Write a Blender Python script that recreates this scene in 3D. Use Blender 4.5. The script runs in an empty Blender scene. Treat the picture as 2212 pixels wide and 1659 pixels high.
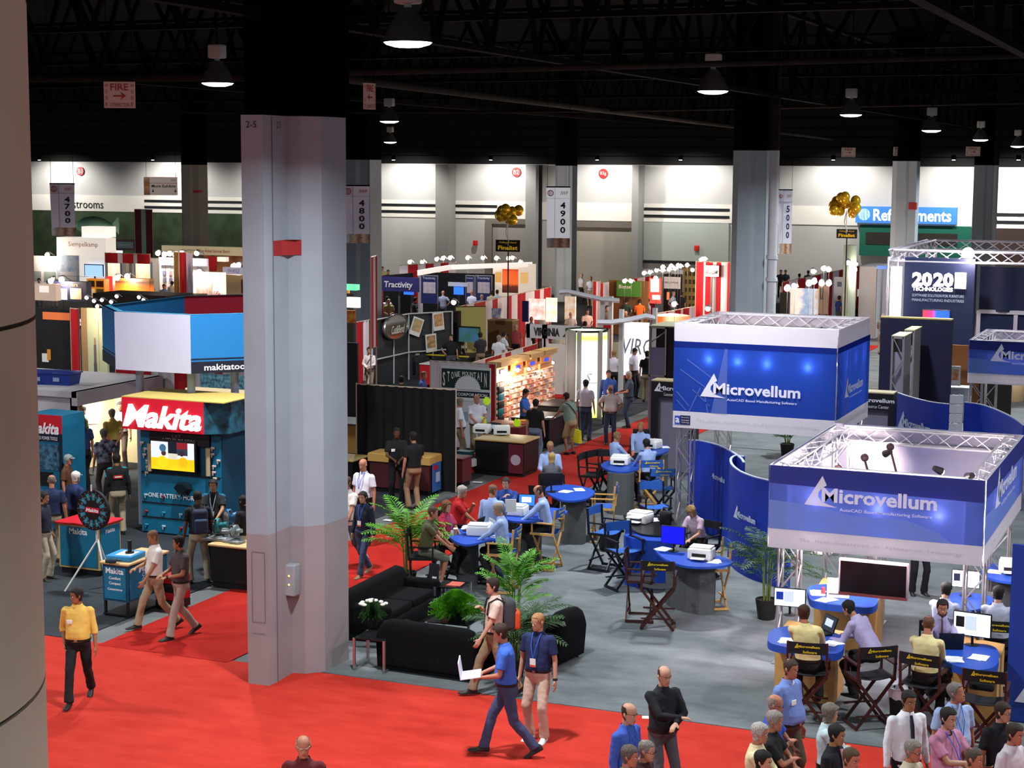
import bpy, math, random
import numpy as np
from mathutils import Vector as V, Matrix, noise
random.seed(7)
SC = bpy.context.scene
COL = SC.collection
PI = math.pi
# ------------------------------------------------------------ camera
PXW, PXH, FPX = 2212.0, 1659.0, 3730.0
YAW, PITCH, ROLL, CAMZ = math.radians(22.75), math.atan((829.5 - 357) / FPX), .006, 8.0
_f = V((-math.sin(YAW) * math.cos(PITCH), math.cos(YAW) * math.cos(PITCH), -math.sin(PITCH)))
_r0 = V((math.cos(YAW), math.sin(YAW), 0)); _u0 = _r0.cross(_f)
_r = _r0 * math.cos(ROLL) + _u0 * math.sin(ROLL); _u = -_r0 * math.sin(ROLL) + _u0 * math.cos(ROLL)
cam_d = bpy.data.cameras.new('camera'); cam = bpy.data.objects.new('camera', cam_d); COL.objects.link(cam)
cam_d.sensor_width = 36; cam_d.lens = 36 * FPX / PXW; cam_d.clip_start = .1; cam_d.clip_end = 500
cam.matrix_world = Matrix(((_r.x, _u.x, -_f.x, 0), (_r.y, _u.y, -_f.y, 0), (_r.z, _u.z, -_f.z, CAMZ), (0, 0, 0, 1)))
SC.camera = cam
# ------------------------------------------------------------ world, exposure
SC.view_settings.view_transform = 'Standard'; SC.view_settings.look = 'None'
SC.view_settings.gamma = 1; SC.view_settings.use_curve_mapping = False
SC.view_settings.exposure = 0.0
wd = bpy.data.worlds.new('ambient_fill'); SC.world = wd; wd.use_nodes = True
wd.node_tree.nodes['Background'].inputs[0].default_value = (.86, .93, 1, 1)
wd.node_tree.nodes['Background'].inputs[1].default_value = .5  # even ambient light added as fill for upright surfaces
SC.cycles.use_denoising = True
SC.cycles.max_bounces = 4; SC.cycles.diffuse_bounces = 2; SC.cycles.glossy_bounces = 2; SC.cycles.transmission_bounces = 3
SC.cycles.transparent_max_bounces = 6; SC.cycles.sample_clamp_indirect = 4; SC.cycles.caustics_reflective = False; SC.cycles.caustics_refractive = False
# lamps out of the photo's frame (hall high-bays beside the view; those behind it added to brighten the left pillar); the visible ones carry their own light
def hall_light(x, y, z, power, size=1.0, color=(.93, .97, 1), spread=150):
    d = bpy.data.lights.new('hall_lamp_light', 'AREA'); d.shape = 'DISK'; d.size = size; d.energy = power; d.color = color
    d.spread = math.radians(spread)
    o = bpy.data.objects.new('hall_lamp_light', d); COL.objects.link(o); o.location = (x, y, z); return o
LP = 900
for x, y in ((-7, -1), (2, -8), (-12, -9), (-22, 8), (-9, 7), (4, 10), (2, 24), (-24, 20), (5, 38), (-35, 30), (-38, 40), (3, 54), (-50, 48), (2, 70), (-62, 62), (0, 92), (-78, 82)):
    hall_light(x, y, 9.6, LP)
# ------------------------------------------------------------ pixel -> place
def ray(x, y): return (_f * FPX + _r * (x - PXW / 2) - _u * (y - PXH / 2)) / FPX
def G(x, y, z=0.0):
    d = ray(x, y); t = (z - CAMZ) / d.z; return V((d.x * t, d.y * t, z))
def PY(x, y, Y): d = ray(x, y); t = Y / d.y; return V((d.x * t, Y, CAMZ + d.z * t))
def PX(x, y, X): d = ray(x, y); t = X / d.x; return V((X, d.y * t, CAMZ + d.z * t))
def PD(x, y, D): d = ray(x, y); return V((d.x * D, d.y * D, CAMZ + d.z * D))
def view_yaw(p): return math.atan2(-p[0], p[1])      # heading (0 = +Y, ccw) that looks away from the camera
# ------------------------------------------------------------ materials
def lin(h):
    if isinstance(h, str):
        h = h.lstrip('#'); c = [int(h[i:i + 2], 16) / 255 for i in (0, 2, 4)]
    else: c = list(h)
    return tuple(((v / 12.92) if v < .04045 else ((v + .055) / 1.055) ** 2.4) for v in c) + (1,)
_M = {}
def mat(h, rough=.6, metal=0, emit=0, noise_=0, nscale=20, bump=0, alpha=1, trans=0, h2=None, key=None, coord='Object', emit_col=None, spec=.35, sheen=0):
    k = key or (h, rough, metal, emit, noise_, nscale, bump, alpha, trans, h2, coord, emit_col, spec)
    if k in _M: return _M[k]
    m = bpy.data.materials.new('mat_%d' % len(_M)); m.use_nodes = True; nt = m.node_tree; b = nt.nodes['Principled BSDF']
    c = lin(h); b.inputs['Base Color'].default_value = c; b.inputs['Roughness'].default_value = rough; b.inputs['Metallic'].default_value = metal
    b.inputs['Specular IOR Level'].default_value = spec
    if emit: b.inputs['Emission Color'].default_value = lin(emit_col) if emit_col else c; b.inputs['Emission Strength'].default_value = emit
    if alpha < 1: b.inputs['Alpha'].default_value = alpha
    if trans: b.inputs['Transmission Weight'].default_value = trans
    if noise_ or bump or h2:
        tc = nt.nodes.new('ShaderNodeTexCoord'); n = nt.nodes.new('ShaderNodeTexNoise'); n.inputs['Scale'].default_value = nscale; n.inputs['Detail'].default_value = 4
        nt.links.new(tc.outputs[coord], n.inputs['Vector'])
        if noise_ or h2:
            mx = nt.nodes.new('ShaderNodeMix'); mx.data_type = 'RGBA'
            if h2: c2 = lin(h2); c1 = c
            else: c1 = tuple(v * (1 - noise_) for v in c[:3]) + (1,); c2 = tuple(min(1, v * (1 + noise_)) for v in c[:3]) + (1,)
            mx.inputs[6].default_value = c1; mx.inputs[7].default_value = c2
            mr = nt.nodes.new('ShaderNodeMapRange'); mr.inputs[1].default_value = .35; mr.inputs[2].default_value = .65
            nt.links.new(n.outputs[0], mr.inputs[0]); nt.links.new(mr.outputs[0], mx.inputs[0]); nt.links.new(mx.outputs[2], b.inputs['Base Color'])
            if emit: nt.links.new(mx.outputs[2], b.inputs['Emission Color'])
        if bump:
            bp = nt.nodes.new('ShaderNodeBump'); bp.inputs['Strength'].default_value = bump; bp.inputs['Distance'].default_value = .02
            nt.links.new(n.outputs[0], bp.inputs['Height']); nt.links.new(bp.outputs[0], b.inputs['Normal'])
    _M[k] = m; return m
def ramp_mat(key, stops, axis=0, emit=0, rough=.5, nz=0, nscale=2, wave=None):
    """printed panel: colour ramp over generated coordinates of the panel itself (a print; with emit the glow of lit pieces is painted in too)"""
    if key in _M: return _M[key]
    m = bpy.data.materials.new(key); m.use_nodes = True; nt = m.node_tree; b = nt.nodes['Principled BSDF']; b.inputs['Roughness'].default_value = rough
    tc = nt.nodes.new('ShaderNodeTexCoord'); cr = nt.nodes.new('ShaderNodeValToRGB')
    sp = nt.nodes.new('ShaderNodeSeparateXYZ'); nt.links.new(tc.outputs['Generated'], sp.inputs[0])
    src = sp.outputs[axis]
    if nz:
        n = nt.nodes.new('ShaderNodeTexNoise'); n.inputs['Scale'].default_value = nscale; nt.links.new(tc.outputs['Generated'], n.inputs['Vector'])
        ma = nt.nodes.new('ShaderNodeMath'); ma.operation = 'MULTIPLY_ADD'; ma.inputs[1].default_value = nz; nt.links.new(n.outputs[0], ma.inputs[0]); nt.links.new(src, ma.inputs[2])
        mb = nt.nodes.new('ShaderNodeMath'); mb.operation = 'SUBTRACT'; mb.inputs[1].default_value = nz / 2; nt.links.new(ma.outputs[0], mb.inputs[0]); src = mb.outputs[0]
    nt.links.new(src, cr.inputs[0])
    e = cr.color_ramp.elements
    while len(e) > 1: e.remove(e[-1])
    e[0].position = stops[0][0]; e[0].color = lin(stops[0][1])
    for p, c in stops[1:]: q = e.new(p); q.color = lin(c)
    nt.links.new(cr.outputs[0], b.inputs['Base Color'])
    if emit: nt.links.new(cr.outputs[0], b.inputs['Emission Color']); b.inputs['Emission Strength'].default_value = emit
    _M[key] = m; return m
# ------------------------------------------------------------ mesh builder
_TXT = {}
def text_geo(s, bold=0, shear=0, res=2, spacing=1, ext=0):
    k = (s, bold, shear, res, spacing, ext)
    if k in _TXT: return _TXT[k]
    c = bpy.data.curves.new('t', 'FONT'); c.body = s; c.size = 1; c.offset = bold; c.shear = shear; c.resolution_u = res; c.space_character = spacing; c.extrude = ext
    o = bpy.data.objects.new('t', c); COL.objects.link(o)
    me = bpy.data.meshes.new_from_object(o)
    vs = [tuple(v.co) for v in me.vertices]; fs = [tuple(p.vertices) for p in me.polygons]
    bpy.data.meshes.remove(me); bpy.data.objects.remove(o); bpy.data.curves.remove(c)
    x0 = min(v[0] for v in vs); x1 = max(v[0] for v in vs); y0 = min(v[1] for v in vs); y1 = max(v[1] for v in vs)
    _TXT[k] = (vs, fs, x0, x1, y0, y1); return _TXT[k]
def frame(o, x, z=None):
    """matrix with local x along x, local y up, local z toward the viewer side (x cross y)"""
    x = V(x).normalized(); y = V(z or (0, 0, 1)).normalized(); n = x.cross(y).normalized()
    return Matrix(((x.x, y.x, n.x, o[0]), (x.y, y.y, n.y, o[1]), (x.z, y.z, n.z, o[2]), (0, 0, 0, 1)))
class MB:
    def __init__(s): s.v = []; s.f = []; s.m = []; s.mats = []; s.M = Matrix(); s.mi = 0; s.sm = []
    def mat(s, m):
        if m not in s.mats: s.mats.append(m)
        s.mi = s.mats.index(m); return s
    def add(s, vs, fs, smooth=False):
        b = len(s.v); s.v.extend([tuple(s.M @ V(v)) for v in vs]); s.f.extend([tuple(b + i for i in f) for f in fs])
        s.m.extend([s.mi] * len(fs)); s.sm.extend([smooth] * len(fs)); return s
    def box(s, x0, x1, y0, y1, z0, z1):
        return s.add([(x0, y0, z0), (x1, y0, z0), (x1, y1, z0), (x0, y1, z0), (x0, y0, z1), (x1, y0, z1), (x1, y1, z1), (x0, y1, z1)],
                     [(0, 3, 2, 1), (4, 5, 6, 7), (0, 1, 5, 4), (1, 2, 6, 5), (2, 3, 7, 6), (3, 0, 4, 7)])
    def cbox(s, c, d): return s.box(c[0] - d[0] / 2, c[0] + d[0] / 2, c[1] - d[1] / 2, c[1] + d[1] / 2, c[2] - d[2] / 2, c[2] + d[2] / 2)
    def rbox(s, c, d, r=.02, n=3):
        """rounded-edge box"""
        hx, hy, hz = d[0] / 2, d[1] / 2, d[2] / 2; r = min(r, hx, hy, hz)
        prof = [(0, -hz)] + [(r - r * math.cos(a), -hz + r - r * math.sin(a)) for a in [PI / 2 * (1 - i / n) for i in range(n + 1)]][0:]
        rings = []
        def ring(ins, z):
            out = []
            for (sx, sy, a0) in ((1, 1, 0), (-1, 1, PI / 2), (-1, -1, PI), (1, -1, 3 * PI / 2)):
                for i in range(n + 1):
                    a = a0 + PI / 2 * i / n; rr = r
                    out.append((c[0] + sx * (hx - rr) + (rr - ins) * math.cos(a) if rr > ins else c[0] + sx * (hx - rr), c[1] + sy * (hy - rr) + (rr - ins) * math.sin(a) if rr > ins else c[1] + sy * (hy - rr), c[2] + z))
            return out
        zs = [(r - r * math.sin(PI / 2 * i / n), -hz + r - r * math.cos(PI / 2 * i / n)) for i in range(n + 1)]
        rings = [ring(a, z) for a, z in zs] + [ring(a, -z) for a, z in reversed(zs)]
        return s.loft(rings, True)
    def loft(s, rings, smooth=True, cap=True, closed=True):
        n = len(rings[0]); vs = [p for r in rings for p in r]; fs = []
        for i in range(len(rings) - 1):
            for j in range(n if closed else n - 1):
                a = i * n + j; b = i * n + (j + 1) % n; fs.append((a, b, b + n, a + n))
        if cap: fs.append(tuple(range(n - 1, -1, -1))); fs.append(tuple((len(rings) - 1) * n + j for j in range(n)))
        return s.add(vs, fs, smooth)
    def tube(s, p0, p1, r0, r1=None, n=8, smooth=True, cap=True):
        r1 = r0 if r1 is None else r1; p0 = V(p0); p1 = V(p1); d = (p1 - p0)
        if d.length < 1e-6: return s
        d.normalize(); a = d.orthogonal().normalized(); b = d.cross(a); rg = []
        for p, r in ((p0, r0), (p1, r1)): rg.append([tuple(p + (a * math.cos(t) + b * math.sin(t)) * r) for t in [2 * PI * i / n for i in range(n)]])
        return s.loft(rg, smooth, cap)
    def path(s, pts, rs, n=8, cap=True):
        pts = [V(p) for p in pts]; rs = rs if isinstance(rs, (list, tuple)) else [rs] * len(pts); rg = []; a = None
        for i, p in enumerate(pts):
            d = (pts[min(i + 1, len(pts) - 1)] - pts[max(i - 1, 0)]).normalized()
            a = d.orthogonal().normalized() if a is None else (a - d * a.dot(d)).normalized()
            b = d.cross(a); rg.append([tuple(p + (a * math.cos(t) + b * math.sin(t)) * rs[i]) for t in [2 * PI * j / n for j in range(n)]])
        return s.loft(rg, True, cap)
    def bar(s, p0, p1, w, t=None):
        """square bar"""
        t = w if t is None else t; p0 = V(p0); p1 = V(p1); d = (p1 - p0).normalized()
        a = V((0, 0, 1)).cross(d); a = V((1, 0, 0)) if a.length < 1e-3 else a.normalized(); b = d.cross(a); rg = []
        for p in (p0, p1): rg.append([tuple(p + a * sx * w / 2 + b * sy * t / 2) for sx, sy in ((-1, -1), (1, -1), (1, 1), (-1, 1))])
        return s.loft(rg, False)
    def cyl(s, c, r, z0, z1, n=24, r1=None, smooth=True): return s.tube((c[0], c[1], z0), (c[0], c[1], z1), r, r1, n, smooth)
    def prism(s, poly, z0, z1, smooth=False): return s.loft([[(x, y, z0) for x, y in poly], [(x, y, z1) for x, y in poly]], smooth)
    def lathe(s, prof, n=24, c=(0, 0, 0), cap=True):
        return s.loft([[(c[0] + r * math.cos(2 * PI * i / n), c[1] + r * math.sin(2 * PI * i / n), c[2] + z) for i in range(n)] for r, z in prof], True, cap)
    def ball(s, c, r, n=12, m=8):
        rx, ry, rz = (r, r, r) if not isinstance(r, (tuple, list)) else r
        return s.loft([[(c[0] + rx * math.sin(t) * math.cos(2 * PI * i / n), c[1] + ry * math.sin(t) * math.sin(2 * PI * i / n), c[2] - rz * math.cos(t)) for i in range(n)] for t in [PI * (.04 + .92 * k / m) for k in range(m + 1)]], True)
    def quad(s, a, b, c, d, t=0):
        if not t: return s.add([a, b, c, d], [(0, 1, 2, 3)])
        n = (V(b) - V(a)).cross(V(d) - V(a)).normalized() * t
        A = [V(p) for p in (a, b, c, d)]; B = [p - n for p in A]
        return s.add([tuple(p) for p in A + B], [(0, 1, 2, 3), (7, 6, 5, 4), (0, 4, 5, 1), (1, 5, 6, 2), (2, 6, 7, 3), (3, 7, 4, 0)])
    def shape(s, poly, t=.01):
        """flat polygon in local xy, thickness t toward -z"""
        n = len(poly); return s.add([(x, y, 0) for x, y in poly] + [(x, y, -t) for x, y in poly], [tuple(range(n)), tuple(range(2 * n - 1, n - 1, -1))] + [(i, i + n, (i + 1) % n + n, (i + 1) % n) for i in range(n)])
    def text(s, txt, cx, cy, w=None, h=None, z=.006, bold=0, shear=0, res=2, spacing=1, ext=0):
        vs, fs, x0, x1, y0, y1 = text_geo(txt, bold, shear, res, spacing, ext)
        kx = w / (x1 - x0) if w else None; ky = h / (y1 - y0) if h else kx; kx = kx or ky
        return s.add([(cx + (x - (x0 + x1) / 2) * kx, cy + (y - (y0 + y1) / 2) * ky, z + zz) for x, y, zz in vs], fs)
    def build(s, name, parent=None, m=None, loc=None):
        me = bpy.data.meshes.new(name); me.from_pydata(s.v, [], s.f)
        if m: me.materials.append(m)
        else:
            for q in s.mats: me.materials.append(q)
            me.polygons.foreach_set('material_index', s.m)
        me.polygons.foreach_set('use_smooth', s.sm); me.update()
        if any(s.sm): me.set_sharp_from_angle(angle=.9)
        o = bpy.data.objects.new(name, me); COL.objects.link(o)
        if parent: o.parent = parent
        if loc: o.location = loc
        return o
def tag(o, label=None, cat=None, group=None, kind=None):
    if label: o['label'] = label
    if cat: o['category'] = cat
    if group: o['group'] = group
    if kind: o['kind'] = kind
    return o
def thing(name, label, cat, loc=(0, 0, 0), rz=0, group=None):
    o = bpy.data.objects.new(name, None); o.empty_display_size = .1; COL.objects.link(o); o.location = loc; o.rotation_euler = (0, 0, rz); return tag(o, label, cat, group)
_KIDS = {}
def kids(o): return [c for c in COL.objects if c.parent == o]
def dup(o, loc=None, rz=None, label=None, group=None, parent=None, tree=None):
    c = o.copy(); COL.objects.link(c)
    if parent: c.parent = parent
    if loc is not None: c.location = loc
    if rz is not None: c.rotation_euler = (0, 0, rz)
    if label: c['label'] = label
    if group: c['group'] = group
    for ch in (tree if tree is not None else list(o.children)):
        dup(ch, parent=c)
    return c
def nstruct(name, mb, m=None): return tag(mb.build(name, None, m), kind='structure')
# ============================================================ the hall
def floor_mat(key, c1, c2, scale, stretch=(1, 1, 1), fine=.12, rough=.95):
    m = bpy.data.materials.new(key); m.use_nodes = True; nt = m.node_tree; b = nt.nodes['Principled BSDF']; b.inputs['Roughness'].default_value = rough; b.inputs['Specular IOR Level'].default_value = .1
    tc = nt.nodes.new('ShaderNodeTexCoord'); mp = nt.nodes.new('ShaderNodeMapping'); mp.inputs['Scale'].default_value = stretch; nt.links.new(tc.outputs['Object'], mp.inputs[0])
    n = nt.nodes.new('ShaderNodeTexNoise'); n.inputs['Scale'].default_value = scale; n.inputs['Detail'].default_value = 6; n.inputs['Roughness'].default_value = .65; nt.links.new(mp.outputs[0], n.inputs['Vector'])
    f = nt.nodes.new('ShaderNodeTexNoise'); f.inputs['Scale'].default_value = 90; f.inputs['Detail'].default_value = 2; nt.links.new(tc.outputs['Object'], f.inputs['Vector'])
    mr = nt.nodes.new('ShaderNodeMapRange'); mr.inputs[1].default_value = .35; mr.inputs[2].default_value = .68; nt.links.new(n.outputs[0], mr.inputs[0])
    mx = nt.nodes.new('ShaderNodeMix'); mx.data_type = 'RGBA'; mx.inputs[6].default_value = lin(c1); mx.inputs[7].default_value = lin(c2); nt.links.new(mr.outputs[0], mx.inputs[0])
    m2 = nt.nodes.new('ShaderNodeMix'); m2.data_type = 'RGBA'; m2.blend_type = 'MULTIPLY'; m2.inputs[0].default_value = 1; nt.links.new(mx.outputs[2], m2.inputs[6])
    r2 = nt.nodes.new('ShaderNodeMapRange'); r2.inputs[1].default_value = .3; r2.inputs[2].default_value = .7; r2.inputs[3].default_value = 1 - fine; r2.inputs[4].default_value = 1 + fine; nt.links.new(f.outputs[0], r2.inputs[0]); nt.links.new(r2.outputs[0], m2.inputs[7])
    nt.links.new(m2.outputs[2], b.inputs['Base Color'])
    bp = nt.nodes.new('ShaderNodeBump'); bp.inputs['Strength'].default_value = .4; bp.inputs['Distance'].default_value = .01; nt.links.new(f.outputs[0], bp.inputs['Height']); nt.links.new(bp.outputs[0], b.inputs['Normal'])
    return m
M_conc = floor_mat('concrete_floor', '5e6060', '6c6e6e', .6, fine=.04, rough=.7)
M_red = floor_mat('red_carpet', 'a82a20', 'b8362a', 1.3, (1, 2.5, 1), .16)
M_red2 = floor_mat('red_aisle_carpet', '961c16', 'a8261e', 1.3, (1, .6, 1), .16)
M_grey = floor_mat('grey_carpet', '5a6063', '74797b', .9, (1, 1.6, 1), .15)
M_black = floor_mat('charcoal_carpet', '2b2f33', '363b3f', 1.1, (1, 1, 1), .18)
f = MB(); f.box(-130, 40, -12, 108, -.2, 0); nstruct('floor', f, M_conc)
f = MB(); f.box(-60, 6, 8.0, 23.33, 0, .012); cr = f.build('cross_aisle_carpet', None, M_red); tag(cr, 'bright red carpet across the wide aisle in the foreground', 'carpet')
f = MB(); f.box(-17.2, -14.68, 23.2, 78, .002, .018); tag(f.build('aisle_carpet', None, M_red2), 'deeper red carpet running away down the aisle beside the black sofas', 'carpet')
# curved seam of the aisle carpet laid over the cross aisle
f = MB(); f.box(-14.4, -.2, 23.36, 47.5, 0, .014); tag(f.build('booth_carpet', None, M_grey), 'mottled grey carpet under the blue software booth', 'carpet')
f = MB(); f.box(-40, -17.75, 23.36, 44.2, 0, .014); tag(f.build('booth_carpet', None, M_black), 'charcoal carpet under the power tool booths left of the red aisle', 'carpet')
f = MB(); f.box(-23.3, -21.2, 34, 75, .012, .022); tag(f.build('aisle_carpet', None, M_red2), 'strip of red carpet seen behind the tall grey column', 'carpet')
for i, (x0, x1, y0, y1) in enumerate(((-14.4, -.2, 47.6, 100), (-40, -17.75, 44.5, 100), (-80, -40, 30, 100))):
    f = MB(); f.box(x0, x1, y0, y1, 0, .011); tag(f.build('booth_carpet', None, M_black if i else M_grey), ['grey carpet under the booths behind the blue cube signs', 'dark carpet under the booths in the middle of the hall', 'dark carpet under the brightly lit booths at far left'][i], 'carpet')
# outer wall
WY = 107.0
M_wall = mat('bdbbb9', .8, noise_=.03, nscale=.4); M_cream = mat('e8e3da', .7); M_ink = mat('15181f', .6); M_dark = mat('030303', .95, spec=.02)
def wx(px, py=420): return PY(px, py, WY).x
w = MB(); w.mat(M_wall).box(-130, 40, WY, WY + .5, 0, 8.07); nstruct('wall_back', w)
w = MB(); w.mat(mat('090908', .9, noise_=.3, nscale=.3)).box(-130, 40, WY - .1, WY + .5, 8.07, 15)
for z in (8.6, 9.2, 9.8, 10.4, 11): w.mat(M_dark).box(-130, 40, WY - .14, WY - .1, z, z + .04)
nstruct('wall_back_upper', w)
w = MB(); w.mat(M_cream).box(-130, 40, WY - .06, WY, 4.43, 5.6); nstruct('trim_1', w)
def stripe(n, a, b):
    w = MB(); w.mat(M_ink)
    for z in (4.72, 5.17): w.box(wx(a), wx(b), WY - .1, WY - .06, z, z + .17)
    nstruct('trim_%d' % n, w)
for i, (a, b) in enumerate(((313, 725), (797, 957), (985, 1075), (1393, 1577), (2140, 2400))): stripe(i + 2, a, b)
M_green = mat('33412b', .9, noise_=.35, nscale=.8)
w = MB(); w.mat(M_green).box(wx(-200), wx(727), WY - .03, WY, 0, 4.42); nstruct('wall_left', w)
w = MB(); w.mat(mat('40312e', .9)).box(wx(2150), 40, WY - .03, WY, 0, 4.42); nstruct('wall_right', w)
# pilasters
for i, (a, b) in enumerate(((957, 985), (1150, 1172), (1378, 1392))):
    w = MB(); w.mat(mat('8b8a88', .8)).box(wx(a), wx(b), WY - 1.2, WY, 0, 8.05); nstruct('trim_%d' % (i + 10), w)
# loading doors
def bigdoor(n, a, b, ztop, c):
    w = MB(); w.mat(mat('6f665f', .8)).box(wx(a) - .5, wx(a), WY - .25, WY, 0, ztop + .35).box(wx(b), wx(b) + .5, WY - .25, WY, 0, ztop + .35).box(wx(a), wx(b), WY - .25, WY, ztop, ztop + .35)
    w.mat(mat(c, .8, noise_=.05, nscale=.5)).box(wx(a), wx(b), WY - .08, WY, 0, ztop); nstruct('door_%d' % n, w)
bigdoor(1, 1240, 1376, 4.0, '9b958a'); bigdoor(2, 1066, 1148, 4.1, '8e8884')
w = MB(); w.mat(mat('a9b1ab', .8)).box(wx(1393), wx(1577), WY - .14, WY, 1.95, 4.4); w.mat(M_ink).box(wx(1393), wx(1577), WY - .16, WY, 1.75, 1.95); nstruct('door_3', w)
# wall lettering and signs
def wall_sign(px, py, pw, ph, m, name, label, cat, Y=WY - .12, t=.12, kids_=None):
    p = PY(px, py, Y); a = PY(px - pw / 2, py, Y); b = PY(px + pw / 2, py, Y); k = (b - a).length / pw
    th = thing(name, label, cat, p); q = MB(); q.M = frame((0, 0, 0), (1, 0, 0)); q.mat(m).shape([(-pw * k / 2, -ph * k / 2), (pw * k / 2, -ph * k / 2), (pw * k / 2, ph * k / 2), (-pw * k / 2, ph * k / 2)], t); q.build('panel', th)
    return th, k
def lettering(th, items, name='lettering', M=None):
    q = MB(); q.M = M or frame((0, 0, 0), (1, 0, 0))
    for (t, cx, cy, w, h, m, *o) in items: q.mat(m).text(t, cx, cy, w, h, bold=(o[0] if o else 0), shear=(o[1] if len(o) > 1 else 0))
    return q.build(name, th)
p = PY(188, 441, WY - .08); th = thing('wall_lettering', 'dark Restrooms wording on the cream band of the far wall', 'sign', p)
lettering(th, [('Restrooms', -.35, 0, 3.6, .62, M_ink)], 'lettering')
th, k = wall_sign(1956, 465, 218, 36, mat('3a78c8', .5, emit=.55), 'lit_sign', 'long blue illuminated Refreshments sign high on the far wall', 'sign', WY - .5, .4)
MW = mat('ffffff', .5, emit=1.6)
lettering(th, [('Refreshments', 14 * k, 0, 168 * k, 26 * k, MW, .02)])
q = MB(); q.M = frame((-90 * k, 0, .01), (1, 0, 0)); q.mat(MW).shape([(13 * k * math.cos(a), 13 * k * math.sin(a)) for a in [2 * PI * i / 20 for i in range(20)]], .01); q.build('emblem', th)
th, k = wall_sign(1975, 521, 240, 68, mat('12604e', .6), 'storefront_sign', 'dark green burger wall sign below the blue lit sign', 'sign', WY - .3, .2)
q = MB(); q.M = frame((0, 0, .02), (1, 0, 0)); q.mat(mat('2a2420', .7)).box(-106 * k, 92 * k, -10 * k, 17 * k, 0, .02); q.build('backing', th)
q = MB(); q.M = frame((0, 0, .05), (1, 0, 0)); q.mat(mat('d8d8c0', .6)).text('burgerburger!', -7 * k, 2 * k, 190 * k, 26 * k, bold=.015); q.build('lettering', th)
for px, py, l in ((1303, 375, 'B3g'), (173, 370, 'B1'), (1115, 372, 'B2')):
    th = thing('round_sign', 'small round red wall marker ' + {'B3g': 'above the beige loading door', 'B1': 'above the Restrooms wording', 'B2': 'left of the thin black downpipe'}[l], 'sign', PY(px, py, WY - .1))
    q = MB(); q.M = frame((0, 0, 0), (1, 0, 0)); q.mat(mat('b5201c', .5)).shape([(.32 * math.cos(a), .32 * math.sin(a)) for a in [2 * PI * i / 20 for i in range(20)]], .04); q.build('disc', th)
    lettering(th, [(l, 0, 0, .4, None, mat('e8d8d0', .5))])
for px, py, l in ((1027, 525, 'small red fire alarm box on the wall left of the gold Finalist sign'), (1505, 536, 'small red fire alarm box on the grey wall right of the beige door')):
    q = MB(); q.M = Matrix.Translation(PY(px, py, WY - .2)); q.mat(mat('c01818', .4, emit=.1)).rbox((0, 0, 0), (.3, .18, .34), .03); tag(q.build('fire_alarm_box'), l, 'alarm')
# thin black downpipe and grey riser
q = MB(); q.mat(M_ink).tube(PY(1168, 357, 104), V((PY(1168, 357, 104).x, 104, 0)), .12, n=10); tag(q.build('downpipe'), 'thin black vertical pipe left of the 4900 banner', 'pipe')
# ceiling
w = MB(); w.mat(M_dark).box(-130, 40, -12, WY + .5, 14.2, 14.5); nstruct('ceiling', w)
M_steel = mat('1c1612', .9, noise_=.3, nscale=2, spec=.1); M_steel2 = mat('0c0908', .95, spec=.03)
def roof_truss(name, label, a, b, z0, z1, step=2.4, r=.07, m=M_steel2):
    th = thing(name, label, 'truss', (a[0], a[1], 0)); A = V((0, 0, z1)); B = V((b[0] - a[0], b[1] - a[1], z1)); L = (B - A).length; n = int(L / step); d = (B - A) / n; dz = V((0, 0, z0 - z1))
    q = MB(); q.mat(m).bar(A, B, .2, .12); q.build('top_chord', th, None)
    q = MB(); q.mat(m).bar(A + dz, B + dz, .2, .12); q.build('bottom_chord', th)
    q = MB(); q.mat(m)
    for i in range(n): q.tube(A + d * i + dz, A + d * (i + .5), r, n=5).tube(A + d * (i + .5), A + d * (i + 1) + dz, r, n=5)
    q.build('web_bars', th)
for i, y in enumerate((22, 33, 44, 57, 72, 88)): roof_truss('roof_truss', 'dark open-web roof truss across the hall, ' + ('nearest', 'second', 'third', 'fourth', 'fifth', 'farthest')[i] + ' of those under the black ceiling', (-75, y), (12, y), 11.0, 13.4)
for i, x in enumerate((-13.5, -28, -4)): roof_truss('roof_truss', ('dark roof truss running over the columns of the middle aisle', 'dark roof truss running away over the tool booths', 'dark roof truss running away over the right hand booth')[i], (x, 14), (x, 104), 10.2, 12.8)
def pipe(label, pts, r=.09, m=M_steel): q = MB(); q.mat(m).path(pts, r, 8); tag(q.build('ceiling_pipe'), label, 'pipe')
pipe('long brown overhead pipe sloping across the dark ceiling from the near column', [G(690, 163, 9.9), G(1400, 250, 9.9), G(1932, 317, 9.6)], .1)
pipe('thin dark pipe crossing the ceiling above the 4700 banner', [PD(60, 170, 36), PD(540, 168, 34)], .07)
pipe('thin conduit crossing behind the fire hose signs', [PD(60, 243, 60), PD(700, 243, 58), PD(1300, 240, 60), PD(2212, 222, 60)], .05)
pipe('upper conduit running over the right half of the ceiling', [PD(700, 158, 30), PD(1400, 142, 32), PD(2212, 120, 34)], .06)
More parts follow.
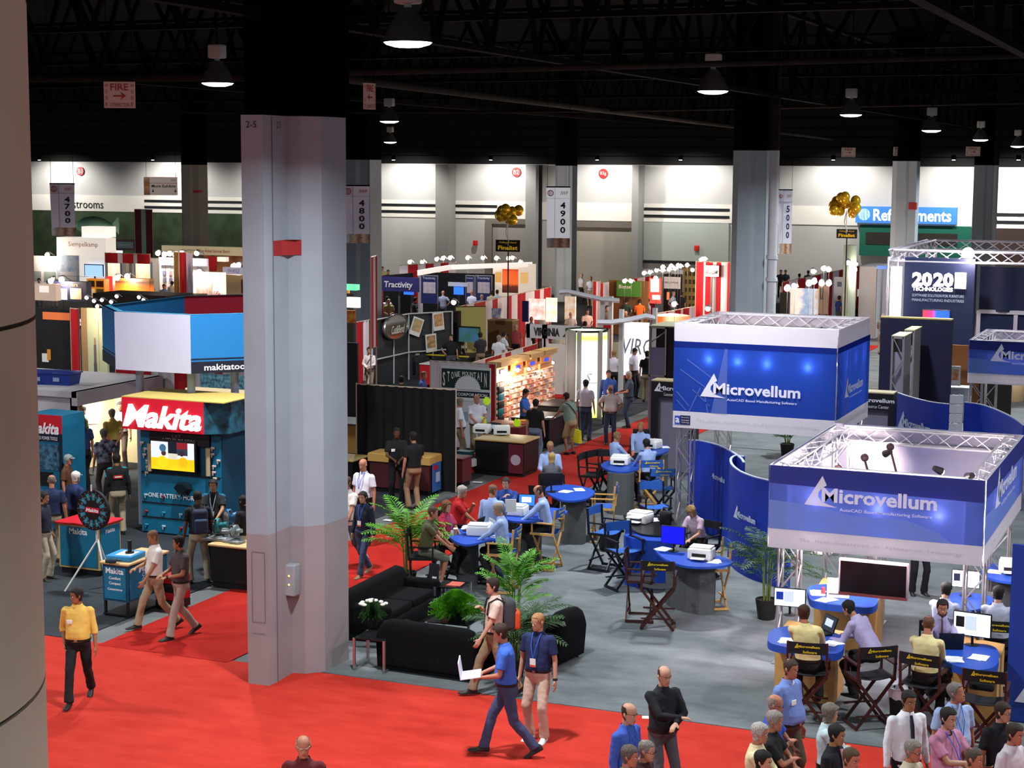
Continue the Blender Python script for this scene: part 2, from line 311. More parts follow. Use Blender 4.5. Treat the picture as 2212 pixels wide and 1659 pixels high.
# ------------------------------------------------------------ high-bay lamps
M_lamp = mat('ffffff', .5, emit=14, emit_col='f2f4ff'); M_refl = mat('55555a', .35, metal=.6)
def high_bay(px, py, wpx, label, power=LP, double=False):
    d = .62 * FPX / wpx; p = PD(px, py, d); th = thing('high_bay_lamp', label, 'ceiling lamp', p, 0, 'high-bay ceiling lamps')
    q = MB(); q.mat(M_refl).lathe([(.31, 0), (.29, .05), (.24, .2), (.13, .36), (.1, .42)], 24, cap=True); q.build('reflector', th)
    q = MB(); q.mat(M_lamp).lathe([(.02, -.06), (.16, -.055), (.27, -.025), (.3, .0), (.3, .01)], 24); q.build('lens', th)
    q = MB(); q.mat(mat('8d8d8a', .5)).rbox((0, 0, .6), (.3, .22, .26), .03).tube((0, 0, .42), (0, 0, .5), .05); q.build('ballast', th)
    q = MB(); q.mat(M_steel2).tube((0, 0, .7), (0, 0, 14.25 - p.z), .02, n=5); q.build('hanger', th)
    l = hall_light(0, 0, -.1, power, .6); l.parent = th
    return th
for px, py, w, l in ((881, 92, 108, 'large lit ceiling lamp at top centre, nearest of the hall lamps'), (1540, 197, 68, 'lit conical ceiling lamp above the right half of the hall'),
    (470, 180, 70, 'lit ceiling lamp left of the near grey column'), (1838, 248, 48, 'lit ceiling lamp above the gold balloons at right'), (2012, 282, 42, 'lit ceiling lamp above the right hand columns'),
    (841, 262, 42, 'lit ceiling lamp above the 4800 banner, upper of two'), (843, 307, 28, 'lit ceiling lamp above the 4800 banner, lower of two'), (2118, 302, 34, 'lit ceiling lamp above the far right pipe column'),
    (2198, 316, 30, 'lit ceiling lamp at the right edge of the frame'), (1182, 285, 17, 'left one of the small pair of lit ceiling lamps'), (1200, 285, 19, 'right one of the small pair of lit ceiling lamps'), (1261, 327, 20, 'smallest lit ceiling lamp near the top of the far wall')):
    high_bay(px, py, w, l)
# wall washers under the dark upper wall: small downlights that graze the wall
M_glow = mat('ffffff', .5, emit=8)
for i, px in enumerate((85, 330, 560, 850, 1060, 1290, 1470, 1800, 2060, 2200)):
    p = PY(px, 346, WY - 3); th = thing('wall_downlight', 'small downlight washing the far wall, ' + ('at the far left', 'over the Restrooms band', 'behind the near column', 'above the 4800 banner', 'over the balloons by the grey wall', 'over the beige loading door', 'above the right striped band', 'over the blue lit sign', 'between the right hand columns', 'at the right edge')[i], 'downlight', p)
    q = MB(); q.mat(M_steel2).cyl((0, 0), .14, .02, .3, 16); q.build('can', th); q = MB(); q.mat(M_glow).cyl((0, 0), .1, 0, .02, 16); q.build('lens', th)
    sl = bpy.data.lights.new('wall_spot', 'SPOT'); sl.energy = 1500; sl.spot_size = math.radians(140); sl.spot_blend = .6; sl.shadow_soft_size = .1; sl.color = (1, .98, .93)
    so = bpy.data.objects.new('wall_spot', sl); COL.objects.link(so); so.parent = th; so.location = (0, 0, -.05); so.rotation_euler = (.62, 0, 0)
# ------------------------------------------------------------ columns
M_col = mat('919ca6', .75, noise_=.04, nscale=1.5); M_col2 = mat('8e8688', .8, noise_=.05, nscale=1.5); M_coll = mat('a8a8ae', .75, noise_=.03, nscale=1.5)
M_redp = mat('9b2a2c', .6)
# near compound column
g = [G(x, y) for x, y in ((536.6, 1478), (582, 1483), (597, 1476), (632, 1455), (660, 1457), (703, 1452))]
poly = [(g[0].x, g[0].y), (g[1].x, g[1].y), (g[2].x, g[2].y), (g[3].x, g[3].y), (g[4].x, g[4].y), (g[5].x, g[5].y), (g[5].x + .02, g[5].y + .75), (g[5].x - .35, g[5].y + 1.1), (g[0].x + .3, g[0].y + 1.6), (g[0].x - .12, g[0].y + .9)]
q = MB(); q.mat(M_col2).prism(poly, 0, 2.38); q.mat(M_col).prism(poly, 2.38, 8.72)
q.mat(M_dark).prism([(x * .995 + .0, y) for x, y in poly], 8.72, 14.2)
c1 = q.build('column'); tag(c1, kind='structure'); c1.name = 'column_near'
def on_face(A, B, u, z, off=.01):
    A = V((A.x, A.y, 0)); B = V((B.x, B.y, 0)); d = (B - A); n = d.cross(V((0, 0, 1))).normalized(); p = A + d * u + n * off; p.z = z; return frame(p, d)
q = MB()
for u, z, a, b in ((.75, 6.73, g[3], g[4]),): pass
q.M = Matrix(); A = V((g[3].x, g[3].y, 0)); B = V((g[5].x, g[5].y, 0))
q.mat(M_redp).prism([(g[2].x - .005, g[2].y - .02), (g[3].x, g[3].y - .02), (g[4].x, g[4].y - .02), (g[4].x, g[4].y + .2), (g[2].x, g[2].y + .3)], 6.62, 6.85); nstruct('trim_20', q)
q = MB(); q.M = on_face(g[0], g[1], .5, 8.58); q.mat(mat('33363c', .7)).text('2-5', 0, 0, .17, .1, z=.01); q.M = on_face(g[2], g[3], .45, 8.58); q.text('2-5', 0, 0, .13, .1, z=.01); nstruct('trim_21', q)
# seams on the column
q = MB(); q.mat(mat('5d5c62', .8)); p = g[2].lerp(g[3], .1); q.tube((p.x, p.y - .008, 0), (p.x, p.y - .008, 8.7), .012, n=5)
for u, z0, z1 in ((.25, 1.0, 2.1), (.85, 1.0, 2.1)): pp = g[0].lerp(g[1], u); q.box(pp.x - .003, pp.x + .003, pp.y - .006, pp.y, z0, z1)
for z in (1.0, 2.1, .82): q.quad(*[tuple(V((g[0].lerp(g[1], u).x, g[0].lerp(g[1], u).y - .006, zz))) for u, zz in ((.25, z), (.85, z), (.85, z + .008), (.25, z + .008))])
nstruct('trim_22', q)
# junction box on the near column
th = thing('junction_box', 'grey electrical box with two small lamps on the near column', 'electrical box', (0, 0, 0)); jp = g[3].lerp(g[4], .05)
th.location = (jp.x, jp.y - .1, 1.55)
q = MB(); q.mat(mat('8b8f96', .5)).rbox((0, 0, 0), (.3, .2, .5), .02); q.build('body', th)
q = MB(); q.mat(mat('ffb060', .4, emit=2)).ball((.06, -.105, .08), .018, 8, 6).ball((.06, -.105, -.06), .018, 8, 6); q.build('indicator_lamp', th)
q = MB(); q.mat(mat('9a9ea4', .5)).box(-.13, .13, -.108, -.1, -.23, .23); q.build('cover', th)
q = MB(); q.mat(mat('4a4a50', .5)).path([(-.14, -.08, -.25), (-.17, -.05, -.4), (-.16, -.03, -.6), (-.2, .0, -.66)], .02, 6); q.build('cable', th)
# left foreground round pillar
M_concr = mat('d8ccb4', .85, h2='e0d6c0', nscale=1.8, bump=.15)
pr = 1.25; pc = None
dl = ray(58, 0); base = ray(100, 1600)
e = PD(80, 800, 6.2); hx = V((ray(80, 800).x, ray(80, 800).y, 0)).normalized(); side = V((-hx.y, hx.x, 0)); pc = V((e.x, e.y, 0)) + side * pr
q = MB()
for z0, z1 in ((0, 6.14), (6.155, 7.45), (7.465, 8.55), (8.565, 14.2)): q.mat(M_concr).cyl(pc, pr, z0, z1, 96)
q.mat(mat('3f3a34', .9))
for z in (6.14, 7.45, 8.55): q.cyl(pc, pr - .012, z, z + .015, 96)
q.build('column_left'); tag(bpy.data.objects['column_left'], kind='structure')
# other columns
def hex_column(name, x0, x1, ytop, xshade, depth_y, pipe_at=None, redband=None, cut=None, chroma=M_col):
    """x0..x1 pixel edges at height ytop, depth plane Y"""
    a = PY(x0, ytop, depth_y); b = PY(x1, ytop, depth_y); w = b.x - a.x; zt = PY((x0 + x1) / 2, ytop, depth_y).z; q = MB()
    poly = [(a.x, depth_y + .25 * w), (a.x + .22 * w, depth_y), (a.x + .58 * w, depth_y), (a.x + .7 * w, depth_y + .05 * w), (b.x, depth_y + .05 * w), (b.x, depth_y + .75 * w), (a.x + .2 * w, depth_y + .95 * w)]
    q.mat(chroma).prism(poly, 0, zt); q.mat(M_dark).prism(poly, zt, 14.2); o = q.build(name); tag(o, kind='structure')
    if pipe_at:
        pa = PY(pipe_at[0], ytop, depth_y - .1); pb = PY(pipe_at[1], ytop, depth_y - .1); r = (pb.x - pa.x) / 2; c = (pa.x + r, depth_y - .1)
        q = MB(); q.mat(M_coll).cyl(c, r, 0, zt, 16); q.mat(M_steel).cyl(c, r * .98, zt, 14.2, 16); q.mat(M_coll)
        for z in (4.4, 5.1): q.cyl(c, r * 1.2, z, z + .12, 16)
        nstruct('trim_pipe_%d' % int(pipe_at[0]), q)
    if redband:
        q = MB(); y0, y1 = redband; z0 = PY(x0, y1, depth_y).z; z1 = PY(x0, y0, depth_y).z; q.mat(M_redp).prism([(x + (-.02 if x < a.x + w / 2 else .02), y - .02) for x, y in poly[3:5]] + [(b.x + .02, depth_y + .3 * w), (a.x + .7 * w, depth_y + .3 * w)], z0, z1); nstruct(name + '_trim', q)
    return o
hex_column('column_1', 1579, 1656, 325, None, 53.8, (1663, 1684))
hex_column('column_2', 1926, 1981, 348, None, 80, None, (437, 452))
hex_column('column_3', 2103, 2146, 357, None, 98, (2147, 2158))
hex_column('column_4', 728, 797, 345, None, 62)
hex_column('column_5', 384, 427, 356, None, 95, None, (410, 416), chroma=mat('8a8480', .8))
hex_column('column_6', 1196, 1236, 358, None, 95)
# ------------------------------------------------------------ hanging signs
def fire_sign(cx, cy, wpx, hpx, D, label, rot=0, arrow=1, glare=False):
    p = PD(cx, cy, D); w = wpx * D / FPX; h = hpx * D / FPX; th = thing('fire_hose_sign', label, 'sign', p, -YAW * -1 + rot)
    q = MB(); q.M = frame((0, 0, 0), (1, 0, 0)); q.mat(mat('b9a79c', .5)).shape([(-w / 2, -h / 2), (w / 2, -h / 2), (w / 2, h / 2), (-w / 2, h / 2)], .02); q.build('panel', th)
    R = mat('8e2a22', .6); q = MB(); q.M = frame((0, 0, 0), (1, 0, 0)); q.mat(R).text('FIRE', 0, h * .3, w * .58, h * .26, bold=.02); q.text('CONNECTION', 0, -h * .38, w * .62, h * .15)
    for sx in (-1, 1):
        for i, c in enumerate('HOSE'): q.text(c, sx * w * .41, h * (.36 - .24 * i), w * .08, h * .14)
    a = arrow; q.add([(-a * w * .2, -h * .07, .006), (a * w * .1, -h * .07, .006), (a * w * .1, -h * .01, .006), (-a * w * .2, -h * .01, .006)], [(0, 1, 2, 3) if a > 0 else (3, 2, 1, 0)])
    q.add([(a * w * .02, -h * .2, .007), (a * w * .22, -h * .04, .007), (a * w * .02, h * .12, .007), (a * w * .1, -h * .04, .007)], [(0, 1, 2, 3) if a > 0 else (3, 2, 1, 0)])
    q.build('lettering', th); q = MB(); q.mat(M_steel2)
    for sx in (-1, 1): q.tube((sx * w * .4, .01, h / 2 - .02), (sx * w * .4, .01, 14.2 - p.z), .008, n=4)
    q.build('hanger', th)
fire_sign(258, 205, 68, 56, 24, 'red and cream fire hose connection sign with arrow, left of the near column', -.03)
fire_sign(799, 208, 36, 56, 26, 'narrow turned fire hose sign with glare, right of the near column', .9, -1)
fire_sign(1833, 329, 30, 20, 62, 'small fire hose sign under the lamp at right of the second column', 0)
fire_sign(1935, 327, 15, 19, 66, 'tiny turned fire hose sign at the top of the third column', .8)
fire_sign(2102, 327, 31, 20, 62, 'small fire hose sign near the right frame edge', 0)
def banner(cx, y0, y1, x0, x1, D, num, label, bright=0):
    p = PD(cx, y0, D); w = (x1 - x0) * D / FPX; h = (y1 - y0) * D / FPX; th = thing('aisle_banner', label, 'banner', p, YAW, 'aisle number banners')
    m = mat('ece9f4', .8) if not bright else mat('e9edf2', .6, emit=bright); F0 = frame((0, 0, 0), (1, 0, 0)); q = MB(); q.M = F0
    q.mat(m).add([(-w / 2, 0, 0), (w / 2, 0, 0), (w / 2 - .01, -h * .4, .03), (w / 2, -h * .84, 0), (-w / 2 + .03, -h * .84, 0), (-w / 2 + .02, -h * .4, .03)], [(5, 2, 1, 0), (4, 3, 2, 5)]); q.build('cloth', th)
    q = MB(); q.M = F0; q.mat(ramp_mat('banner_foot', [(0, 'e0dcd8'), (.28, '8c8a80'), (.36, 'd9b48a'), (.6, '8a4a2c'), (.75, 'd8c0a0'), (1, '7a3a22')], 0, nz=.4, nscale=6)).add([(-w / 2 + .02, -h * .84, .002), (w / 2, -h * .84, .002), (w / 2, -h, .002), (-w / 2 + .03, -h, .002)], [(3, 2, 1, 0)]); q.build('picture_strip', th)
    q = MB(); q.M = F0; ink = mat('20222c', .7); r = mat('b04a48', .6)
    for i, c in enumerate(num): q.mat(ink).text(c, w * .2, -h * (.3 + .135 * i), w * .22, h * .105, z=.035, bold=.03)
    q.mat(mat('8a8a98', .7)).box(-w / 2, w / 2, -h * .19, -h * .186, .02, .034).box(-w * .14, -w * .13, -h * .84, -.02, .02, .034)
    q.mat(r).text('IWF', w * .26, -h * .1, w * .32, h * .06, z=.035, shear=.2); R_ = w * .13; q.loft([[(-w * .32 + k * R_ * math.cos(2 * PI * i / 16), -h * .1 + k * R_ * math.sin(2 * PI * i / 16), .035) for i in range(16)] for k in (.72, 1)], False, False); q.text('B', -w * .32, -h * .1, R_ * .8, None, z=.035)
    q.build('lettering', th); q = MB(); q.mat(M_steel2).tube((-w / 2, .01, 0), (w / 2, .01, 0), .02, n=6)
    for sx in (-1, 1): q.tube((sx * w * .45, .01, 0), (sx * w * .45, .01, 14.2 - p.z), .006, n=3)
    q.build('hanger', th)
banner(134, 397, 509, 107, 161, 48, '4700', 'white hanging banner reading 4700 at left beside the Restrooms wording')
banner(770, 401, 525, 742, 799, 44, '4800', 'white hanging banner reading 4800 right of the near column')
banner(1206, 404, 535, 1181, 1233, 46, '4900', 'bright white hanging banner reading 4900 in the middle', .35)
banner(1697, 410, 548, 1682, 1713, 56, '5000', 'white hanging banner reading 5000 beside the right column pipe')
th = thing('exhibits_sign', 'white More Exhibits sign with arrows hung left of the far left column', 'sign', PD(346, 402, 100)); th.rotation_euler = (0, 0, YAW); F0 = frame((0, 0, 0), (1, 0, 0))
q = MB(); q.M = F0; q.mat(mat('f0ecf0', .7)).shape([(-.6, -.52), (1.0, -.52), (1.0, .52), (-.6, .52)], .03); q.build('panel', th)
q = MB(); q.M = F0; q.mat(ramp_mat('exh_pic', [(0, '8a5a40'), (.4, 'c8a080'), (.7, '9a6a3a'), (1, 'd8c8b8')], 2, nz=.6, nscale=5)).shape([(-.95, -.52), (-.6, -.52), (-.6, .52), (-.95, .52)], .03); q.build('picture_strip', th)
q = MB(); q.M = F0; q.mat(mat('b0504c')).box(-.6, 1.0, .16, .18, 0, .01).box(-.6, 1.0, .5, .52, 0, .01).text('IWF', .78, .34, .3, .12)
q.mat(M_ink).text('More Exhibits', .2, 0, 1.4, .17, bold=.02)
for x in (-.42, .88): q.box(x - .015, x + .015, -.34, -.16, .0, .01).add([(x - .07, -.26, .01), (x, -.38, .01), (x + .07, -.26, .01)], [(0, 1, 2)])
q.build('lettering', th); q = MB(); q.mat(M_steel2)
for sx in (-.8, .9): q.tube((sx, .02, .5), (sx, .02, 14.2 - th.location.z), .01, n=3)
q.build('hanger', th)
# ============================================================ people
def Rx(a): return Matrix.Rotation(a, 3, 'X')
def Rz(a): return Matrix.Rotation(a, 3, 'Z')
HEAD = [(-.118, .022, .078, .03), (-.105, .04, .09, .0), (-.08, .054, .093, -.04), (-.045, .064, .089, -.07), (-.01, .071, .086, -.086), (.025, .075, .09, -.097), (.055, .075, .088, -.1), (.085, .066, .072, -.09), (.107, .046, .045, -.066), (.118, .022, .012, -.035)]
def head_ring(z):
    z = max(HEAD[0][0], min(HEAD[-1][0], z))
    for a, b in zip(HEAD, HEAD[1:]):
        if z <= b[0]: t = (z - a[0]) / (b[0] - a[0]); return [a[i] + (b[i] - a[i]) * t for i in range(1, 4)]
    return list(HEAD[-1][1:])
def head_pt(z, az, off=0):
    hw, fy, by = head_ring(z); c = (fy + by) / 2; d = (fy - by) / 2; return V(((hw + off) * math.sin(az), c + (d + off) * math.cos(az), z))
def ik(a, b, l1, l2, hint):
    a = V(a); b = V(b); d = b - a; L = min(d.length, (l1 + l2) * .995); dn = d.normalized(); b = a + dn * L
    x = (l1 * l1 - l2 * l2 + L * L) / (2 * L); h = math.sqrt(max(0, l1 * l1 - x * x)); hv = V(hint); hv = hv - dn * hv.dot(dn)
    hv = hv.normalized() if hv.length > 1e-4 else dn.orthogonal().normalized(); return a + dn * x + hv * h, b
def cap(q, p0, p1, r0, r1, n=10):
    """tapered limb with round ends"""
    p0 = V(p0); p1 = V(p1); d = (p1 - p0); L = d.length
    if L < 1e-5: return
    d /= L; pts = []; rs = []
    for k in (0, .35, .7): pts.append(p0 - d * r0 * (1 - k) * .8); rs.append(r0 * math.sqrt(max(.04, 1 - (1 - k) ** 2)))
    pts += [p0, p0.lerp(p1, .5), p1]; rs += [r0, (r0 + r1) / 2, r1]
    for k in (.3, .65, 1): pts.append(p1 + d * r1 * k * .8); rs.append(r1 * math.sqrt(max(.04, 1 - k ** 2)))
    q.path(pts, rs, n)
def ellr(c, ax, ay, hw, hd, n=18, p=2.4):
    out = []
    for i in range(n):
        a = 2 * PI * i / n; cx, sy = math.cos(a), math.sin(a)
        out.append(tuple(c + ax * hw * math.copysign(abs(cx) ** (2 / p), cx) + ay * hd * math.copysign(abs(sy) ** (2 / p), sy)))
    return out
ARMS = {  # wrist target (x for right side), elbow hint, curl, from hip centre
    'down': ((.265, .03, -.06), (.4, -1, 0), .25), 'pocket': ((.2, .04, -.02), (.6, -1, 0), .9), 'hips': ((.185, .02, .07), (1, -.5, 0), .8),
    'crossA': ((-.08, .21, .25), (1, .1, -.6), .6), 'crossB': ((.0, .24, .2), (1, .1, -.6), .6), 'hold': ((.11, .27, .17), (.6, -.6, -.6), .9),
    'type': ((.15, .44, .16), (.5, -.3, -1), .45), 'table': ((.12, .40, .14), (.9, -.3, -.6), .35), 'behind': ((.06, -.19, .02), (1, -.3, 0), .7), 'chin': ((.02, .19, .47), (.5, .3, -1), .9),
    'fwd': ((.25, .22, .0), (.3, -1, 0), .4), 'back': ((.25, -.2, .0), (.3, -1, 0), .4), 'reach': ((.25, .48, .3), (.5, -.3, -1), .3), 'lap': ((.14, .32, .06), (.7, -.4, -.5), .5),
    'belly': ((.03, .21, .1), (.9, -.3, -.3), .7), 'strap': ((.12, .15, .36), (.5, -.2, -1), 1.0), 'head': ((.1, .06, .72), (1, .2, 0), .8)}
CLO = {}
def _clouds(size):
    k = 'cl%.3f' % size
    if k not in CLO: t = bpy.data.textures.new(k, 'CLOUDS'); t.noise_scale = size; CLO[k] = t
    return CLO[k]
def soften(o, vox, it=4, wrinkle=0):
    m = o.modifiers.new('surface', 'REMESH'); m.mode = 'VOXEL'; m.voxel_size = vox; m.use_smooth_shade = True
    m = o.modifiers.new('smooth', 'SMOOTH'); m.factor = .5; m.iterations = it
    if wrinkle: m = o.modifiers.new('folds', 'DISPLACE'); m.texture = _clouds(.11); m.strength = wrinkle; m.mid_level = .5; m.texture_coords = 'LOCAL'
SKIN = {'l': 'b98c74', 'm': 'a87858', 'r': 'b0745c', 'd': '5d3b29', 't': '9c6d4c'}
PERSONS = []; SEATED = []
def person(px, py, face, label, top='w', bot='k', hair=('short', '3a2a1e'), skin='l', h=1.76, seat=None, lean=0, tilt=0, look=0, nod=8, arms=('down', 'down'), legs='stand', sleeve='short', tuck=True, fat=.02, shoes='1c1815', extras=(), vox=None, loc=None, group=None, woman=False, z0=0, name='person', bsf=1.0):
    s = h / 1.78; hipz = .93 if seat is None else (seat + .1 - z0) / s
    lean_a = math.radians(lean)
    def T(t, x=0, y=0):
        """torso point: height t above the hips, local x, y"""
        k = max(0, min(1, (t + .02) / .25)); a = lean_a * k; yy = y; v = Rx(-a) @ V((x, yy, t - .02)); v = V((x, v.y, v.z + .02)) if t > 0 else V((x, y, t)); v.z += hipz
        v.x += math.sin(math.radians(tilt)) * max(0, t); return v
    def TD(t): k = max(0, min(1, (t + .02) / .25)); return Rx(-lean_a * k)
    headc = T(.72, 0, .02) + V((0, .01, 0)); HR = Rz(-math.radians(look)) @ Rx(-math.radians(nod + lean * .35)); HR = HR
    headtop = headc + HR @ V((0, 0, .118))
    z0 = z0 or .015
    if loc is None: p = G(px, py, headtop.z * s + z0); yaw = view_yaw(p) - math.radians(face); off = Rz(yaw) @ V((headtop.x * s, headtop.y * s, 0)); loc = V((p.x - off.x, p.y - off.y, z0))
    else: loc = V(loc); yaw = view_yaw(loc) - math.radians(face)
    dist = math.hypot(loc.x, loc.y); near = dist < 34
    vox = vox or (.0105 if dist < 26 else .0125 if dist < 36 else .016 if dist < 60 else .024)
    th = thing(name, label, 'person', loc, yaw, group); th.scale = (s, s, s); PERSONS.append((px, py, th))
    msk = mat(SKIN[skin], .55, noise_=.05, nscale=30); n = 10 if dist < 60 else 7
    # ---- joints
    sw = .19 if not woman else .168
    sh = {+1: T(.485, sw - .005 + fat * .1, -.01), -1: T(.485, -sw + .005 - fat * .1, -.01)}
    el = {}; wr = {}; hd = {}
    for sd, nm in ((1, arms[0]), (-1, arms[1])):
        tg, hint, curl = ARMS[nm] if isinstance(nm, str) else nm
        base = V((0, 0, hipz)) if isinstance(nm, str) and nm in ('type', 'table', 'lap', 'down', 'pocket', 'hips', 'reach') else None
        w = (base + V((tg[0] * sd, tg[1], tg[2]))) if base is not None else T(tg[2], tg[0] * sd, tg[1] + (fat if tg[1] > .1 else 0))
        if base is not None and nm in ('type', 'table', 'reach') and lean: w = w + V((0, .3 * math.sin(lean_a), -.05))
        e, w = ik(sh[sd], w, .29, .26, (hint[0] * sd, hint[1], hint[2])); el[sd] = e; wr[sd] = w; hd[sd] = curl
    # ---- body
    q = MB()
    q.loft([[tuple(headc + HR @ head_pt(z, 2 * PI * i / 20)) for i in range(20)] for z, *_ in HEAD], True)
    hp = lambda x, y, z: tuple(headc + HR @ V((x, y, z)))
    q.loft([[hp(-.008, .086, .012), hp(.008, .086, .012), hp(.006, .07, .01), hp(-.006, .07, .01)], [hp(-.017, .092, -.03), hp(.017, .092, -.03), hp(.012, .06, -.03), hp(-.012, .06, -.03)], [hp(-.013, .114, -.033), hp(.013, .114, -.033), hp(.01, .08, -.045), hp(-.01, .08, -.045)]], False)
    for sd in (-1, 1): e = MB(); q.path([hp(sd * .07, .0, -.035), hp(sd * .082, -.01, -.01), hp(sd * .08, -.014, .018)], [.008, .015, .012], 8)
    cap(q, T(.5, 0, -.01), headc + HR @ V((0, -.02, -.06)), .055 if not woman else .046, .052 if not woman else .044, 12)
    q.path([T(.02), T(.25), T(.45, 0, -.01), T(.53, 0, -.01)], [.1, .1, .1, .05], 12)
    for sd in (-1, 1):
        cap(q, T(.47, sd * .06, -.01), sh[sd], .05, .045, n); cap(q, sh[sd], el[sd], .044 * bsf, .037 * bsf, n); cap(q, el[sd], wr[sd], .038 * bsf, .026, n)
        d = (wr[sd] - el[sd]).normalized(); up = V((0, 0, 1)); nn = V((-sd, 0, 0)); nn = (nn - d * nn.dot(d)); nn = nn.normalized() if nn.length > .2 else (up - d * up.dot(d)).normalized()
        if abs(d.z) < .6: nn = (V((0, 0, -1)) - d * -d.z).normalized()
        ac = d.cross(nn).normalized(); W = wr[sd]; c = hd[sd]
        q.loft([ellr(W + d * t, ac, nn, w_, t_, 10, 2.2) for t, w_, t_ in ((-.01, .026, .021), (.03, .036, .018), (.07, .041, .016), (.098, .038, .013))])
        for i, (o_, L_) in enumerate(((-.031, .072), (-.0105, .082), (.0105, .078), (.03, .06))):
            b = W + d * .09 + ac * o_; d1 = (d + nn * c * .7).normalized(); d2 = (d + nn * c * 2.2).normalized(); m1 = b + d1 * L_ * .5; cap(q, b, m1, .0095, .009, 6); cap(q, m1, m1 + d2 * L_ * .5, .009, .0075, 6)
        ts = 1 if V((0, 1, 0)).dot(ac) > 0 or abs(d.z) < .6 and V((-sd, 0, 0)).dot(ac) > 0 else -1
        b = W + d * .025 + ac * ts * .03; m1 = b + (d + ac * ts * .9 + nn * .3).normalized() * .04; cap(q, b, m1, .012, .011, 6); cap(q, m1, m1 + (d + ac * ts * .15 + nn * .5).normalized() * .035, .011, .009, 6)
    # ---- legs
    hip = {sd: V((sd * .092, 0, hipz - .01)) for sd in (-1, 1)}; ft = {}
    if legs == 'stand': ft = {1: (V((.11, .0, .085)), 8), -1: (V((-.11, .03, .085)), 8)}
    elif legs == 'wide': ft = {1: (V((.17, .0, .085)), 14), -1: (V((-.17, .02, .085)), 14)}
    elif legs == 'walk': ft = {1: (V((.08, .32, .1)), 3), -1: (V((-.08, -.36, .16)), 3)}
    elif legs == 'walk2': ft = {1: (V((.08, -.3, .15)), 3), -1: (V((-.08, .26, .09)), 3)}
    elif legs == 'sit': k = hipz - .1; ft = {1: (V((.14, .4, max(.085, hipz - .52))), 6), -1: (V((-.14, .36, max(.085, hipz - .52))), 6)}
    elif legs == 'perch': ft = {1: (V((.14, .32, max(.085, hipz - .55))), 6), -1: (V((-.14, .2, max(.085, hipz - .6))), 6)}
    kn = {}; an = {}
    for sd in (-1, 1):
        k, a = ik(hip[sd], ft[sd][0], .44, .43, (sd * .15, 1, .15 if seat is None else 1)); kn[sd] = k; an[sd] = a
        b_ = bot in ('shorts', 'shorts2'); cap(q, hip[sd], k, .07 if b_ else .055, .052 if b_ else .045, n); cap(q, k, a, .05 if b_ else .042, .034, n)
        cap(q, a + V((0, 0, .02)), a + V((0, .02, -.03)), .036, .03, 8)
    b = q.build('body', th, msk); soften(b, vox, 3)
    # ---- face and hair
    q = MB()
    for sd in (-1, 1):
        if dist < 60: q.mat(mat('d8d0c8', .3)).ball(hp(sd * .031, .0775, .0), (.0125, .009, .007), 8, 6)
        q.mat(mat('2a1c14', .3)).ball(hp(sd * .031, .0845, .0), .0055 if dist < 60 else .009, 8, 6)
        q.mat(mat(hair[1] if hair[1] not in ('e8e4dc',) else '8a8078', .8)).tube(hp(sd * .016, .0915, .017), hp(sd * .046, .081, .02), .0035, n=5)
    q.mat(mat('8c4c40' if skin != 'd' else '4a2820', .5)).path([hp(-.024, .0865, -.064), hp(0, .095, -.066), hp(.024, .0865, -.064)], [.003, .005, .003], 6)
    q.build('face_features', th)
    style, hc = hair; mh = mat(hc, .75, noise_=.25, nscale=60, bump=.5)
    if style in ('short', 'bald', 'crop', 'long', 'bob', 'cap', 'curly', 'pony', 'recede'):
        q = MB(); N = 24; off = {'crop': .006, 'bald': .006, 'recede': .008}.get(style, .013) + (.012 if style == 'curly' else 0)
        rows = []
        for k in range(9):
            t = k / 8; row = []
            for i in range(N):
                az = 2 * PI * i / N; c = math.cos(az)
                lo = {'long': -.2, 'pony': -.1, 'bob': -.12, 'curly': -.13}.get(style, -.085) if c < -.2 else None
                front = .072 if style != 'recede' else .1
                if style in ('long', 'bob', 'curly'): lo_side = -.1 if style != 'long' else -.17
                else: lo_side = -.02
                w_f = max(0, min(1, (c - .25) / .4)); w_b = max(0, min(1, (-c + .1) / .5)); low = front * w_f + (1 - w_f) * (lo_side * (1 - w_b) + (lo if lo is not None else lo_side) * w_b)
                hi = .125 if style != 'bald' else .085
                if style == 'bald' and c > .25: hi = low = .02
                z = hi + (low - hi) * t; zc = min(z, .116); o_ = off * (1 if 0 < k < 8 else (.55 if k == 8 else 1))
                if z < -.085: zc2 = -.06; pnt = head_pt(zc2, az, off); pnt.z = z; pnt.y -= .0
                else: pnt = head_pt(zc, az, o_)
                if k == 0 and style != 'bald': pnt = V((pnt.x * .3, pnt.y * .3 - .01, .118 + off))
                row.append(tuple(headc + HR @ pnt))
            rows.append(row)
        inner = [tuple(headc + HR @ (((HR.inverted() @ (V(p) - headc))) * .9)) for p in rows[-1]]
        rows.append(inner)
        q.loft(rows, True, cap=(style != 'bald'))
        if style == 'pony': q.path([hp(0, -.1, .03), hp(0, -.14, -.02), hp(0, -.12, -.12), hp(0, -.1, -.18)], [.02, .028, .024, .008], 8)
        if style == 'cap':
            cc = mat(extras[0][1] if extras and extras[0][0] == 'cap' else '16161a', .8); q.mats = [cc]; q.m = [0] * len(q.m); q.mi = 0; bd = -1 if 'capback' in extras else 1
            q.loft([[hp(x, bd * .075 + bd * .07 * math.sqrt(max(0, 1 - (x / .075) ** 2)), z) for x in [(-.07 + .14 * i / 10) for i in range(11)]] + [hp(x, bd * .05, z + .015) for x in [(.07 - .14 * i / 10) for i in range(11)]] for z in (.045, .055)], False)
            q.build('cap', th)
        else: q.mats = [mh]; q.m = [0] * len(q.m); hb = q.build('hair', th)
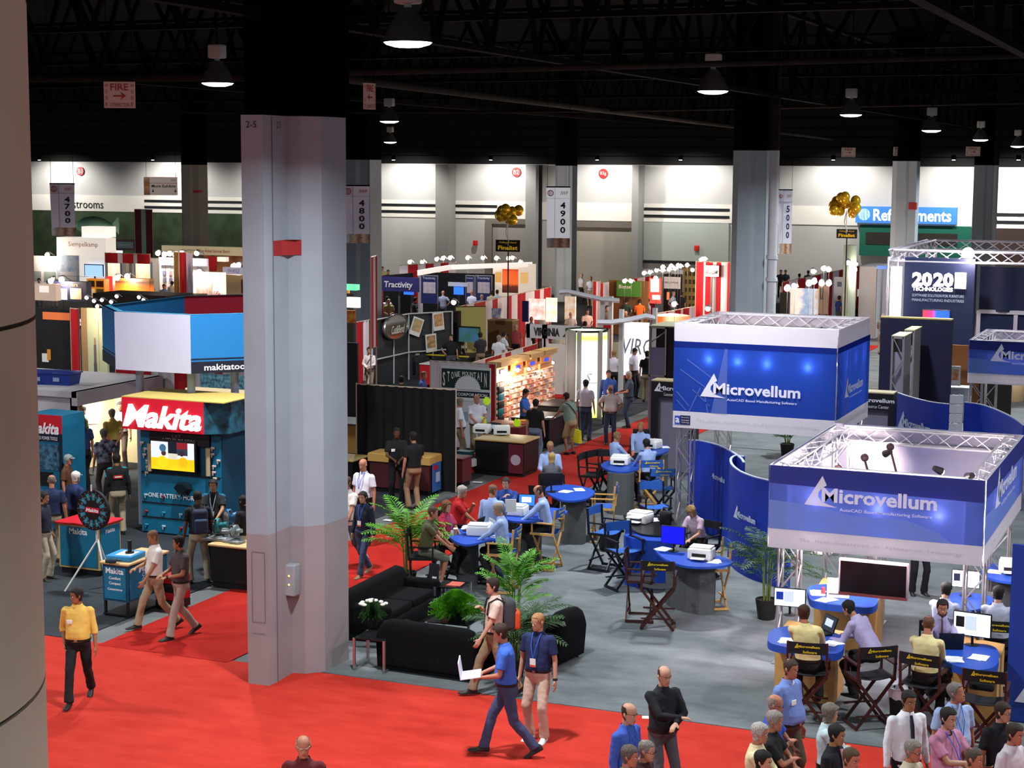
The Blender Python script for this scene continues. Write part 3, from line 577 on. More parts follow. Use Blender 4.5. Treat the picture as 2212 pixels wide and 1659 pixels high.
        if style == 'curly': md = hb.modifiers.new('s', 'SUBSURF'); md.levels = md.render_levels = 1; md = hb.modifiers.new('c', 'DISPLACE'); md.texture = _clouds(.02); md.strength = .03
    # ---- shirt
    tc, *tm = (top if isinstance(top, tuple) else (top,)); TOPS = {'w': 'c9c8cc'}; tc = TOPS.get(tc, tc)
    ms = tm[0] if tm and not isinstance(tm[0], str) else mat(tc, .85, noise_=.04, nscale=8)
    q = MB(); f_ = fat; tb = .045 if tuck else -.1
    R_ = [(tb, .172, .122, 0), (.1, .166, .118, .0), (.18, .162, .116, .0), (.28, .172, .122, 0), (.38, .187, .124, -.004), (.455, .188, .112, -.01), (.505, .155, .095, -.014), (.54, .105, .08, -.012), (.566, .073, .068, -.006), (.585, .066, .064, .0)]
    if not tuck: R_.insert(1, (.0, .176, .125, 0))
    wk = .88 if woman else 1; rings = []
    for t, hw, hd_, yo in R_:
        bel = math.exp(-((t - .14) / .13) ** 2) * f_; R3 = TD(t); c = T(t, 0, yo + bel * .55); ww = wk * (hw + bel * .35); 
        rings.append(ellr(c, R3 @ V((1, 0, 0)), R3 @ V((0, 1, 0)), ww, hd_ + bel * .6 + (.012 if woman and .25 < t < .42 else 0), 20))
    if tuck: rings.insert(0, [tuple(V(p) * 1.0 + V((0, 0, -.03))) for p in ellr(T(tb, 0, f_ * .3), V((1, 0, 0)), V((0, 1, 0)), .15 * wk, .105 + f_ * .4, 20)])
    q.loft(rings)
    for sd in (-1, 1):
        cap(q, T(.455, sd * .07, -.01), sh[sd], .068, .062 * bsf, 10)
        if sleeve == 'short': e = sh[sd].lerp(el[sd], .72); q.path([sh[sd], sh[sd].lerp(e, .5), e], [.062 * bsf, .063 * bsf, .067 * bsf], 12)
        elif sleeve == 'roll': q.path([sh[sd], el[sd], el[sd].lerp(wr[sd], .3)], [.06 * bsf, .054 * bsf, .05 * bsf], 12); cap(q, sh[sd], el[sd], .056, .052, 10)
        elif sleeve == 'long': cap(q, sh[sd], el[sd], .062 * bsf, .052 * bsf, 10); q.path([el[sd], el[sd].lerp(wr[sd], .5), wr[sd] + (wr[sd] - el[sd]).normalized() * .01], [.05 * bsf, .044, .038], 12)
    so_ = q.build('shirt' if not woman else 'blouse', th, ms); soften(so_, vox * 1.15, 3, .016 if near else .012)
    # collar
    q = MB(); cr_ = []
    for t, r, in ((.548, .082), (.592, .07), (.588, .074), (.545, .09)): cr_.append([tuple(T(t - .045 * math.exp(-(a_ - PI / 2) ** 2 / .35), (r) * math.cos(a_), -.004 + r * .98 * math.sin(a_))) for a_ in [PI / 2 + .16 + (2 * PI - .32) * i / 18 for i in range(19)]])
    q.loft([list(x) for x in zip(*cr_)], True); q.build('collar', th, ms)
    # ---- trousers
    BT = {'k': '8d7c66', 'bk': '17171b', 'jn': '3c4c66', 'gy': '4a4c52', 'shorts': '5b5f50', 'shorts2': 'a08f6a', 'nv': '20253a', 'lt': 'c0a695', 'db': '3a3228'}; mt = mat(BT.get(bot, bot), .85, noise_=.06, nscale=6)
    q = MB(); ztop = T(.065)
    q.loft([ellr(T(.075, 0, f_ * .25), V((1, 0, 0)), V((0, 1, 0)), .166 * wk + f_ * .2, .116 + f_ * .35, 20), ellr(T(.0, 0, f_ * .15), V((1, 0, 0)), V((0, 1, 0)), .18 + f_ * .1, .13 + f_ * .2, 20), ellr(V((0, -.01, hipz - .07)), V((1, 0, 0)), V((0, 1, 0)), .176, .125, 20), ellr(V((0, 0, hipz - .13)), V((1, 0, 0)), V((0, 1, 0)), .12, .09, 20)])
    for sd in (-1, 1):
        cap(q, hip[sd], kn[sd], .094, .07, 12)
        if bot in ('shorts', 'shorts2'): q.path([hip[sd], kn[sd], kn[sd].lerp(an[sd], .05)], [.095, .082, .08], 12)
        else: cap(q, kn[sd], kn[sd].lerp(an[sd], .5), .07, .066, 12); q.path([kn[sd], kn[sd].lerp(an[sd], .55), an[sd] + V((0, 0, -.03))], [.068, .064, .074], 12)
    to = q.build('trousers' if bot not in ('shorts', 'shorts2') else 'shorts', th, mt); soften(to, vox * 1.2, 3, .022 if near else .014)
    if tuck and dist < 60:
        q = MB(); q.loft([ellr(T(.05 + dz, 0, f_ * .3), V((1, 0, 0)), V((0, 1, 0)), .178 * wk + f_ * .25 + o_, .13 + f_ * .42 + o_, 24) for dz, o_ in ((-.012, -.02), (-.012, 0), (.02, 0), (.02, -.02))], False)
        q.mat(mat('a8a090', .3, metal=.8)).cbox(T(.053, 0, .131 + f_ * .72), (.045, .008, .035)); q.mats[0:0] = []; bo = q.build('belt', th) if False else None
        q2 = MB(); q2.mat(mat('1a1410', .5)); q2.v = q.v; q2.f = q.f; q2.sm = q.sm; nb = len(q.f) - 6; q2.mats.append(mat('a8a090', .3, metal=.8)); q2.m = [0] * nb + [1] * 6; q2.build('belt', th)
    # ---- shoes
    for sd in (-1, 1):
        ang = -sd * math.radians(ft[sd][1]); R3 = Rz(ang); a = an[sd]; pit = 0 if a.z < .12 else (-.5 if a.y < 0 and legs.startswith('walk') else 0.05); RP = R3 @ Rx(pit); q = MB(); base = a + V((0, 0, 0))
        prof = [(-.075, .025, -.085, -.03), (-.06, .034, -.087, .0), (.0, .036, -.087, .0), (.06, .04, -.087, -.02), (.12, .045, -.087, -.045), (.17, .042, -.087, -.055), (.2, .028, -.085, -.062), (.212, .01, -.08, -.068)]
        q.loft([[tuple(base + RP @ V((x * w_, y, z))) for x, z in ((-1, zl), (-1.02, (zl + zh) / 2 - .01), (-.6, zh - .004), (0, zh), (.6, zh - .004), (1.02, (zl + zh) / 2 - .01), (1, zl))] for y, w_, zl, zh in prof])
        q.build('shoe', th, mat(shoes, .5))
    # ---- extras
    for ex in extras:
        k, *ar = ex if isinstance(ex, tuple) else (ex,)
        if k == 'lanyard':
            q = MB(); q.mat(mat(ar[0] if ar else '2c56c0', .6)); fr = [T(.56, sd * .06, .06) for sd in (-1, 1)]; c = T(.24, 0, .15 + f_)
            for p_, sd in zip(fr, (-1, 1)): q.path([T(.585, sd * .062, -.0), p_, T(.42, sd * .04, .15 + f_ * .3), c], .006, 5)
            q.build('lanyard', th); q = MB(); q.mat(mat('e6e2dc', .5)).cbox(T(.19, 0, .152 + f_ * 1.1), (.085, .006, .11)).mat(mat('c85a48', .5)).cbox(T(.145, 0, .154 + f_ * 1.1), (.085, .006, .03)); q.build('badge', th)
        elif k == 'badge': q = MB(); R3 = TD(.36); q.M = Matrix.Translation(T(.34, .09, .128 + f_ * .3)) @ R3.to_4x4(); q.mat(mat('e8e6e2', .5)).rbox((0, 0, 0), (.085, .012, .065), .005); q.build('badge', th)
        elif k == 'glasses':
            q = MB(); q.mat(mat('1a1a1e', .3))
            for sd in (-1, 1): q.path([hp(sd * .033 + .02 * math.cos(a_), .1, .0 + .015 * math.sin(a_)) for a_ in [2 * PI * i / 10 for i in range(11)]], .002, 4); q.tube(hp(sd * .052, .1, .004), hp(sd * .08, .0, .006), .002, n=4)
            q.tube(hp(-.013, .1, .003), hp(.013, .1, .003), .002, n=4); q.build('glasses', th)
        elif k == 'sunglasses': q = MB(); q.mat(mat('0c0c0e', .2)).path([hp(-.06, .085, 0), hp(-.03, .1, -.002), hp(0, .1, .002), hp(.03, .1, -.002), hp(.06, .085, 0)], [.008, .014, .004, .014, .008], 6); q.build('sunglasses', th)
        elif k == 'watch': q = MB(); d = (wr[-1] - el[-1]).normalized(); q.mat(mat('1c1a18', .4)).tube(wr[-1] - d * .02, wr[-1] + d * .01, .034, n=12); q.build('watch', th)
        elif k == 'tie': q = MB(); q.mat(mat(ar[0], .6)).path([T(.55, 0, .085), T(.5, 0, .11), T(.3, 0, .15 + f_ * .5), T(.14, 0, .145 + f_)], [.014, .017, .026, .02], 4); q.build('tie', th)
        elif k == 'undershirt': q = MB(); q.mat(mat(ar[0] if ar else 'e8e8ea', .8)).ball(T(.545, 0, .05), (.045, .03, .04), 10, 8); q.build('undershirt', th)
        elif k == 'backpack':
            q = MB(); R3 = TD(.3); q.M = Matrix.Translation(T(.3, 0, -.21)) @ R3.to_4x4(); q.mat(mat(ar[0], .8)).rbox((0, 0, 0), (.3, .18, .46), .07, 4); q.build('backpack', th)
            q = MB(); q.M = Matrix.Translation(T(.22, 0, -.32)) @ R3.to_4x4(); q.mat(mat(ar[1], .8)).rbox((0, 0, 0), (.26, .1, .28), .045, 4); q.build('backpack_pocket', th)
            q = MB(); q.mat(mat('141418', .7))
            for sd in (-1, 1): q.path([T(.49, sd * .1, -.14), T(.56, sd * .11, -.02), T(.5, sd * .12, .1), T(.34, sd * .14, .13), T(.16, sd * .17, .02), T(.12, sd * .14, -.14)], .014, 6)
            q.build('backpack_straps', th)
        elif k == 'strap': q = MB(); q.mat(mat(ar[0] if ar else '16161a', .7)).path([T(.54, -.13, -.03), T(.5, -.11, .1), T(.3, .0, .142 + f_ * .6), T(.08, .17, .08), T(.05, .2, -.02), T(.3, .04, -.145), T(.5, -.11, -.12), T(.54, -.13, -.03)], .013, 6); q.build('bag_strap', th)
        elif k == 'sidebag': q = MB(); q.mat(mat(ar[0] if ar else '141418', .7)).rbox(T(-.02, .25, -.02), (.1, .3, .26), .03); q.build('shoulder_bag', th)
        elif k == 'yoke':   # contrast shoulder panels
            q = MB(); q.mat(mat(ar[0], .8))
            for sd in (-1, 1): q.path([T(.53, sd * .1, .0), T(.515, sd * .17, -.005), sh[sd] + V((0, 0, .02)), sh[sd].lerp(el[sd], .5) + V((sd * .012, 0, .0))], [.03, .045, .05, .055], 10)
            o_ = q.build('shoulder_panels', th); soften(o_, vox * 1.2, 2)
        elif k == 'print': q = MB(); q.M = Matrix.Translation(T(.36, 0, -.135)) @ TD(.36).to_4x4(); q.mat(mat('b5201c', .7)).cbox((0, 0, 0), (.2, .012, .07)); q.mat(mat('e0dcd8', .6)).cbox((0, -.004, 0), (.14, .012, .025)); q.build('shirt_print', th)
        elif k == 'jacket_front':
            q = MB(); q.mat(mat(ar[0], .8)).path([T(.56, .0, .09), T(.45, 0, .128), T(.3, 0, .136 + f_ * .4), T(.14, 0, .134 + f_)], [.018, .024, .022, .02], 6); q.build('jacket_opening', th)
        elif k == 'beard': q = MB(); q.mat(mat(ar[0], .8)).path([hp(-.06, .03, -.06), hp(-.035, .075, -.09), hp(0, .09, -.1), hp(.035, .075, -.09), hp(.06, .03, -.06)], [.012, .018, .02, .018, .012], 8); q.build('beard', th)
    R = dict(th=th, wr=wr, el=el, sh=sh, loc=loc, yaw=yaw, s=s, T=T, headc=headc)
    if seat: SEATED.append((th, loc, yaw, label, s * (hipz - .1)))
    return R
def hand_world(P, sd, dx=0, dy=0, dz=0):
    w = P['wr'][sd] + V((dx, dy, dz)); return V(P['loc']) + Rz(P['yaw']) @ (w * P['s'])
# ============================================================ shared booth pieces
def fabric(h, tr=.4, rough=.9):
    k = ('fab', h, tr)
    if k in _M: return _M[k]
    m = bpy.data.materials.new('fabric'); m.use_nodes = True; nt = m.node_tree; b = nt.nodes['Principled BSDF']; out = nt.nodes['Material Output']
    b.inputs['Base Color'].default_value = lin(h); b.inputs['Roughness'].default_value = rough; b.inputs['Specular IOR Level'].default_value = .15
    t = nt.nodes.new('ShaderNodeBsdfTranslucent'); t.inputs[0].default_value = lin(h); mx = nt.nodes.new('ShaderNodeMixShader'); mx.inputs[0].default_value = tr
    nt.links.new(b.outputs[0], mx.inputs[1]); nt.links.new(t.outputs[0], mx.inputs[2]); nt.links.new(mx.outputs[0], out.inputs[0]); _M[k] = m; return m
M_alu = mat('a9a4a6', .35, metal=.7); M_aluw = mat('c8c4c8', .4, metal=.3)
def logo(q, cx, cy, w, m, z=.012, sub=None, msub=None, tri=.3, bold=.03):
    """triangle mark, wordmark and small line beneath, total width w"""
    k = w * tri * .55; tx = cx - w / 2 + k * .95; q.mat(m)
    pts = [(0, 1), (.24, .5), (.02, .36), (-.2, .1), (-.22, -.12), (-.05, -.36), (.3, -.52), (.85, -.66), (-.95, -.62)]
    P2 = [(tx + x * k, cy + y * k, z) for x, y in pts]
    q.add(P2, [(0, 2, 1), (0, 3, 2), (0, 8, 3), (8, 4, 3), (8, 5, 4), (8, 6, 5), (8, 7, 6)])
    x0 = tx - .02 * k; tw = cx + w / 2 - x0; q.text('Microvellum', x0 + tw / 2, cy - .02 * k, tw, k * .78, z=z + .006, bold=bold)
    if sub: q.mat(msub or m).text(sub, x0 + tw * .56, cy - k * .78, tw * .8, k * .22, z=z, bold=.01)
def truss_col(q, x, y, z0, z1, w=.3, r=.022, step=.42, r2=.011):
    for sx in (-1, 1):
        for sy in (-1, 1): q.tube((x + sx * w / 2, y + sy * w / 2, z0), (x + sx * w / 2, y + sy * w / 2, z1), r, n=6)
    n = max(1, round((z1 - z0) / step)); d = (z1 - z0) / n
    for i in range(n):
        z = z0 + i * d; a, b = (-w / 2, w / 2) if i % 2 else (w / 2, -w / 2)
        for s in (-1, 1): q.tube((x + a, y + s * w / 2, z), (x + b, y + s * w / 2, z + d), r2, n=4).tube((x + s * w / 2, y + a, z), (x + s * w / 2, y + b, z + d), r2, n=4)
def truss_beam(q, a, b, w=.28, r=.02, step=.4, r2=.01, vert=None):
    a = V(a); b = V(b); d = (b - a).normalized(); s = d.cross(V((0, 0, 1))).normalized(); u = V((0, 0, 1)); vert = vert or w
    offs = [s * i * w / 2 + u * j * vert / 2 for i, j in ((-1, -1), (1, -1), (1, 1), (-1, 1))]
    for o in offs: q.tube(a + o, b + o, r, n=6)
    n = max(1, round((b - a).length / step)); st = (b - a) / n
    for i in range(n):
        for j in range(4):
            o1, o2 = offs[j], offs[(j + 1) % 4]
            if i % 2: o1, o2 = o2, o1
            q.tube(a + st * i + o1, a + st * (i + 1) + o2, r2, n=4)
def spot_thing(th_parent, pos, target, power, size=.03, ang=60, col=(1, .86, .78), bulb=True, name='spot_fitting'):
    q = MB(); d = (V(target) - V(pos)).normalized(); q.mat(mat('1c1a1c', .5)).tube(V(pos) - d * .16, V(pos), .045, .07, 10); q.build(name, th_parent)
    q = MB(); q.mat(mat('ffffff', .5, emit=12, emit_col='fff0f4')).ball(V(pos) + d * .005, .05, 8, 6); q.build('bulb', th_parent)
    l = bpy.data.lights.new('spot_light', 'SPOT'); l.energy = power; l.spot_size = math.radians(ang); l.spot_blend = .8; l.shadow_soft_size = .06; l.color = col
    o = bpy.data.objects.new('spot_light', l); COL.objects.link(o); o.parent = th_parent; o.location = V(pos) + d * .08; o.rotation_euler = d.to_track_quat('-Z', 'Y').to_euler()
def cube_sign(x0, x1, y0, y1, z0, z1, label, style, legs=True, legpos=None):
    th = thing('cube_sign', label, 'hanging sign', ((x0 + x1) / 2, (y0 + y1) / 2, z0), 0, None); ox, oy = (x0 + x1) / 2, (y0 + y1) / 2; W = x1 - x0; D = y1 - y0; H = z1 - z0
    q = MB(); q.mat(M_aluw)
    r = .3
    for zz in (H - .16, .16):
        for a, b in (((-W / 2 + r / 2, -D / 2 + r / 2), (W / 2 - r / 2, -D / 2 + r / 2)), ((W / 2 - r / 2, -D / 2 + r / 2), (W / 2 - r / 2, D / 2 - r / 2)), ((W / 2 - r / 2, D / 2 - r / 2), (-W / 2 + r / 2, D / 2 - r / 2)), ((-W / 2 + r / 2, D / 2 - r / 2), (-W / 2 + r / 2, -D / 2 + r / 2))):
            truss_beam(q, (a[0], a[1], zz), (b[0], b[1], zz), .26, .018, .34, .009)
    for sx in (-1, 1):
        for sy in (-1, 1): truss_col(q, sx * (W / 2 - r / 2), sy * (D / 2 - r / 2), .3, H - .3, .26)
    q.build('truss_frame', th)
    WHT = fabric('e8e2ec', .35); BLU = fabric(style['blue'], .55); BLU2 = fabric(style['blue2'], .55); DK = fabric(style['dark'], .5); LT = fabric('e9e6ee', .3)
    for name, o, xd, ww in (('front', (0, -D / 2 - .02, 0), (1, 0, 0), W), ('right', (W / 2 + .02, 0, 0), (0, 1, 0), D), ('rear', (0, D / 2 + .02, 0), (-1, 0, 0), W), ('left', (-W / 2 - .02, 0, 0), (0, -1, 0), D)):
        F0 = frame(o, xd); q = MB(); q.M = F0
        tb = style['top']; bb = style['bot']; mb_ = H * bb; mt_ = H * (1 - tb)
        def rect(a, b, c, d, m, z=0): q.mat(m).add([(a, c, z), (b, c, z), (b, d, z), (a, d, z)], [(0, 1, 2, 3)])
        inner = fabric('f2e6ea', .75); q.mat(inner).add([(-ww / 2, 0, -.012), (ww / 2, 0, -.012), (ww / 2, H, -.012), (-ww / 2, H, -.012)], [(3, 2, 1, 0)])
        if tb: rect(-ww / 2, ww / 2, mt_, H, WHT)
        rect(-ww / 2, ww / 2, 0, mb_, WHT)
        n = 10; xs = [-ww / 2 + ww * i / n for i in range(n + 1)]
        rect(-ww / 2, ww / 2, mb_, mt_, BLU)
        q.mat(fabric('dcd8e4', .3)).add([(-ww / 2, 0, -.012), (ww / 2, 0, -.012), (ww / 2, 0, 0), (-ww / 2, 0, 0), (-ww / 2, H, -.012), (ww / 2, H, -.012), (ww / 2, H, 0), (-ww / 2, H, 0)], [(0, 1, 2, 3), (7, 6, 5, 4)])
        q.build('fabric_panel', th)
        q = MB(); q.M = F0
        if style['pat'] == 'compass':
            q.mat(BLU2).add([(-ww * .18, mt_ - .1, .004), (-ww * .165, mt_ - .1, .004), (-ww * .16, mb_, .004), (-ww * .26, mb_, .004)], [(0, 3, 2, 1)])
            for (a, b, c, d) in ((-.33, .35, -.4, .0), (-.31, .35, -.28, .0), (-.38, .32, -.27, .1), (-.48, .28, -.4, .08), (-.46, .6, -.3, .36), (-.42, .75, -.26, .5), (-.48, .16, -.42, .02)):
                A = V((a * ww, mb_ + b * (mt_ - mb_), .005)); B = V((c * ww, mb_ + d * (mt_ - mb_), .005)); nn = (B - A).cross(V((0, 0, 1))).normalized() * .012; q.add([A - nn, B - nn, B + nn, A + nn], [(0, 1, 2, 3), ])
            q.mat(DK)
            q.add([(-ww / 2, mt_ - .12, .004), (ww / 2, mt_ - .12, .004), (ww / 2, mt_, .004), (-ww / 2, mt_, .004)], [(0, 1, 2, 3)])
        else:
            q.mat(BLU2).add([(-ww / 2, mb_ + .45 * (mt_ - mb_), .004), (-ww * .3, mb_ + .42 * (mt_ - mb_), .004), (-ww * .1, mb_ + .3 * (mt_ - mb_), .004), (ww * .15, mb_ + .3 * (mt_ - mb_), .004), (ww * .3, mb_ + .15 * (mt_ - mb_), .004), (ww * .36, mb_, .004), (-ww / 2, mb_, .004)], [(6, 5, 4, 3, 2, 1, 0)])
            q.mat(DK).add([(-ww / 2, mt_, .004), (-ww / 2, mb_ + .72 * (mt_ - mb_), .004), (ww / 2, mb_ + .66 * (mt_ - mb_), .004), (ww / 2, mt_, .004)], [(0, 1, 2, 3)])
        q.build('printed_pattern', th)
        q = MB(); q.M = F0; wl = fabric('f6f2fb', .25)
        lw = ww * (.62 if name in ('front', 'rear') else .55); logo(q, (-.02 if name == 'front' else 0) * ww, mb_ + (mt_ - mb_) * style['ly'], lw, wl, .01, 'AutoCAD Based Manufacturing Software', tri=.26)
        q.build('lettering', th)
        q = MB(); q.M = F0; q.mat(fabric('c9c2cc', .2)).text('The  Next  Generation  in  Automation  Technology', .03 * ww, mb_ * .5, ww * .76, mb_ * .2, z=.008, spacing=1.3)
        if style['pat'] == 'compass' and name == 'front':
            q.mat(fabric('3a55b8', .2)).add([(-ww * .49, mb_ * .2, .006), (-ww * .455, mb_ * .2, .006), (-ww * .455, mb_ * .72, .006), (-ww * .49, mb_ * .72, .006)], [(0, 1, 2, 3)]); q.mat(fabric('2a3050', .2)).add([(-ww * .455, mb_ * .2, .006), (-ww * .39, mb_ * .2, .006), (-ww * .39, mb_ * .76, .006), (-ww * .455, mb_ * .76, .006)], [(0, 1, 2, 3)])
            q.mat(wl).text('a', -ww * .472, mb_ * .45, None, mb_ * .3, z=.01, bold=.02)
            for i, t in enumerate(('Powered by', 'Autodesk', 'Technology')): q.text(t, -ww * .422, mb_ * (.63 - .15 * i), ww * .05, None, z=.01)
        q.build('slogan', th)
    return th
def legs_of(th, pts, z, label_part='tower'):
    for x, y in pts:
        q = MB(); q.mat(M_alu); truss_col(q, x - th.location.x, y - th.location.y, -th.location.z + .02, z - th.location.z, .3); q.cbox((x - th.location.x, y - th.location.y, -th.location.z + .025), (.42, .42, .02)); q.build('truss_tower', th)
# far cube
def glow_bulb(th, p, e, col):
    q = MB(); q.mat(mat('ffffff', .5, emit=30, emit_col='fff4ff')).ball(p, .045, 10, 7).tube(p, V(p) + V((0, .0, .2)), .012, n=5); q.build('bulb', th)
    l = bpy.data.lights.new('bulb_light', 'POINT'); l.energy = e; l.shadow_soft_size = .05; l.color = col; o = bpy.data.objects.new('bulb_light', l); COL.objects.link(o); o.parent = th; o.location = V(p) + V((0, -.07 if abs(p[1]) > 1.4 else 0, 0))
c1 = cube_sign(-10.87, -7.42, 34.8, 38.1, 2.5, 4.72, 'large blue cube sign with white top and bottom bands, behind the nearer one', dict(blue='2a50b8', blue2='6f86d8', dark='1c3390', top=.17, bot=.16, pat='compass', ly=.36))
legs_of(c1, [(-10.65, 35.0), (-7.65, 35.0), (-10.65, 37.9), (-7.65, 37.9)], 2.5)
for u in (.22, .4, .58, .83):
    x = -3.45 / 2 + 3.45 * u; glow_bulb(c1, (x, -1.56, 1.5 - .1 * u), 60, (.8, .84, 1))
for u in (.3, .55, .8): glow_bulb(c1, (1.55, -1.65 + 3.3 * u, 1.4), 25, (.8, .84, 1))
for px_, py_ in ((-.9, -.6), (.9, .8)): spot_thing(c1, (px_, py_, 1.9), (px_ * 1.4, 1.6, 1.0), 90, ang=130, col=(1, .93, .95))
# near cube
c2 = cube_sign(-6.62, -3.32, 26.35, 31.2, 2.02, 3.34, 'nearest blue cube sign glowing over the desks, its open top full of trusses', dict(blue='6078d4', blue2='9ab4f0', dark='4a509c', top=0, bot=.235, pat='wave', ly=.60))
legs_of(c2, [(-6.4, 26.9), (-6.35, 30.0), (-3.55, 27.4), (-3.6, 30.95), (-5.6, 29.9)], 2.02)
for u in (.22, .52, .8): glow_bulb(c2, (-1.65 + 3.3 * u, -2.3, .82 - u * .12), 220 if u > .7 else 360, (1, .86, .95))
glow_bulb(c2, (1.5, -1.3, .7), 25, (1, .86, .95)); glow_bulb(c2, (.2, -2.15, .25), 150, (1, .82, .86)); glow_bulb(c2, (-1.0, -2.15, .25), 150, (1, .82, .86))
for a_, b_ in ((-.8, -1), (.6, .2), (-.6, 1.6)): spot_thing(c2, (a_, b_, .95), (a_ * 2.2, b_ + .6, .5), 260, ang=160, col=(1, .86, .84))
spot_thing(c2, (1.35, -2.1, 1.3), (.2, -.2, .6), 25, ang=110, col=(1, .85, .8), name='top_spot')
q = MB(); q.mat(mat('3a2226', .5))
for k in range(3): q.tube((-1.0 + .32 * k, -.4 + 1.15 * k * .5, .95 + .12 * k), (-.72 + .32 * k, -.9 + 1.1 * k * .5, .45 + .1 * k), .02, n=5).ball((-1.0 + .32 * k, -.4 + 1.15 * k * .5, .98 + .12 * k), .07, 8, 6)
q.build('lamp_arms', c2)
# third cube at right edge
a3 = PD(2095, 733, 48); c3 = cube_sign(a3.x, a3.x + 3.4, a3.y, a3.y + 3.6, 2.06, 3.26, 'blue cube sign cut by the right frame edge in the distance', dict(blue='4a63c4', blue2='7fa0e6', dark='3a3f86', top=0, bot=.235, pat='wave', ly=.6))
legs_of(c3, [(a3.x + .2, a3.y + .2), (a3.x + 3.2, a3.y + .2), (a3.x + .2, a3.y + 3.4), (a3.x + 3.2, a3.y + 3.4)], 2.06)
spot_thing(c3, (-.4, -1.2, .7), (-.4, -1.8, .5), 40, ang=150); spot_thing(c3, (-.2, .2, .9), (-1.2, 1.4, .5), 45, ang=150)
# black flat screen hung under the near cube
a = G(1815, 1200, 1.94); th = thing('flat_screen', 'large switched-off black flat screen hanging under the nearest blue cube', 'television', (a.x + .58, 26.6, 1.05))
k = 26.6 / a.y; A = PY(1812, 1205, 26.6); B = PY(1960, 1300, 26.6); w_ = B.x - A.x; h_ = A.z - B.z; th.location = ((A.x + B.x) / 2, 26.6, (A.z + B.z) / 2)
q = MB(); q.mat(mat('9a8a8a', .4)).rbox((0, .06, 0), (w_, .1, h_), .02); q.build('casing', th); q = MB(); q.mat(mat('0a0608', .25)).box(-w_ / 2 + .03, w_ / 2 - .03, -.004, .01, -h_ / 2 + .06, h_ / 2 - .04); q.build('screen', th)
q = MB(); q.mat(mat('5a2a2a', .4)).box(-w_ / 2 + .01, w_ / 2 - .01, -.008, .01, -h_ / 2 + .01, -h_ / 2 + .055); q.build('speaker_bar', th)
q = MB(); q.mat(M_alu).tube((0, .12, h_ / 2 - .1), (0, .12, 2.3 - th.location.z), .03, n=8); q.build('mount', th)
# ------------------------------------------------------------ director's chairs
WOODS = {'natural': 'c79a58', 'black': '12100f', 'dark': '3a1c16', 'navy': '10131f'}
def director_chair(wood, cloth, label, text=True, hseat=.74):
    th = thing('director_chair', label, 'chair', (0, 0, 0), 0, 'tall director chairs'); mw = mat(WOODS[wood], .45, noise_=.12, nscale=12); mc = mat(cloth, .85); W = .56; Dp = .42; s = hseat
    for y, sg in ((Dp / 2, 1), (Dp / 2 - .03, -1), (-Dp / 2, 1), (-Dp / 2 - .03, -1)):
        q = MB(); q.mat(mw).bar((-sg * W / 2, y, 0.01), (sg * W / 2, y, s - .02), .028, .042); q.build('leg', th)
    for sx in (-1, 1):
        q = MB(); q.mat(mw).bar((sx * W / 2, -Dp / 2 - .04, s), (sx * W / 2, Dp / 2 + .04, s), .045, .045).bar((sx * W / 2, -Dp / 2 - .04, .03), (sx * W / 2, Dp / 2 + .04, .03), .03, .04); q.build('side_rail', th)
        q = MB(); q.mat(mw).bar((sx * W / 2, -Dp / 2 - .02, s), (sx * W / 2, -Dp / 2 - .06, s + .5), .03, .04).bar((sx * W / 2, Dp / 2, s), (sx * W / 2, Dp / 2, s + .21), .03, .03); q.build('post', th)
        q = MB(); q.mat(mw).bar((sx * W / 2, -Dp / 2 - .05, s + .22), (sx * W / 2, Dp / 2 + .04, s + .22), .055, .022); q.build('armrest', th)
    q = MB(); q.mat(mw).bar((-W / 2, Dp / 2 + .02, .28), (W / 2, Dp / 2 + .02, .28), .04, .022).bar((-W / 2, -Dp / 2, .2), (W / 2, -Dp / 2, .2), .03, .02); q.build('footrest', th)
    q = MB(); q.mat(mc); n = 8; q.loft([[(-W / 2 + W * i / n, y, s + .025 - .035 * math.sin(PI * i / n)) for i in range(n + 1)] + [(W / 2 - W * i / n, y, s + .02 - .04 * math.sin(PI * i / n)) for i in range(n + 1)] for y in (-Dp / 2, Dp / 2)], True); q.build('seat', th)
    q = MB(); q.mat(mc); pr = [(-W / 2 + W * i / n, -Dp / 2 - .06 - .03 * math.sin(PI * i / n)) for i in range(n + 1)]; q.loft([[(x, y, z) for x, y in pr] + [(x, y - .012, z) for x, y in reversed(pr)] for z in (s + .33, s + .5)], True); bk = q.build('backrest', th)
    if text:
        q = MB(); q.M = frame((0, -Dp / 2 - .106, s + .415), (1, 0, 0)); yl = mat('c9b81e', .6)
        logo(q, 0, .03, .36, yl, .0, None, tri=.22, bold=.04); q.mat(yl).text('Software', .04, -.05, .2, .038, z=0, bold=.03); q.build('lettering', bk)
    return th
CH = {}
CHS = []
def chair(kind, px, py, face, label, z=1.155, turn=None, zoff=.015):
    wood, cloth = kind
    p = G(px, py, z); yaw = view_yaw(p) - math.radians(face); off = Rz(yaw) @ V((0, -.27, 0)); loc = (p.x - off.x, p.y - off.y, zoff)
    if kind not in CH: c = director_chair(wood, cloth, label); CH[kind] = c; c.location = loc; c.rotation_euler = (0, 0, yaw); bpy.context.view_layer.update()
    else: c = dup(CH[kind], loc, yaw, label)
    CHS.append(c); return c
NB = ('natural', '1f4f9e'); BB = ('navy', '2458a8'); DKc = ('dark', '14141a'); BK = ('black', '17181e')
chair(DKc, 1421, 1224, 4, 'mahogany director chair with black back seen from behind at the curved grey desk')
chair(DKc, 1353, 1200, 95, 'mahogany director chair turned sideways beside the blue crescent desk')
chair(DKc, 1744, 1402, 5, 'mahogany director chair under the seated man in the cream shirt at the left wooden desk')
chair(DKc, 1897, 1411, 335, 'mahogany director chair behind the man leaning in to a laptop')
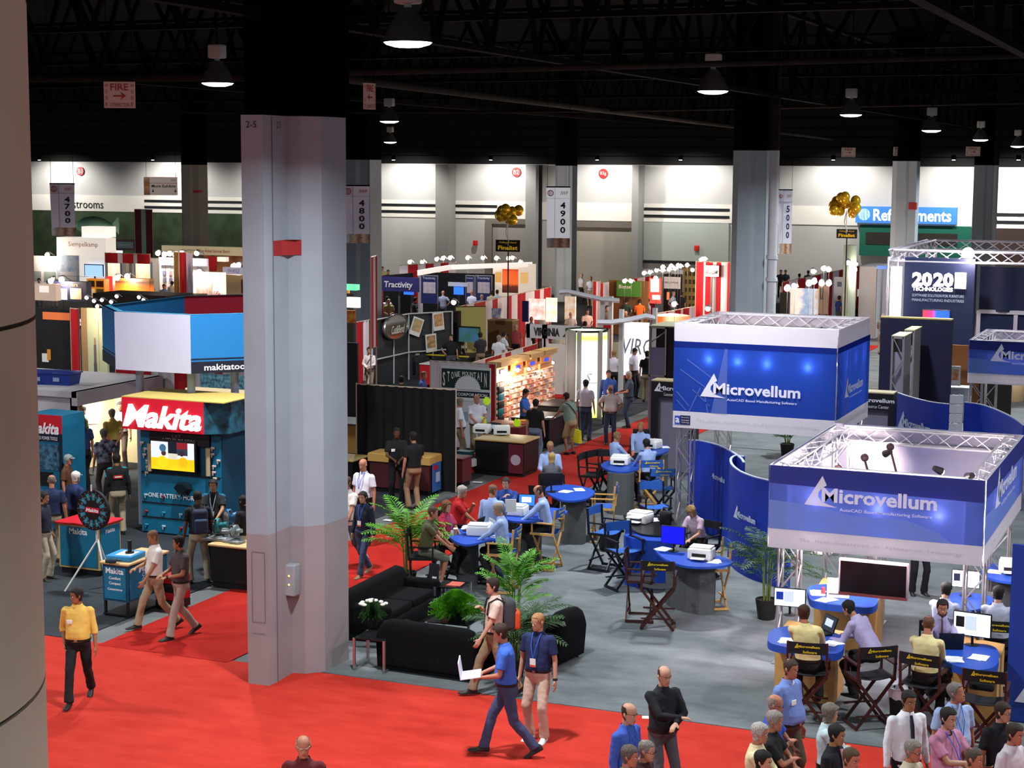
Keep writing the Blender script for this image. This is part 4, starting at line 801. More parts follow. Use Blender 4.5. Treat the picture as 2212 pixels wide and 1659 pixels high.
chair(DKc, 1987, 1427, 16, 'mahogany director chair under the seated man in the yellow shirt')
chair(DKc, 2127, 1463, 5, 'empty mahogany director chair with a black bag on its seat at lower right')
chair(DKc, 2153, 1355, 0, 'dark director chair with black back beside the big blue panel')
chair(NB, 1117, 1150, 285, 'pale wood director chair under the grey-haired man in light blue')
chair(NB, 1209, 1108, 290, 'pale wood director chair under the balding man at the blue laptop')
chair(NB, 1331, 1056, 275, 'empty pale wood director chair behind the round grey pedestal')
chair(NB, 1571, 1178, 255, 'empty pale wood director chair at the right end of the curved grey desk')
chair(NB, 1408, 1003, 345, 'pale wood director chair with yellow lettering under the man by the white printer')
chair(BB, 1284, 1104, 120, 'black framed director chair with blue seat standing alone left of the printer desk')
chair(BB, 1334, 1138, 150, 'black framed director chair with blue seat in front of the blue crescent desk')
chair(BB, 1406, 1050, 160, 'black framed blue director chair left of the truss tower')
chair(BB, 1432, 1022, 350, 'blue backed director chair close behind the truss tower')
chair(BK, 1257, 988, 110, 'black director chair at the edge of the red aisle, leftmost of three')
chair(BK, 1283, 981, 130, 'black director chair at the edge of the red aisle, middle of three')
chair(BK, 1318, 980, 175, 'black director chair at the edge of the red aisle, rightmost of three')
# ------------------------------------------------------------ desks
M_felt = mat('4d5052', .95, noise_=.12, nscale=25); M_btop = mat('1f49ac', .5); M_beige = mat('c59a5e', .5, noise_=.06, nscale=3)
def blob(pts, n=6):
    """smooth closed outline through points"""
    out = []; m = len(pts)
    for i in range(m):
        p0, p1, p2, p3 = [V(pts[(i + k) % m][:2]) for k in (-1, 0, 1, 2)]
        for j in range(n):
            t = j / n; out.append(tuple(.5 * ((2 * p1) + (-p0 + p2) * t + (2 * p0 - 5 * p1 + 4 * p2 - p3) * t * t + (-p0 + 3 * p1 - 3 * p2 + p3) * t ** 3)))
    return out
def desk(label, top_px, base_px, z=1.02, mtop=M_btop, mbase=M_felt, tt=.04, name='demo_desk', rnd=True):
    T_ = [G(x, y, z) for x, y in top_px]; c = sum(T_, V((0, 0, 0))) / len(T_); th = thing(name, label, 'desk', (c.x, c.y, .015))
    pl = [(p.x - c.x, p.y - c.y) for p in T_]; pl = blob(pl) if rnd else pl; ar = sum(a[0] * b[1] - b[0] * a[1] for a, b in zip(pl, pl[1:] + pl[:1]));  pl = pl if ar > 0 else pl[::-1]
    q = MB(); q.mat(mtop).prism(pl, z - tt - .015, z - .015); q.build('tabletop', th)
    for bp in base_px:
        Bp = [G(x, y, 0.015) if len(pt) == 2 else V((pt[0], pt[1], 0)) for pt in bp for x, y in [pt[:2]]]; bl = [(p.x - c.x, p.y - c.y) for p in Bp]; ar = sum(a[0] * b[1] - b[0] * a[1] for a, b in zip(bl, bl[1:] + bl[:1])); bl = bl if ar > 0 else bl[::-1]
        q = MB(); q.mat(mbase).prism(bl, 0, z - tt - .02); q.build('pedestal', th)
    return th
def wbase(cx, cy, w, d, rot=0, n=14, e=2.6):
    """superellipse pedestal footprint around world point"""
    return [(cx + math.cos(rot) * x - math.sin(rot) * y, cy + math.sin(rot) * x + math.cos(rot) * y, 0) for x, y in [(w / 2 * math.copysign(abs(math.cos(a)) ** (2 / e), math.cos(a)), d / 2 * math.copysign(abs(math.sin(a)) ** (2 / e), math.sin(a))) for a in [2 * PI * i / n for i in range(n)]]]
def wb(px, py, w, d, rot=0, z=0.015): p = G(px, py, z); return wbase(p.x, p.y, w, d, rot)
desk('blue leaf-shaped desk on a grey pedestal with a coffee cup, by the shorts-wearing visitor', [(970, 1158), (985, 1143), (1040, 1143), (1098, 1150), (1112, 1160), (1060, 1166), (1005, 1176)], [wb(1010, 1262, .42, .35, .4)])
desk('blue desk on a grey pedestal under the open blue laptop', [(1080, 1106), (1105, 1088), (1170, 1095), (1205, 1098), (1225, 1106), (1170, 1124), (1100, 1124)], [wb(1130, 1212, .75, .4, .3)])
desk('blue desk with black monitor and papers at the edge of the red aisle', [(1178, 1060), (1200, 1046), (1255, 1050), (1285, 1062), (1262, 1078), (1215, 1080)], [wb(1238, 1172, .55, .45, .2)])
desk('blue oval desk carrying a white printer on a dark pedestal beside the black chairs', [(1298, 1004), (1320, 994), (1365, 996), (1388, 1006), (1360, 1018), (1318, 1016)], [wb(1340, 1108, .62, .5, 0)])
desk('small blue desk with printer at the foot of the dark door', [(1380, 966), (1400, 958), (1440, 962), (1442, 974), (1415, 982), (1390, 978)], [wb(1424, 1062, .4, .4, 0)])
desk('crescent desk with black top and blue curved front', [(1346, 1112), (1372, 1122), (1400, 1110), (1460, 1128), (1452, 1152), (1410, 1156), (1370, 1146)], [wb(1402, 1262, 1.0, .75, -.2), wb(1372, 1240, .35, .5, -.2)], 1.0, mat('1b1c1e', .25), mat('1440a8', .5), .035)
desk('curved grey desk with blue leaf top and plain blue monitor in mid booth', [(1415, 1184), (1450, 1190), (1500, 1194), (1560, 1202), (1582, 1216), (1540, 1224), (1480, 1222), (1435, 1206)], [[G(x, y, .015)[:2] + (0,) for x, y in ((1437, 1303), (1452, 1314), (1480, 1323), (1510, 1328), (1542, 1327), (1545, 1306), (1500, 1297), (1455, 1290))]], 1.02)
M_ply = mat('c08f50', .55, h2='cc9c5e', nscale=2)
desk('wooden desk with thick blue top at which two men sit, left of the bin', [(1659, 1384), (1672, 1358), (1740, 1352), (1815, 1372), (1822, 1400), (1800, 1412), (1745, 1404), (1690, 1396)], [[G(x, y, .015)[:2] + (0,) for x, y in ((1672, 1500), (1800, 1525), (1822, 1490), (1700, 1462))]], 1.05, M_btop, M_ply, .11)
desk('wooden desk with thick blue top holding a white laptop under the black screen', [(1746, 1284), (1750, 1266), (1800, 1262), (1880, 1275), (1897, 1295), (1880, 1312), (1820, 1308), (1760, 1300)], [[G(x, y, .015)[:2] + (0,) for x, y in ((1756, 1390), (1892, 1418), (1905, 1385), (1775, 1360))]], 1.05, M_btop, M_ply, .11)
desk('wooden desk with thick blue top and a lit white monitor at lower right', [(2042, 1428), (2038, 1404), (2080, 1390), (2140, 1394), (2158, 1412), (2148, 1440), (2100, 1446)], [[G(x, y, .015)[:2] + (0,) for x, y in ((2052, 1548), (2150, 1570), (2165, 1520), (2070, 1500))]], 1.05, M_btop, M_ply, .11)
desk('blue topped desk with papers behind the nearest truss legs at the right edge', [(2120, 1235), (2135, 1218), (2212, 1225), (2240, 1245), (2212, 1258), (2150, 1252)], [wb(2190, 1350, .8, .5, 0)], 1.02)
# ------------------------------------------------------------ desk objects
M_pw = mat('e9e9e6', .4); M_blk = mat('121215', .45)
def placed(px, py, z, deg=0): p = G(px, py, z); return V((p.x, p.y, z)), view_yaw(p) - math.radians(deg)
def printer(px, py, z, deg, label):
    loc, yaw = placed(px, py, z, deg); th = thing('printer', label, 'printer', loc, yaw)   # front toward -Y
    q = MB(); q.mat(M_pw).rbox((0, 0, .1), (.44, .36, .2), .035); q.build('body', th)
    q = MB(); q.mat(mat('f2f2f0', .35)).rbox((0, .03, .21), (.4, .28, .035), .015); q.build('scanner_lid', th)
    q = MB(); q.mat(M_blk).box(-.13, .13, -.184, -.17, .06, .12); q.build('slot', th); q = MB(); q.mat(M_pw).rbox((0, -.24, .045), (.26, .16, .02), .008); q.build('paper_tray', th)
    return th
def laptop(px, py, z, deg, label, col='1a1a1e', scr='6aa6e8', emit=.8, open_=105, z_=0):
    loc, yaw = placed(px, py, z, deg); th = thing('laptop', label, 'laptop', loc, yaw)   # user sits at -Y side, screen at +Y
    q = MB(); q.mat(mat(col, .4)).rbox((0, 0, .012), (.36, .25, .024), .008); q.build('base', th); q = MB(); q.mat(mat('2a2a2e', .6)).box(-.15, .15, -.02, .09, .024, .027).mat(mat('55555a', .5)).box(-.05, .05, -.1, -.04, .024, .026); q.build('keyboard', th)
    a = math.radians(open_); M_ = Matrix.Translation((0, .125, .02)) @ Matrix.Rotation(a - PI / 2, 4, 'X') if 0 else Matrix.Translation((0, .125, .02)) @ Matrix.Rotation(PI / 2 - a, 4, 'X')
    q = MB(); q.M = M_; q.mat(mat(col, .4)).box(-.18, .18, 0, .012, 0, .25); q.build('lid', th); q = MB(); q.M = M_; q.mat(mat(scr, .3, emit=emit)).box(-.165, .165, -.003, 0, .015, .235).mat(mat('d8e6f8', .3, emit=emit)).box(-.11, .09, -.005, -.003, .08, .19); q.build('screen', th)
    return th
def monitor(px, py, z, deg, label, w=.46, h=.3, scr='1a28e8', emit=1.2, stand=True, col='101014', inset=None):
    loc, yaw = placed(px, py, z, deg); th = thing('monitor', label, 'monitor', loc, yaw)
    q = MB(); q.mat(mat(col, .4)).rbox((0, .02, .14 + h / 2), (w, .045, h), .012); q.build('casing', th); q = MB(); q.mat(mat(scr, .3, emit=emit)).box(-w / 2 + .015, w / 2 - .015, -.006, 0, .155, .125 + h); q.build('screen', th)
    if inset: q = MB(); q.mat(mat(inset, .4)).box(-w * .42, -w * .2, -.009, -.006, .16 + h * .3, .12 + h * .85).mat(mat('b8c4d8', .4, emit=emit * .6)).box(-w * .18, w * .12, -.008, -.006, .16 + h * .2, .12 + h * .9); q.build('window', th)
    q = MB(); q.mat(mat(col, .4)).tube((0, .05, .01), (0, .04, .2), .02, n=8).lathe([(.1, 0), (.1, .008), (.03, .018)], 20, (0, .05, 0)); q.build('stand', th); return th
def papers(px, py, z, deg, label, w=.21, h=.29, n=3, c='eef0f2', name='papers', cat='papers'):
    loc, yaw = placed(px, py, z, deg); q = MB(); q.mat(mat(c, .7)); r = random.Random(int(px))
    for i in range(n): a = r.uniform(-.3, .3); q.M = Matrix.Rotation(a, 4, 'Z') @ Matrix.Translation((r.uniform(-.03, .03), r.uniform(-.03, .03), .003 * i)); q.box(-w / 2, w / 2, -h / 2, h / 2, 0, .0025)
    o = q.build(name); o.location = loc; o.rotation_euler = (0, 0, yaw); return tag(o, label, cat)
def bag(px, py, z, deg, label, c='141418', s=(.4, .25, .42), name='shoulder_bag'):
    loc, yaw = placed(px, py, z, deg); th = thing(name, label, 'bag', loc, yaw); q = MB(); q.mat(mat(c, .8, noise_=.2, nscale=9)).rbox((0, 0, s[2] * .48), (s[0], s[1], s[2] * .96), min(s) * .35, 4); o = q.build('body', th); m = o.modifiers.new('s', 'SUBSURF'); m.levels = m.render_levels = 1; m = o.modifiers.new('d', 'DISPLACE'); m.texture = _clouds(.11); m.strength = .05
    q = MB(); q.mat(mat(c, .7)).path([(-s[0] * .3, 0, s[2] * .85), (-s[0] * .2, 0, s[2] * 1.15), (s[0] * .2, 0, s[2] * 1.15), (s[0] * .3, 0, s[2] * .85)], .014, 6); q.build('handle', th); return th
def cup(px, py, z, label):
    loc, yaw = placed(px, py, z); th = thing('coffee_cup', label, 'cup', loc, yaw); q = MB(); q.mat(mat('b08a6a', .6)).lathe([(.03, 0), (.042, .12)], 16); q.build('cup_body', th); q = MB(); q.mat(mat('e8e4e0', .5)).lathe([(.045, .118), (.045, .132), (.036, .14)], 16); q.build('lid', th)
printer(1035, 1155, 1.02, 190, 'rounded white printer beside the coffee cup on the leaf-shaped desk'); cup(984, 1156, 1.02, 'takeaway coffee cup with white lid on the leaf-shaped desk')
laptop(1020, 1145, 1.02, 115, 'black laptop seen from behind on the leaf-shaped desk', scr='404a58', emit=.2)
laptop(1045, 1152, 1.02, 70, 'silver laptop in front of the grey-haired man in light blue', 'b8b8b8', '8899aa', .3, 100); papers(1075, 1158, 1.02, 30, 'white brochures on the blue leaf-shaped desk')
papers(1012, 1140, 1.02, 0, 'stack of white sheets standing beside the white printer', n=5)
laptop(1135, 1098, 1.02, 12, 'open laptop with a bright blue screen facing the camera', '16181e', '2f72d0', .9, 100)
printer(1115, 1112, 1.02, 200, 'white printer with upright paper beside the blue laptop'); p = G(1103, 1108, 1.22)
q = MB(); q.mat(mat('f2f2f2', .6)).box(-.11, .11, -.01, .0, 0, .26); o = q.build('paper_sheet'); o.location = (p.x, p.y, 1.245); o.rotation_euler = (.15, 0, view_yaw(p)); tag(o, 'upright blank white sheet fed in the printer by the blue laptop', 'paper')
monitor(1190, 1062, 1.02, 170, 'black monitor seen from behind facing the blonde woman', .5, .28, '202028', .1); laptop(1165, 1072, 1.02, 200, 'black open laptop beside the black monitor on the aisle desk', scr='202830', emit=.1)
papers(1222, 1062, 1.02, 20, 'white brochures on the aisle desk'); papers(1250, 1058, 1.02, -20, 'white brochures spread at the right end of the aisle desk')
printer(1340, 1003, 1.02, 10, 'white printer on the oval blue desk beside the black chairs'); printer(1408, 968, 1.02, 30, 'white printer on the small desk near the dark door'); papers(1435, 966, 1.02, 0, 'white papers at the end of the small desk near the dark door')
monitor(1385, 962, 1.02, 180, 'black monitor seen from behind in front of the facing man by the dark door', .42, .28, '202028', .1)
printer(1383, 1128, 1.0, 30, 'white printer piled with papers on the black crescent desk'); papers(1372, 1118, 1.24, 20, 'white papers piled on top of the printer on the crescent desk', n=6); papers(1408, 1124, 1.0, -10, 'crumpled white papers behind the printer on the crescent desk', n=6)
bag(1438, 1134, 1.0, 10, 'black bag standing on the black crescent desk', s=(.24, .18, .3))
monitor(1453, 1192, 1.02, 18, 'flat monitor showing a plain blue screen on the curved grey desk', .46, .34, '1414f0', 1.3); printer(1515, 1206, 1.02, 15, 'large white printer at the right of the plain blue monitor')
papers(1432, 1186, 1.02, 30, 'white papers at the tip of the curved grey desk'); papers(1545, 1213, 1.02, 0, 'papers lying right of the large white printer')
bag(1315, 1190, .015, 20, 'black backpack leaning on the round dark pedestal', s=(.42, .3, .6), name='backpack'); bag(1239, 1172, .015, 60, 'black bag leaning on the pedestal of the aisle desk', s=(.36, .3, .5)); bag(1290, 1100, .015, 30, 'black bag under the oval blue desk', s=(.35, .28, .45))
th = monitor(1705, 1330, 1.05, 8, 'flat monitor with white and blue page in front of the man in cream', .5, .3, 'c8dcff', 1.3, inset='1a40c0'); laptop(1770, 1368, 1.05, 60, 'black laptop being typed on by the leaning man', '141416', '303844', .3, 110)
papers(1700, 1385, 1.05, 0, 'white papers in front of the man in cream'); papers(1797, 1390, 1.05, 40, 'white form at the corner of the left wooden desk')
laptop(1810, 1288, 1.05, 0, 'white laptop under the black flat screen', 'e8e6e4', 'dfe6f0', .7, 95); papers(1768, 1282, 1.05, 10, 'pile of white papers left of the white laptop', n=6); papers(1785, 1296, 1.05, 40, 'loose papers in front of the white laptop')
q = MB(); q.mat(mat('b8484a', .4)).cyl((0, 0), .033, 0, .12, 16); o = q.build('soda_can'); o.location = G(1778, 1284, 1.05); tag(o, 'red drinks can left of the white laptop', 'can')
monitor(2098, 1395, 1.05, 14, 'large bright white monitor with a drawing program on the lower right desk', .56, .36, 'dfe8ff', 1.5, inset='1c1c20'); laptop(2050, 1398, 1.05, 170, 'black laptop between the two men at the lower right desk', scr='202830', emit=.1)
papers(2115, 1420, 1.05, 20, 'white papers under the bright white monitor'); papers(2062, 1425, 1.05, 0, 'white sheet in front of the man in the yellow shirt')
monitor(2085, 1288, 1.0, 5, 'monitor with white and blue window behind the truss legs at right', .46, .3, 'e0ecff', 1.3, inset='202838'); papers(2150, 1235, 1.02, 0, 'papers on the desk at the right edge'); printer(2185, 1236, 1.02, 0, 'white printer on the desk at the right edge')
desk('blue desk carrying the monitor behind the truss legs at right', [(2050, 1300), (2060, 1280), (2130, 1285), (2145, 1300), (2100, 1318)], [wb(2100, 1400, .7, .5, 0)], 1.0)
bag(2120, 1490, .77, 0, 'black handbag on the seat of the empty chair at lower right', s=(.36, .2, .16)); bag(2045, 1480, .03, 0, 'dark laptop case beside the bin at lower right', s=(.3, .2, .3))
# waste bin
loc, yaw = placed(1945, 1520, .03); loc = G(1945, 1560, .03); th = thing('waste_bin', 'dark waste bin with a white plastic liner between the director chairs', 'bin', loc); q = MB(); q.mat(mat('1a181c', .6)).lathe([(.15, 0), (.18, .5), (.17, .5), (.14, .02)], 24); q.build('bin_body', th); q = MB(); q.mat(mat('dcdce4', .5)).lathe([(.185, .38), (.19, .5), (.2, .53), (.17, .52), (.15, .35)], 24); o = q.build('liner', th); m = o.modifiers.new('d', 'DISPLACE'); m.texture = _clouds(.06); m.strength = .06
# ------------------------------------------------------------ curved blue walls
M_bw = mat('1432a0', .6, noise_=.06, nscale=4)
def curved_wall(label, pts, z, logos=(), t=.05, cap_='9aa4b8', z0=.02, zs=None):
    """pts: top edge pixels at height z"""
    W_ = [G(x, y, z) for x, y in pts]; fine = []
    for i in range(len(W_) - 1):
        p0 = W_[max(0, i - 1)]; p1 = W_[i]; p2 = W_[i + 1]; p3 = W_[min(len(W_) - 1, i + 2)]
        for j in range(6): t_ = j / 6; fine.append(.5 * ((2 * p1) + (-p0 + p2) * t_ + (2 * p0 - 5 * p1 + 4 * p2 - p3) * t_ * t_ + (-p0 + 3 * p1 - 3 * p2 + p3) * t_ ** 3))
    fine.append(W_[-1]); c = fine[0]; th = thing('curved_partition', label, 'partition', (c.x, c.y, 0)); L = []; R_ = []
    for i, p in enumerate(fine):
        d = (fine[min(i + 1, len(fine) - 1)] - fine[max(i - 1, 0)]); d.z = 0; d.normalize(); n = V((d.y, -d.x, 0)) * t / 2; L.append((p.x + n.x - c.x, p.y + n.y - c.y)); R_.append((p.x - n.x - c.x, p.y - n.y - c.y))
    out = L + R_[::-1]; q = MB(); q.mat(M_bw).prism(out, z0, z - .02); o = q.build('panel', th); q = MB(); q.mat(mat(cap_, .4)).prism(out, z - .02, z); q.build('top_trim', th)
    for (px, py, w, zc) in logos:
        p = G(px, py, zc); best = min(range(1, len(fine) - 1), key=lambda i: abs(proj_x(fine[i]) - px)); a = fine[best]; d = fine[best + 1] - fine[best - 1]; d.z = 0; d.normalize(); v = V((a.x, a.y, 0)).normalized(); n = V((d.y, -d.x, 0))
        if n.dot(v) > 0: n = -n
        xd = d if d.cross(V((0, 0, 1))).dot(n) > 0 else -d
        q = MB(); q.M = frame((a.x + n.x * (t / 2 + .012) - c.x, a.y + n.y * (t / 2 + .012) - c.y, zc), xd); logo(q, 0, 0, w, mat('c4cfe8', .5), .0, tri=.3); q.build('lettering', th)
    return th
def proj_x(p): d = V(p) - V((0, 0, CAMZ)); return PXW / 2 + FPX * d.dot(_r) / d.dot(_f)
curved_wall('tall dark blue curved partition right of the truss tower', [(1488, 949), (1515, 951), (1550, 960), (1580, 974), (1600, 988), (1607, 998)], 2.05, [(1556, 1025, .95, 1.35)])
curved_wall('dark blue S-shaped partition left of the nearest cube sign', [(1608, 985), (1590, 983), (1579, 990), (1582, 1003), (1600, 1017), (1630, 1029), (1668, 1038), (1710, 1050)], 2.05, [(1612, 1090, 1.0, 1.2)])
curved_wall('dark blue curved partition with white wordmark behind the nearest cube sign', [(1933, 845), (1965, 856), (2010, 867), (2050, 872)], 2.05, [(1976, 908, 1.7, 1.35)])
curved_wall('dark blue curved partition at far right behind the red and white leaflets', [(2084, 868), (2120, 873), (2155, 885), (2190, 902), (2212, 918)], 2.05, [(2150, 935, 1.8, 1.15)])
a = G(2174, 1550, .02); th = thing('partition', 'big plain blue panel with a white triangle mark at the right frame edge', 'partition', (a.x, a.y - .15, 0)); q = MB(); q.mat(mat('1c3c96', .5)).box(0, 1.3, 0, .06, .02, 1.95); q.build('panel', th)
zt = PY(2174, 1170, a.y).z; th.children[0].scale = (1, 1, zt / 1.95); q = MB(); q.M = frame((.62, -.012, .55), (1, 0, 0)); logo(q, .1, 0, 1.2, mat('d0d8ec', .5), .0, tri=.55); q.build('lettering', th)
# leaflet racks between far curved walls
for i, px in enumerate((2058, 2072)):
    p = G(px, 945, .0); p = PD(px, 905, 47); th = thing('leaflet_rack', ['white and red leaflet rack between the far curved partitions, left one', 'white and red leaflet rack between the far curved partitions, right one'][i], 'rack', (p.x, p.y, 0)); q = MB(); q.mat(M_alu).tube((0, 0, 0.01), (0, 0, 1.9), .02, n=6).cbox((0, 0, .02), (.3, .3, .02)); q.build('pole', th)
    for k in range(6): q = MB(); q.mat(mat('e2e0e4' if k > 1 else 'd83a2a', .5)).box(-.09, .09, -.06, -.03, .35 + .26 * k, .58 + .26 * k); q.build('leaflet_pocket', th)
# dark door portals
def portal(label, x0, y0, x1, D0, ztop, texts, door='7d7b90'):
    """portal facing the camera; px x0..x1 at depth plane Y=D0"""
    A = PY(x0, y0, D0); B = PY(x1, y0, D0); w = B.x - A.x; th = thing('door_portal', label, 'portal', (A.x, D0, 0)); q = MB(); q.mat(mat('0f1018', .5)).box(0, .16, 0, .5, 0.01, ztop).box(w - .12, w, 0, .5, 0.01, ztop).box(.16, w - .12, 0, .5, 2.0, ztop); q.build('frame', th)
    q = MB(); q.mat(mat('c8b890', .6)).box(0, w, 0, .5, ztop, ztop + .03); q.build('top_board', th); q = MB(); q.mat(mat(door, .5)).box(.2, w - .16, .2, .25, .02, 1.98); d = q.build('door_leaf', th); q = MB(); q.mat(M_aluw).tube((w - .3, .17, 1.0), (w - .2, .17, 1.0), .02, n=6); q.build('door_handle', d)
    q = MB(); q.M = frame((0, -.01, 0), (1, 0, 0)); logo(q, w * .55, ztop - .17, w * .95, mat('e0e4f0', .5), 0, tri=.24); q.mat(mat('e0e4f0', .5)).text(texts, w * .6, ztop - .33, w * .6, .085, z=0); q.build('lettering', th)
portal('black doorway portal with white wordmark left of the far cube sign', 1407, 812, 1500, 42.8, 2.42, 'Customer Resource Center')
portal('black doorway portal with pale door right of the far cube sign', 1838, 838, 1931, 42.8, 2.42, 'Resource Center')
# tall dark tower behind the portal with truss side
A = PY(1402, 720, 47); B = PY(1440, 720, 47); zt = PY(1402, 705, 47).z; th = thing('exhibit_tower', 'tall black tower with open truss face left of the far cube sign', 'tower', (A.x, 47, 0)); w = B.x - A.x
q = MB(); q.mat(M_alu).box(0, .05, 0, .05, 0, zt).box(w - .05, w, 0, .05, 0, zt).box(0, w, 0, .05, zt - .05, zt).box(0, w, 0, .05, 2.0, 2.05)
q.tube((0, .02, zt - .5), (w, .02, zt - .1), .015).build('frame', th); q = MB(); q.mat(mat('7a7898', .6)).box(.05, w - .05, .03, .05, .02, zt - .6); q.build('lower_panel', th)
q = MB(); q.mat(mat('0d0f18', .6)).box(w, w + .9, 0, .02, .02, zt - .02).box(.05, w - .05, .5, .52, 0.02, zt - .02).box(w, w + .03, 0, 1.5, 0.02, zt - .02); q.build('dark_panel', th); q = MB(); q.mat(mat('b8b89a', .6)).box(0, w + .9, 0, 1.5, zt, zt + .03); q.build('top_board', th)
# three slatted towers
for i, (x0, x1, yt) in enumerate(((1928, 1970, 727), (1956, 1992, 714), (1981, 2014, 702))):
    D0 = 50 + 2.2 * i; A = PY(x0, yt, D0); B = PY(x1 - 18, yt, D0); w = B.x - A.x; zt = A.z; th = thing('truss_tower', 'boxy grey exhibit tower with truss face, ' + ('leftmost', 'middle', 'rightmost')[i] + ' of the three beside the navy tower', 'tower', (A.x, D0, 0), 0, 'boxy grey towers'); q = MB(); q.mat(M_alu)
    for x in (0, w): q.box(x - .03, x + .03, 0, .05, 0, zt)
    for k in range(5): z = zt * k / 5; q.tube((0 if k % 2 else w, .02, z), (w if k % 2 else 0, .02, z + zt / 5), .02, n=5)
    q.box(0, w, 0, .05, zt - .06, zt); q.build('frame', th); q = MB(); q.mat(mat('8a8296', .6)).box(.03, w - .03, .06, .08, .02, zt - .45); q.build('front_panel', th); q = MB(); q.mat(mat('77706f', .6)).box(w - .02, w + .0, .05, 1.3, .02, zt).box(-.02, 0, .05, 1.3, .02, zt); q.build('side_panel', th); q = MB(); q.mat(mat('b0a880', .6)).box(-.03, w + .03, 0, 1.3, zt, zt + .03); q.build('top_board', th)
# navy wall behind them
A = PY(1902, 700, 54); B = PY(1985, 700, 54); th = thing('navy_wall', 'dark navy wall with gold edge left of the three boxy towers', 'partition', (A.x, 54, 0)); q = MB(); q.mat(mat('0e1030', .6)).box(0, B.x - A.x + 1, 0, .3, .02, A.z + .2); q.build('panel', th); q = MB(); q.mat(mat('a09058', .5)).box(0, B.x - A.x + 1, -.01, .31, A.z + .2, A.z + .24); q.build('top_edge', th)
# ------------------------------------------------------------ navy 20-20 tower
Yt = 58.0; A = PY(1955, 556, Yt); B = PY(2107, 562, Yt); w = B.x - A.x; zt = A.z; th = thing('navy_tower', 'tall navy exhibit tower with glowing 20 20 lettering at upper right', 'tower', (A.x, Yt, 0)); q = MB(); q.mat(mat('0d1638', .6)).box(0, w, 0, .5, .02, zt); q.build('panel', th)
def tpx(px, py, Y=Yt): p = PY(px, py, Y - .02); return p.x - A.x, p.z
q = MB(); q.M = frame((0, -.02, 0), (1, 0, 0)); g_ = mat('ffffff', .5, emit=3, emit_col='ffe8ff'); x, z = tpx(2014, 604); k = w / 152
q.mat(g_).text('20', x - 22 * k, z, 44 * k, 32 * k, bold=.05).text('20', x + 24 * k, z, 44 * k, 32 * k, bold=.05).text('TECHNOLOGIES', x + 1 * k, z - 21 * k, 88 * k, 9 * k, bold=.03)
q.box(x + 49 * k, x + 73 * k, z - 18 * k, z + 17 * k, 0, .05); q.build('glowing_lettering', th)
q = MB(); q.M = frame((0, -.02, 0), (1, 0, 0)); g2 = mat('9aa2b4', .5); x, z = tpx(2026, 639); q.mat(g2).text('SOFTWARE SOLUTION FOR FURNITURE', x, z, 112 * k, 6 * k); x, z = tpx(2026, 649); q.text('MANUFACTURING INDUSTRIES', x, z, 112 * k, 6 * k); q.build('lettering', th)
th2 = thing('wall_screen', 'red and blue lit screen mounted on the navy tower', 'television', (A.x + tpx(2023, 686)[0], Yt - .1, tpx(2023, 686)[1])); q = MB(); q.mat(mat('1a1a22', .4)).rbox((0, .02, 0), (62 * k, .08, 36 * k), .02); q.build('casing', th2); q = MB(); q.mat(ramp_mat('scr2020', [(0, 'd83040'), (.35, 'c03070'), (.5, '2a58c8'), (1, '1c50c8')], 0, emit=1.1)).box(-29 * k, 29 * k, -.03, -.02, -16 * k, 16 * k); q.build('screen', th2); q = MB(); q.mat(mat('e8f0ff', .4, emit=1.4)).box(-26 * k, 22 * k, -.035, -.03, -1.5 * k, 0); q.build('caption', th2)
th = thing('truss_gantry', 'silver overhead truss ring above the navy tower at upper right', 'truss', (A.x, Yt, 0)); q = MB(); q.mat(mat('b8b4c4', .35, metal=.3)); lx, lz = tpx(1929, 556)
truss_beam(q, (lx, .2, zt + .05), (9, .2, zt + .05), .35, .035, .5, .02); truss_beam(q, (lx, .2, zt + .05), (lx - .2, 9, zt + .05), .35, .035, .5, .02); truss_beam(q, (lx - .2, 9, zt + .05), (9, 9, zt + .05), .35, .035, .5, .02); q.build('truss_beams', th)
for i, (x, y) in enumerate(((lx, .2), (8.5, .2), (lx - .2, 9), (8.5, 9))): q = MB(); q.mat(mat('b8b4c4', .35, metal=.3)); truss_col(q, x, y, .02, zt, .32, .03); q.build('truss_leg', th)
A2 = PY(1929, 570, Yt - .05); B2 = PY(1950, 570, Yt - .05); th = thing('lit_column', 'glowing white column left of the navy tower', 'column', (A2.x, Yt - .4, 0)); q = MB(); q.mat(mat('ffe8ee', .5, emit=2.2)).box(0, B2.x - A2.x, 0, .3, 1.6, zt - .3); q.build('glowing_panel', th); q = MB(); q.mat(mat('6a6a90', .5)).box(0, B2.x - A2.x, 0, .3, .02, 1.6); q.build('base_panel', th)
A3 = PY(2118, 575, Yt + 6); th = thing('navy_curtain', 'wide dark navy curtain wall at the upper right edge', 'curtain', (A3.x, Yt + 6, 0)); zb = PY(2118, 672, Yt + 6).z
q = MB(); q.mat(mat('141b3a', .7)); n = 60; q.loft([[(14 * i / n, .12 * math.sin(i * 1.3), z) for i in range(n + 1)] + [(14 * (n - i) / n, .12 * math.sin((n - i) * 1.3) + .05, z) for i in range(n + 1)] for z in (zb, A3.z)], True); q.build('cloth', th)
q = MB(); q.mat(mat('b8b0bc', .6))
for x in (0, 1.3, 2.1, 5.2, 6.3): q.box(x - .07, x + .07, 0, .12, zb - 1.4, zb)
q.box(0, 8, -.02, .14, zb - .08, zb + .06).box(0, 9, -.02, .14, zb - 1.5, zb - 1.0).box(0, 9, 0, .1, .02, zb - 1.5); q.build('lower_frame', th)
q = MB(); q.mat(mat('0f1840', .6)).box(0, 8, .08, .1, zb - 1.0, zb); q.build('lower_glass', th)
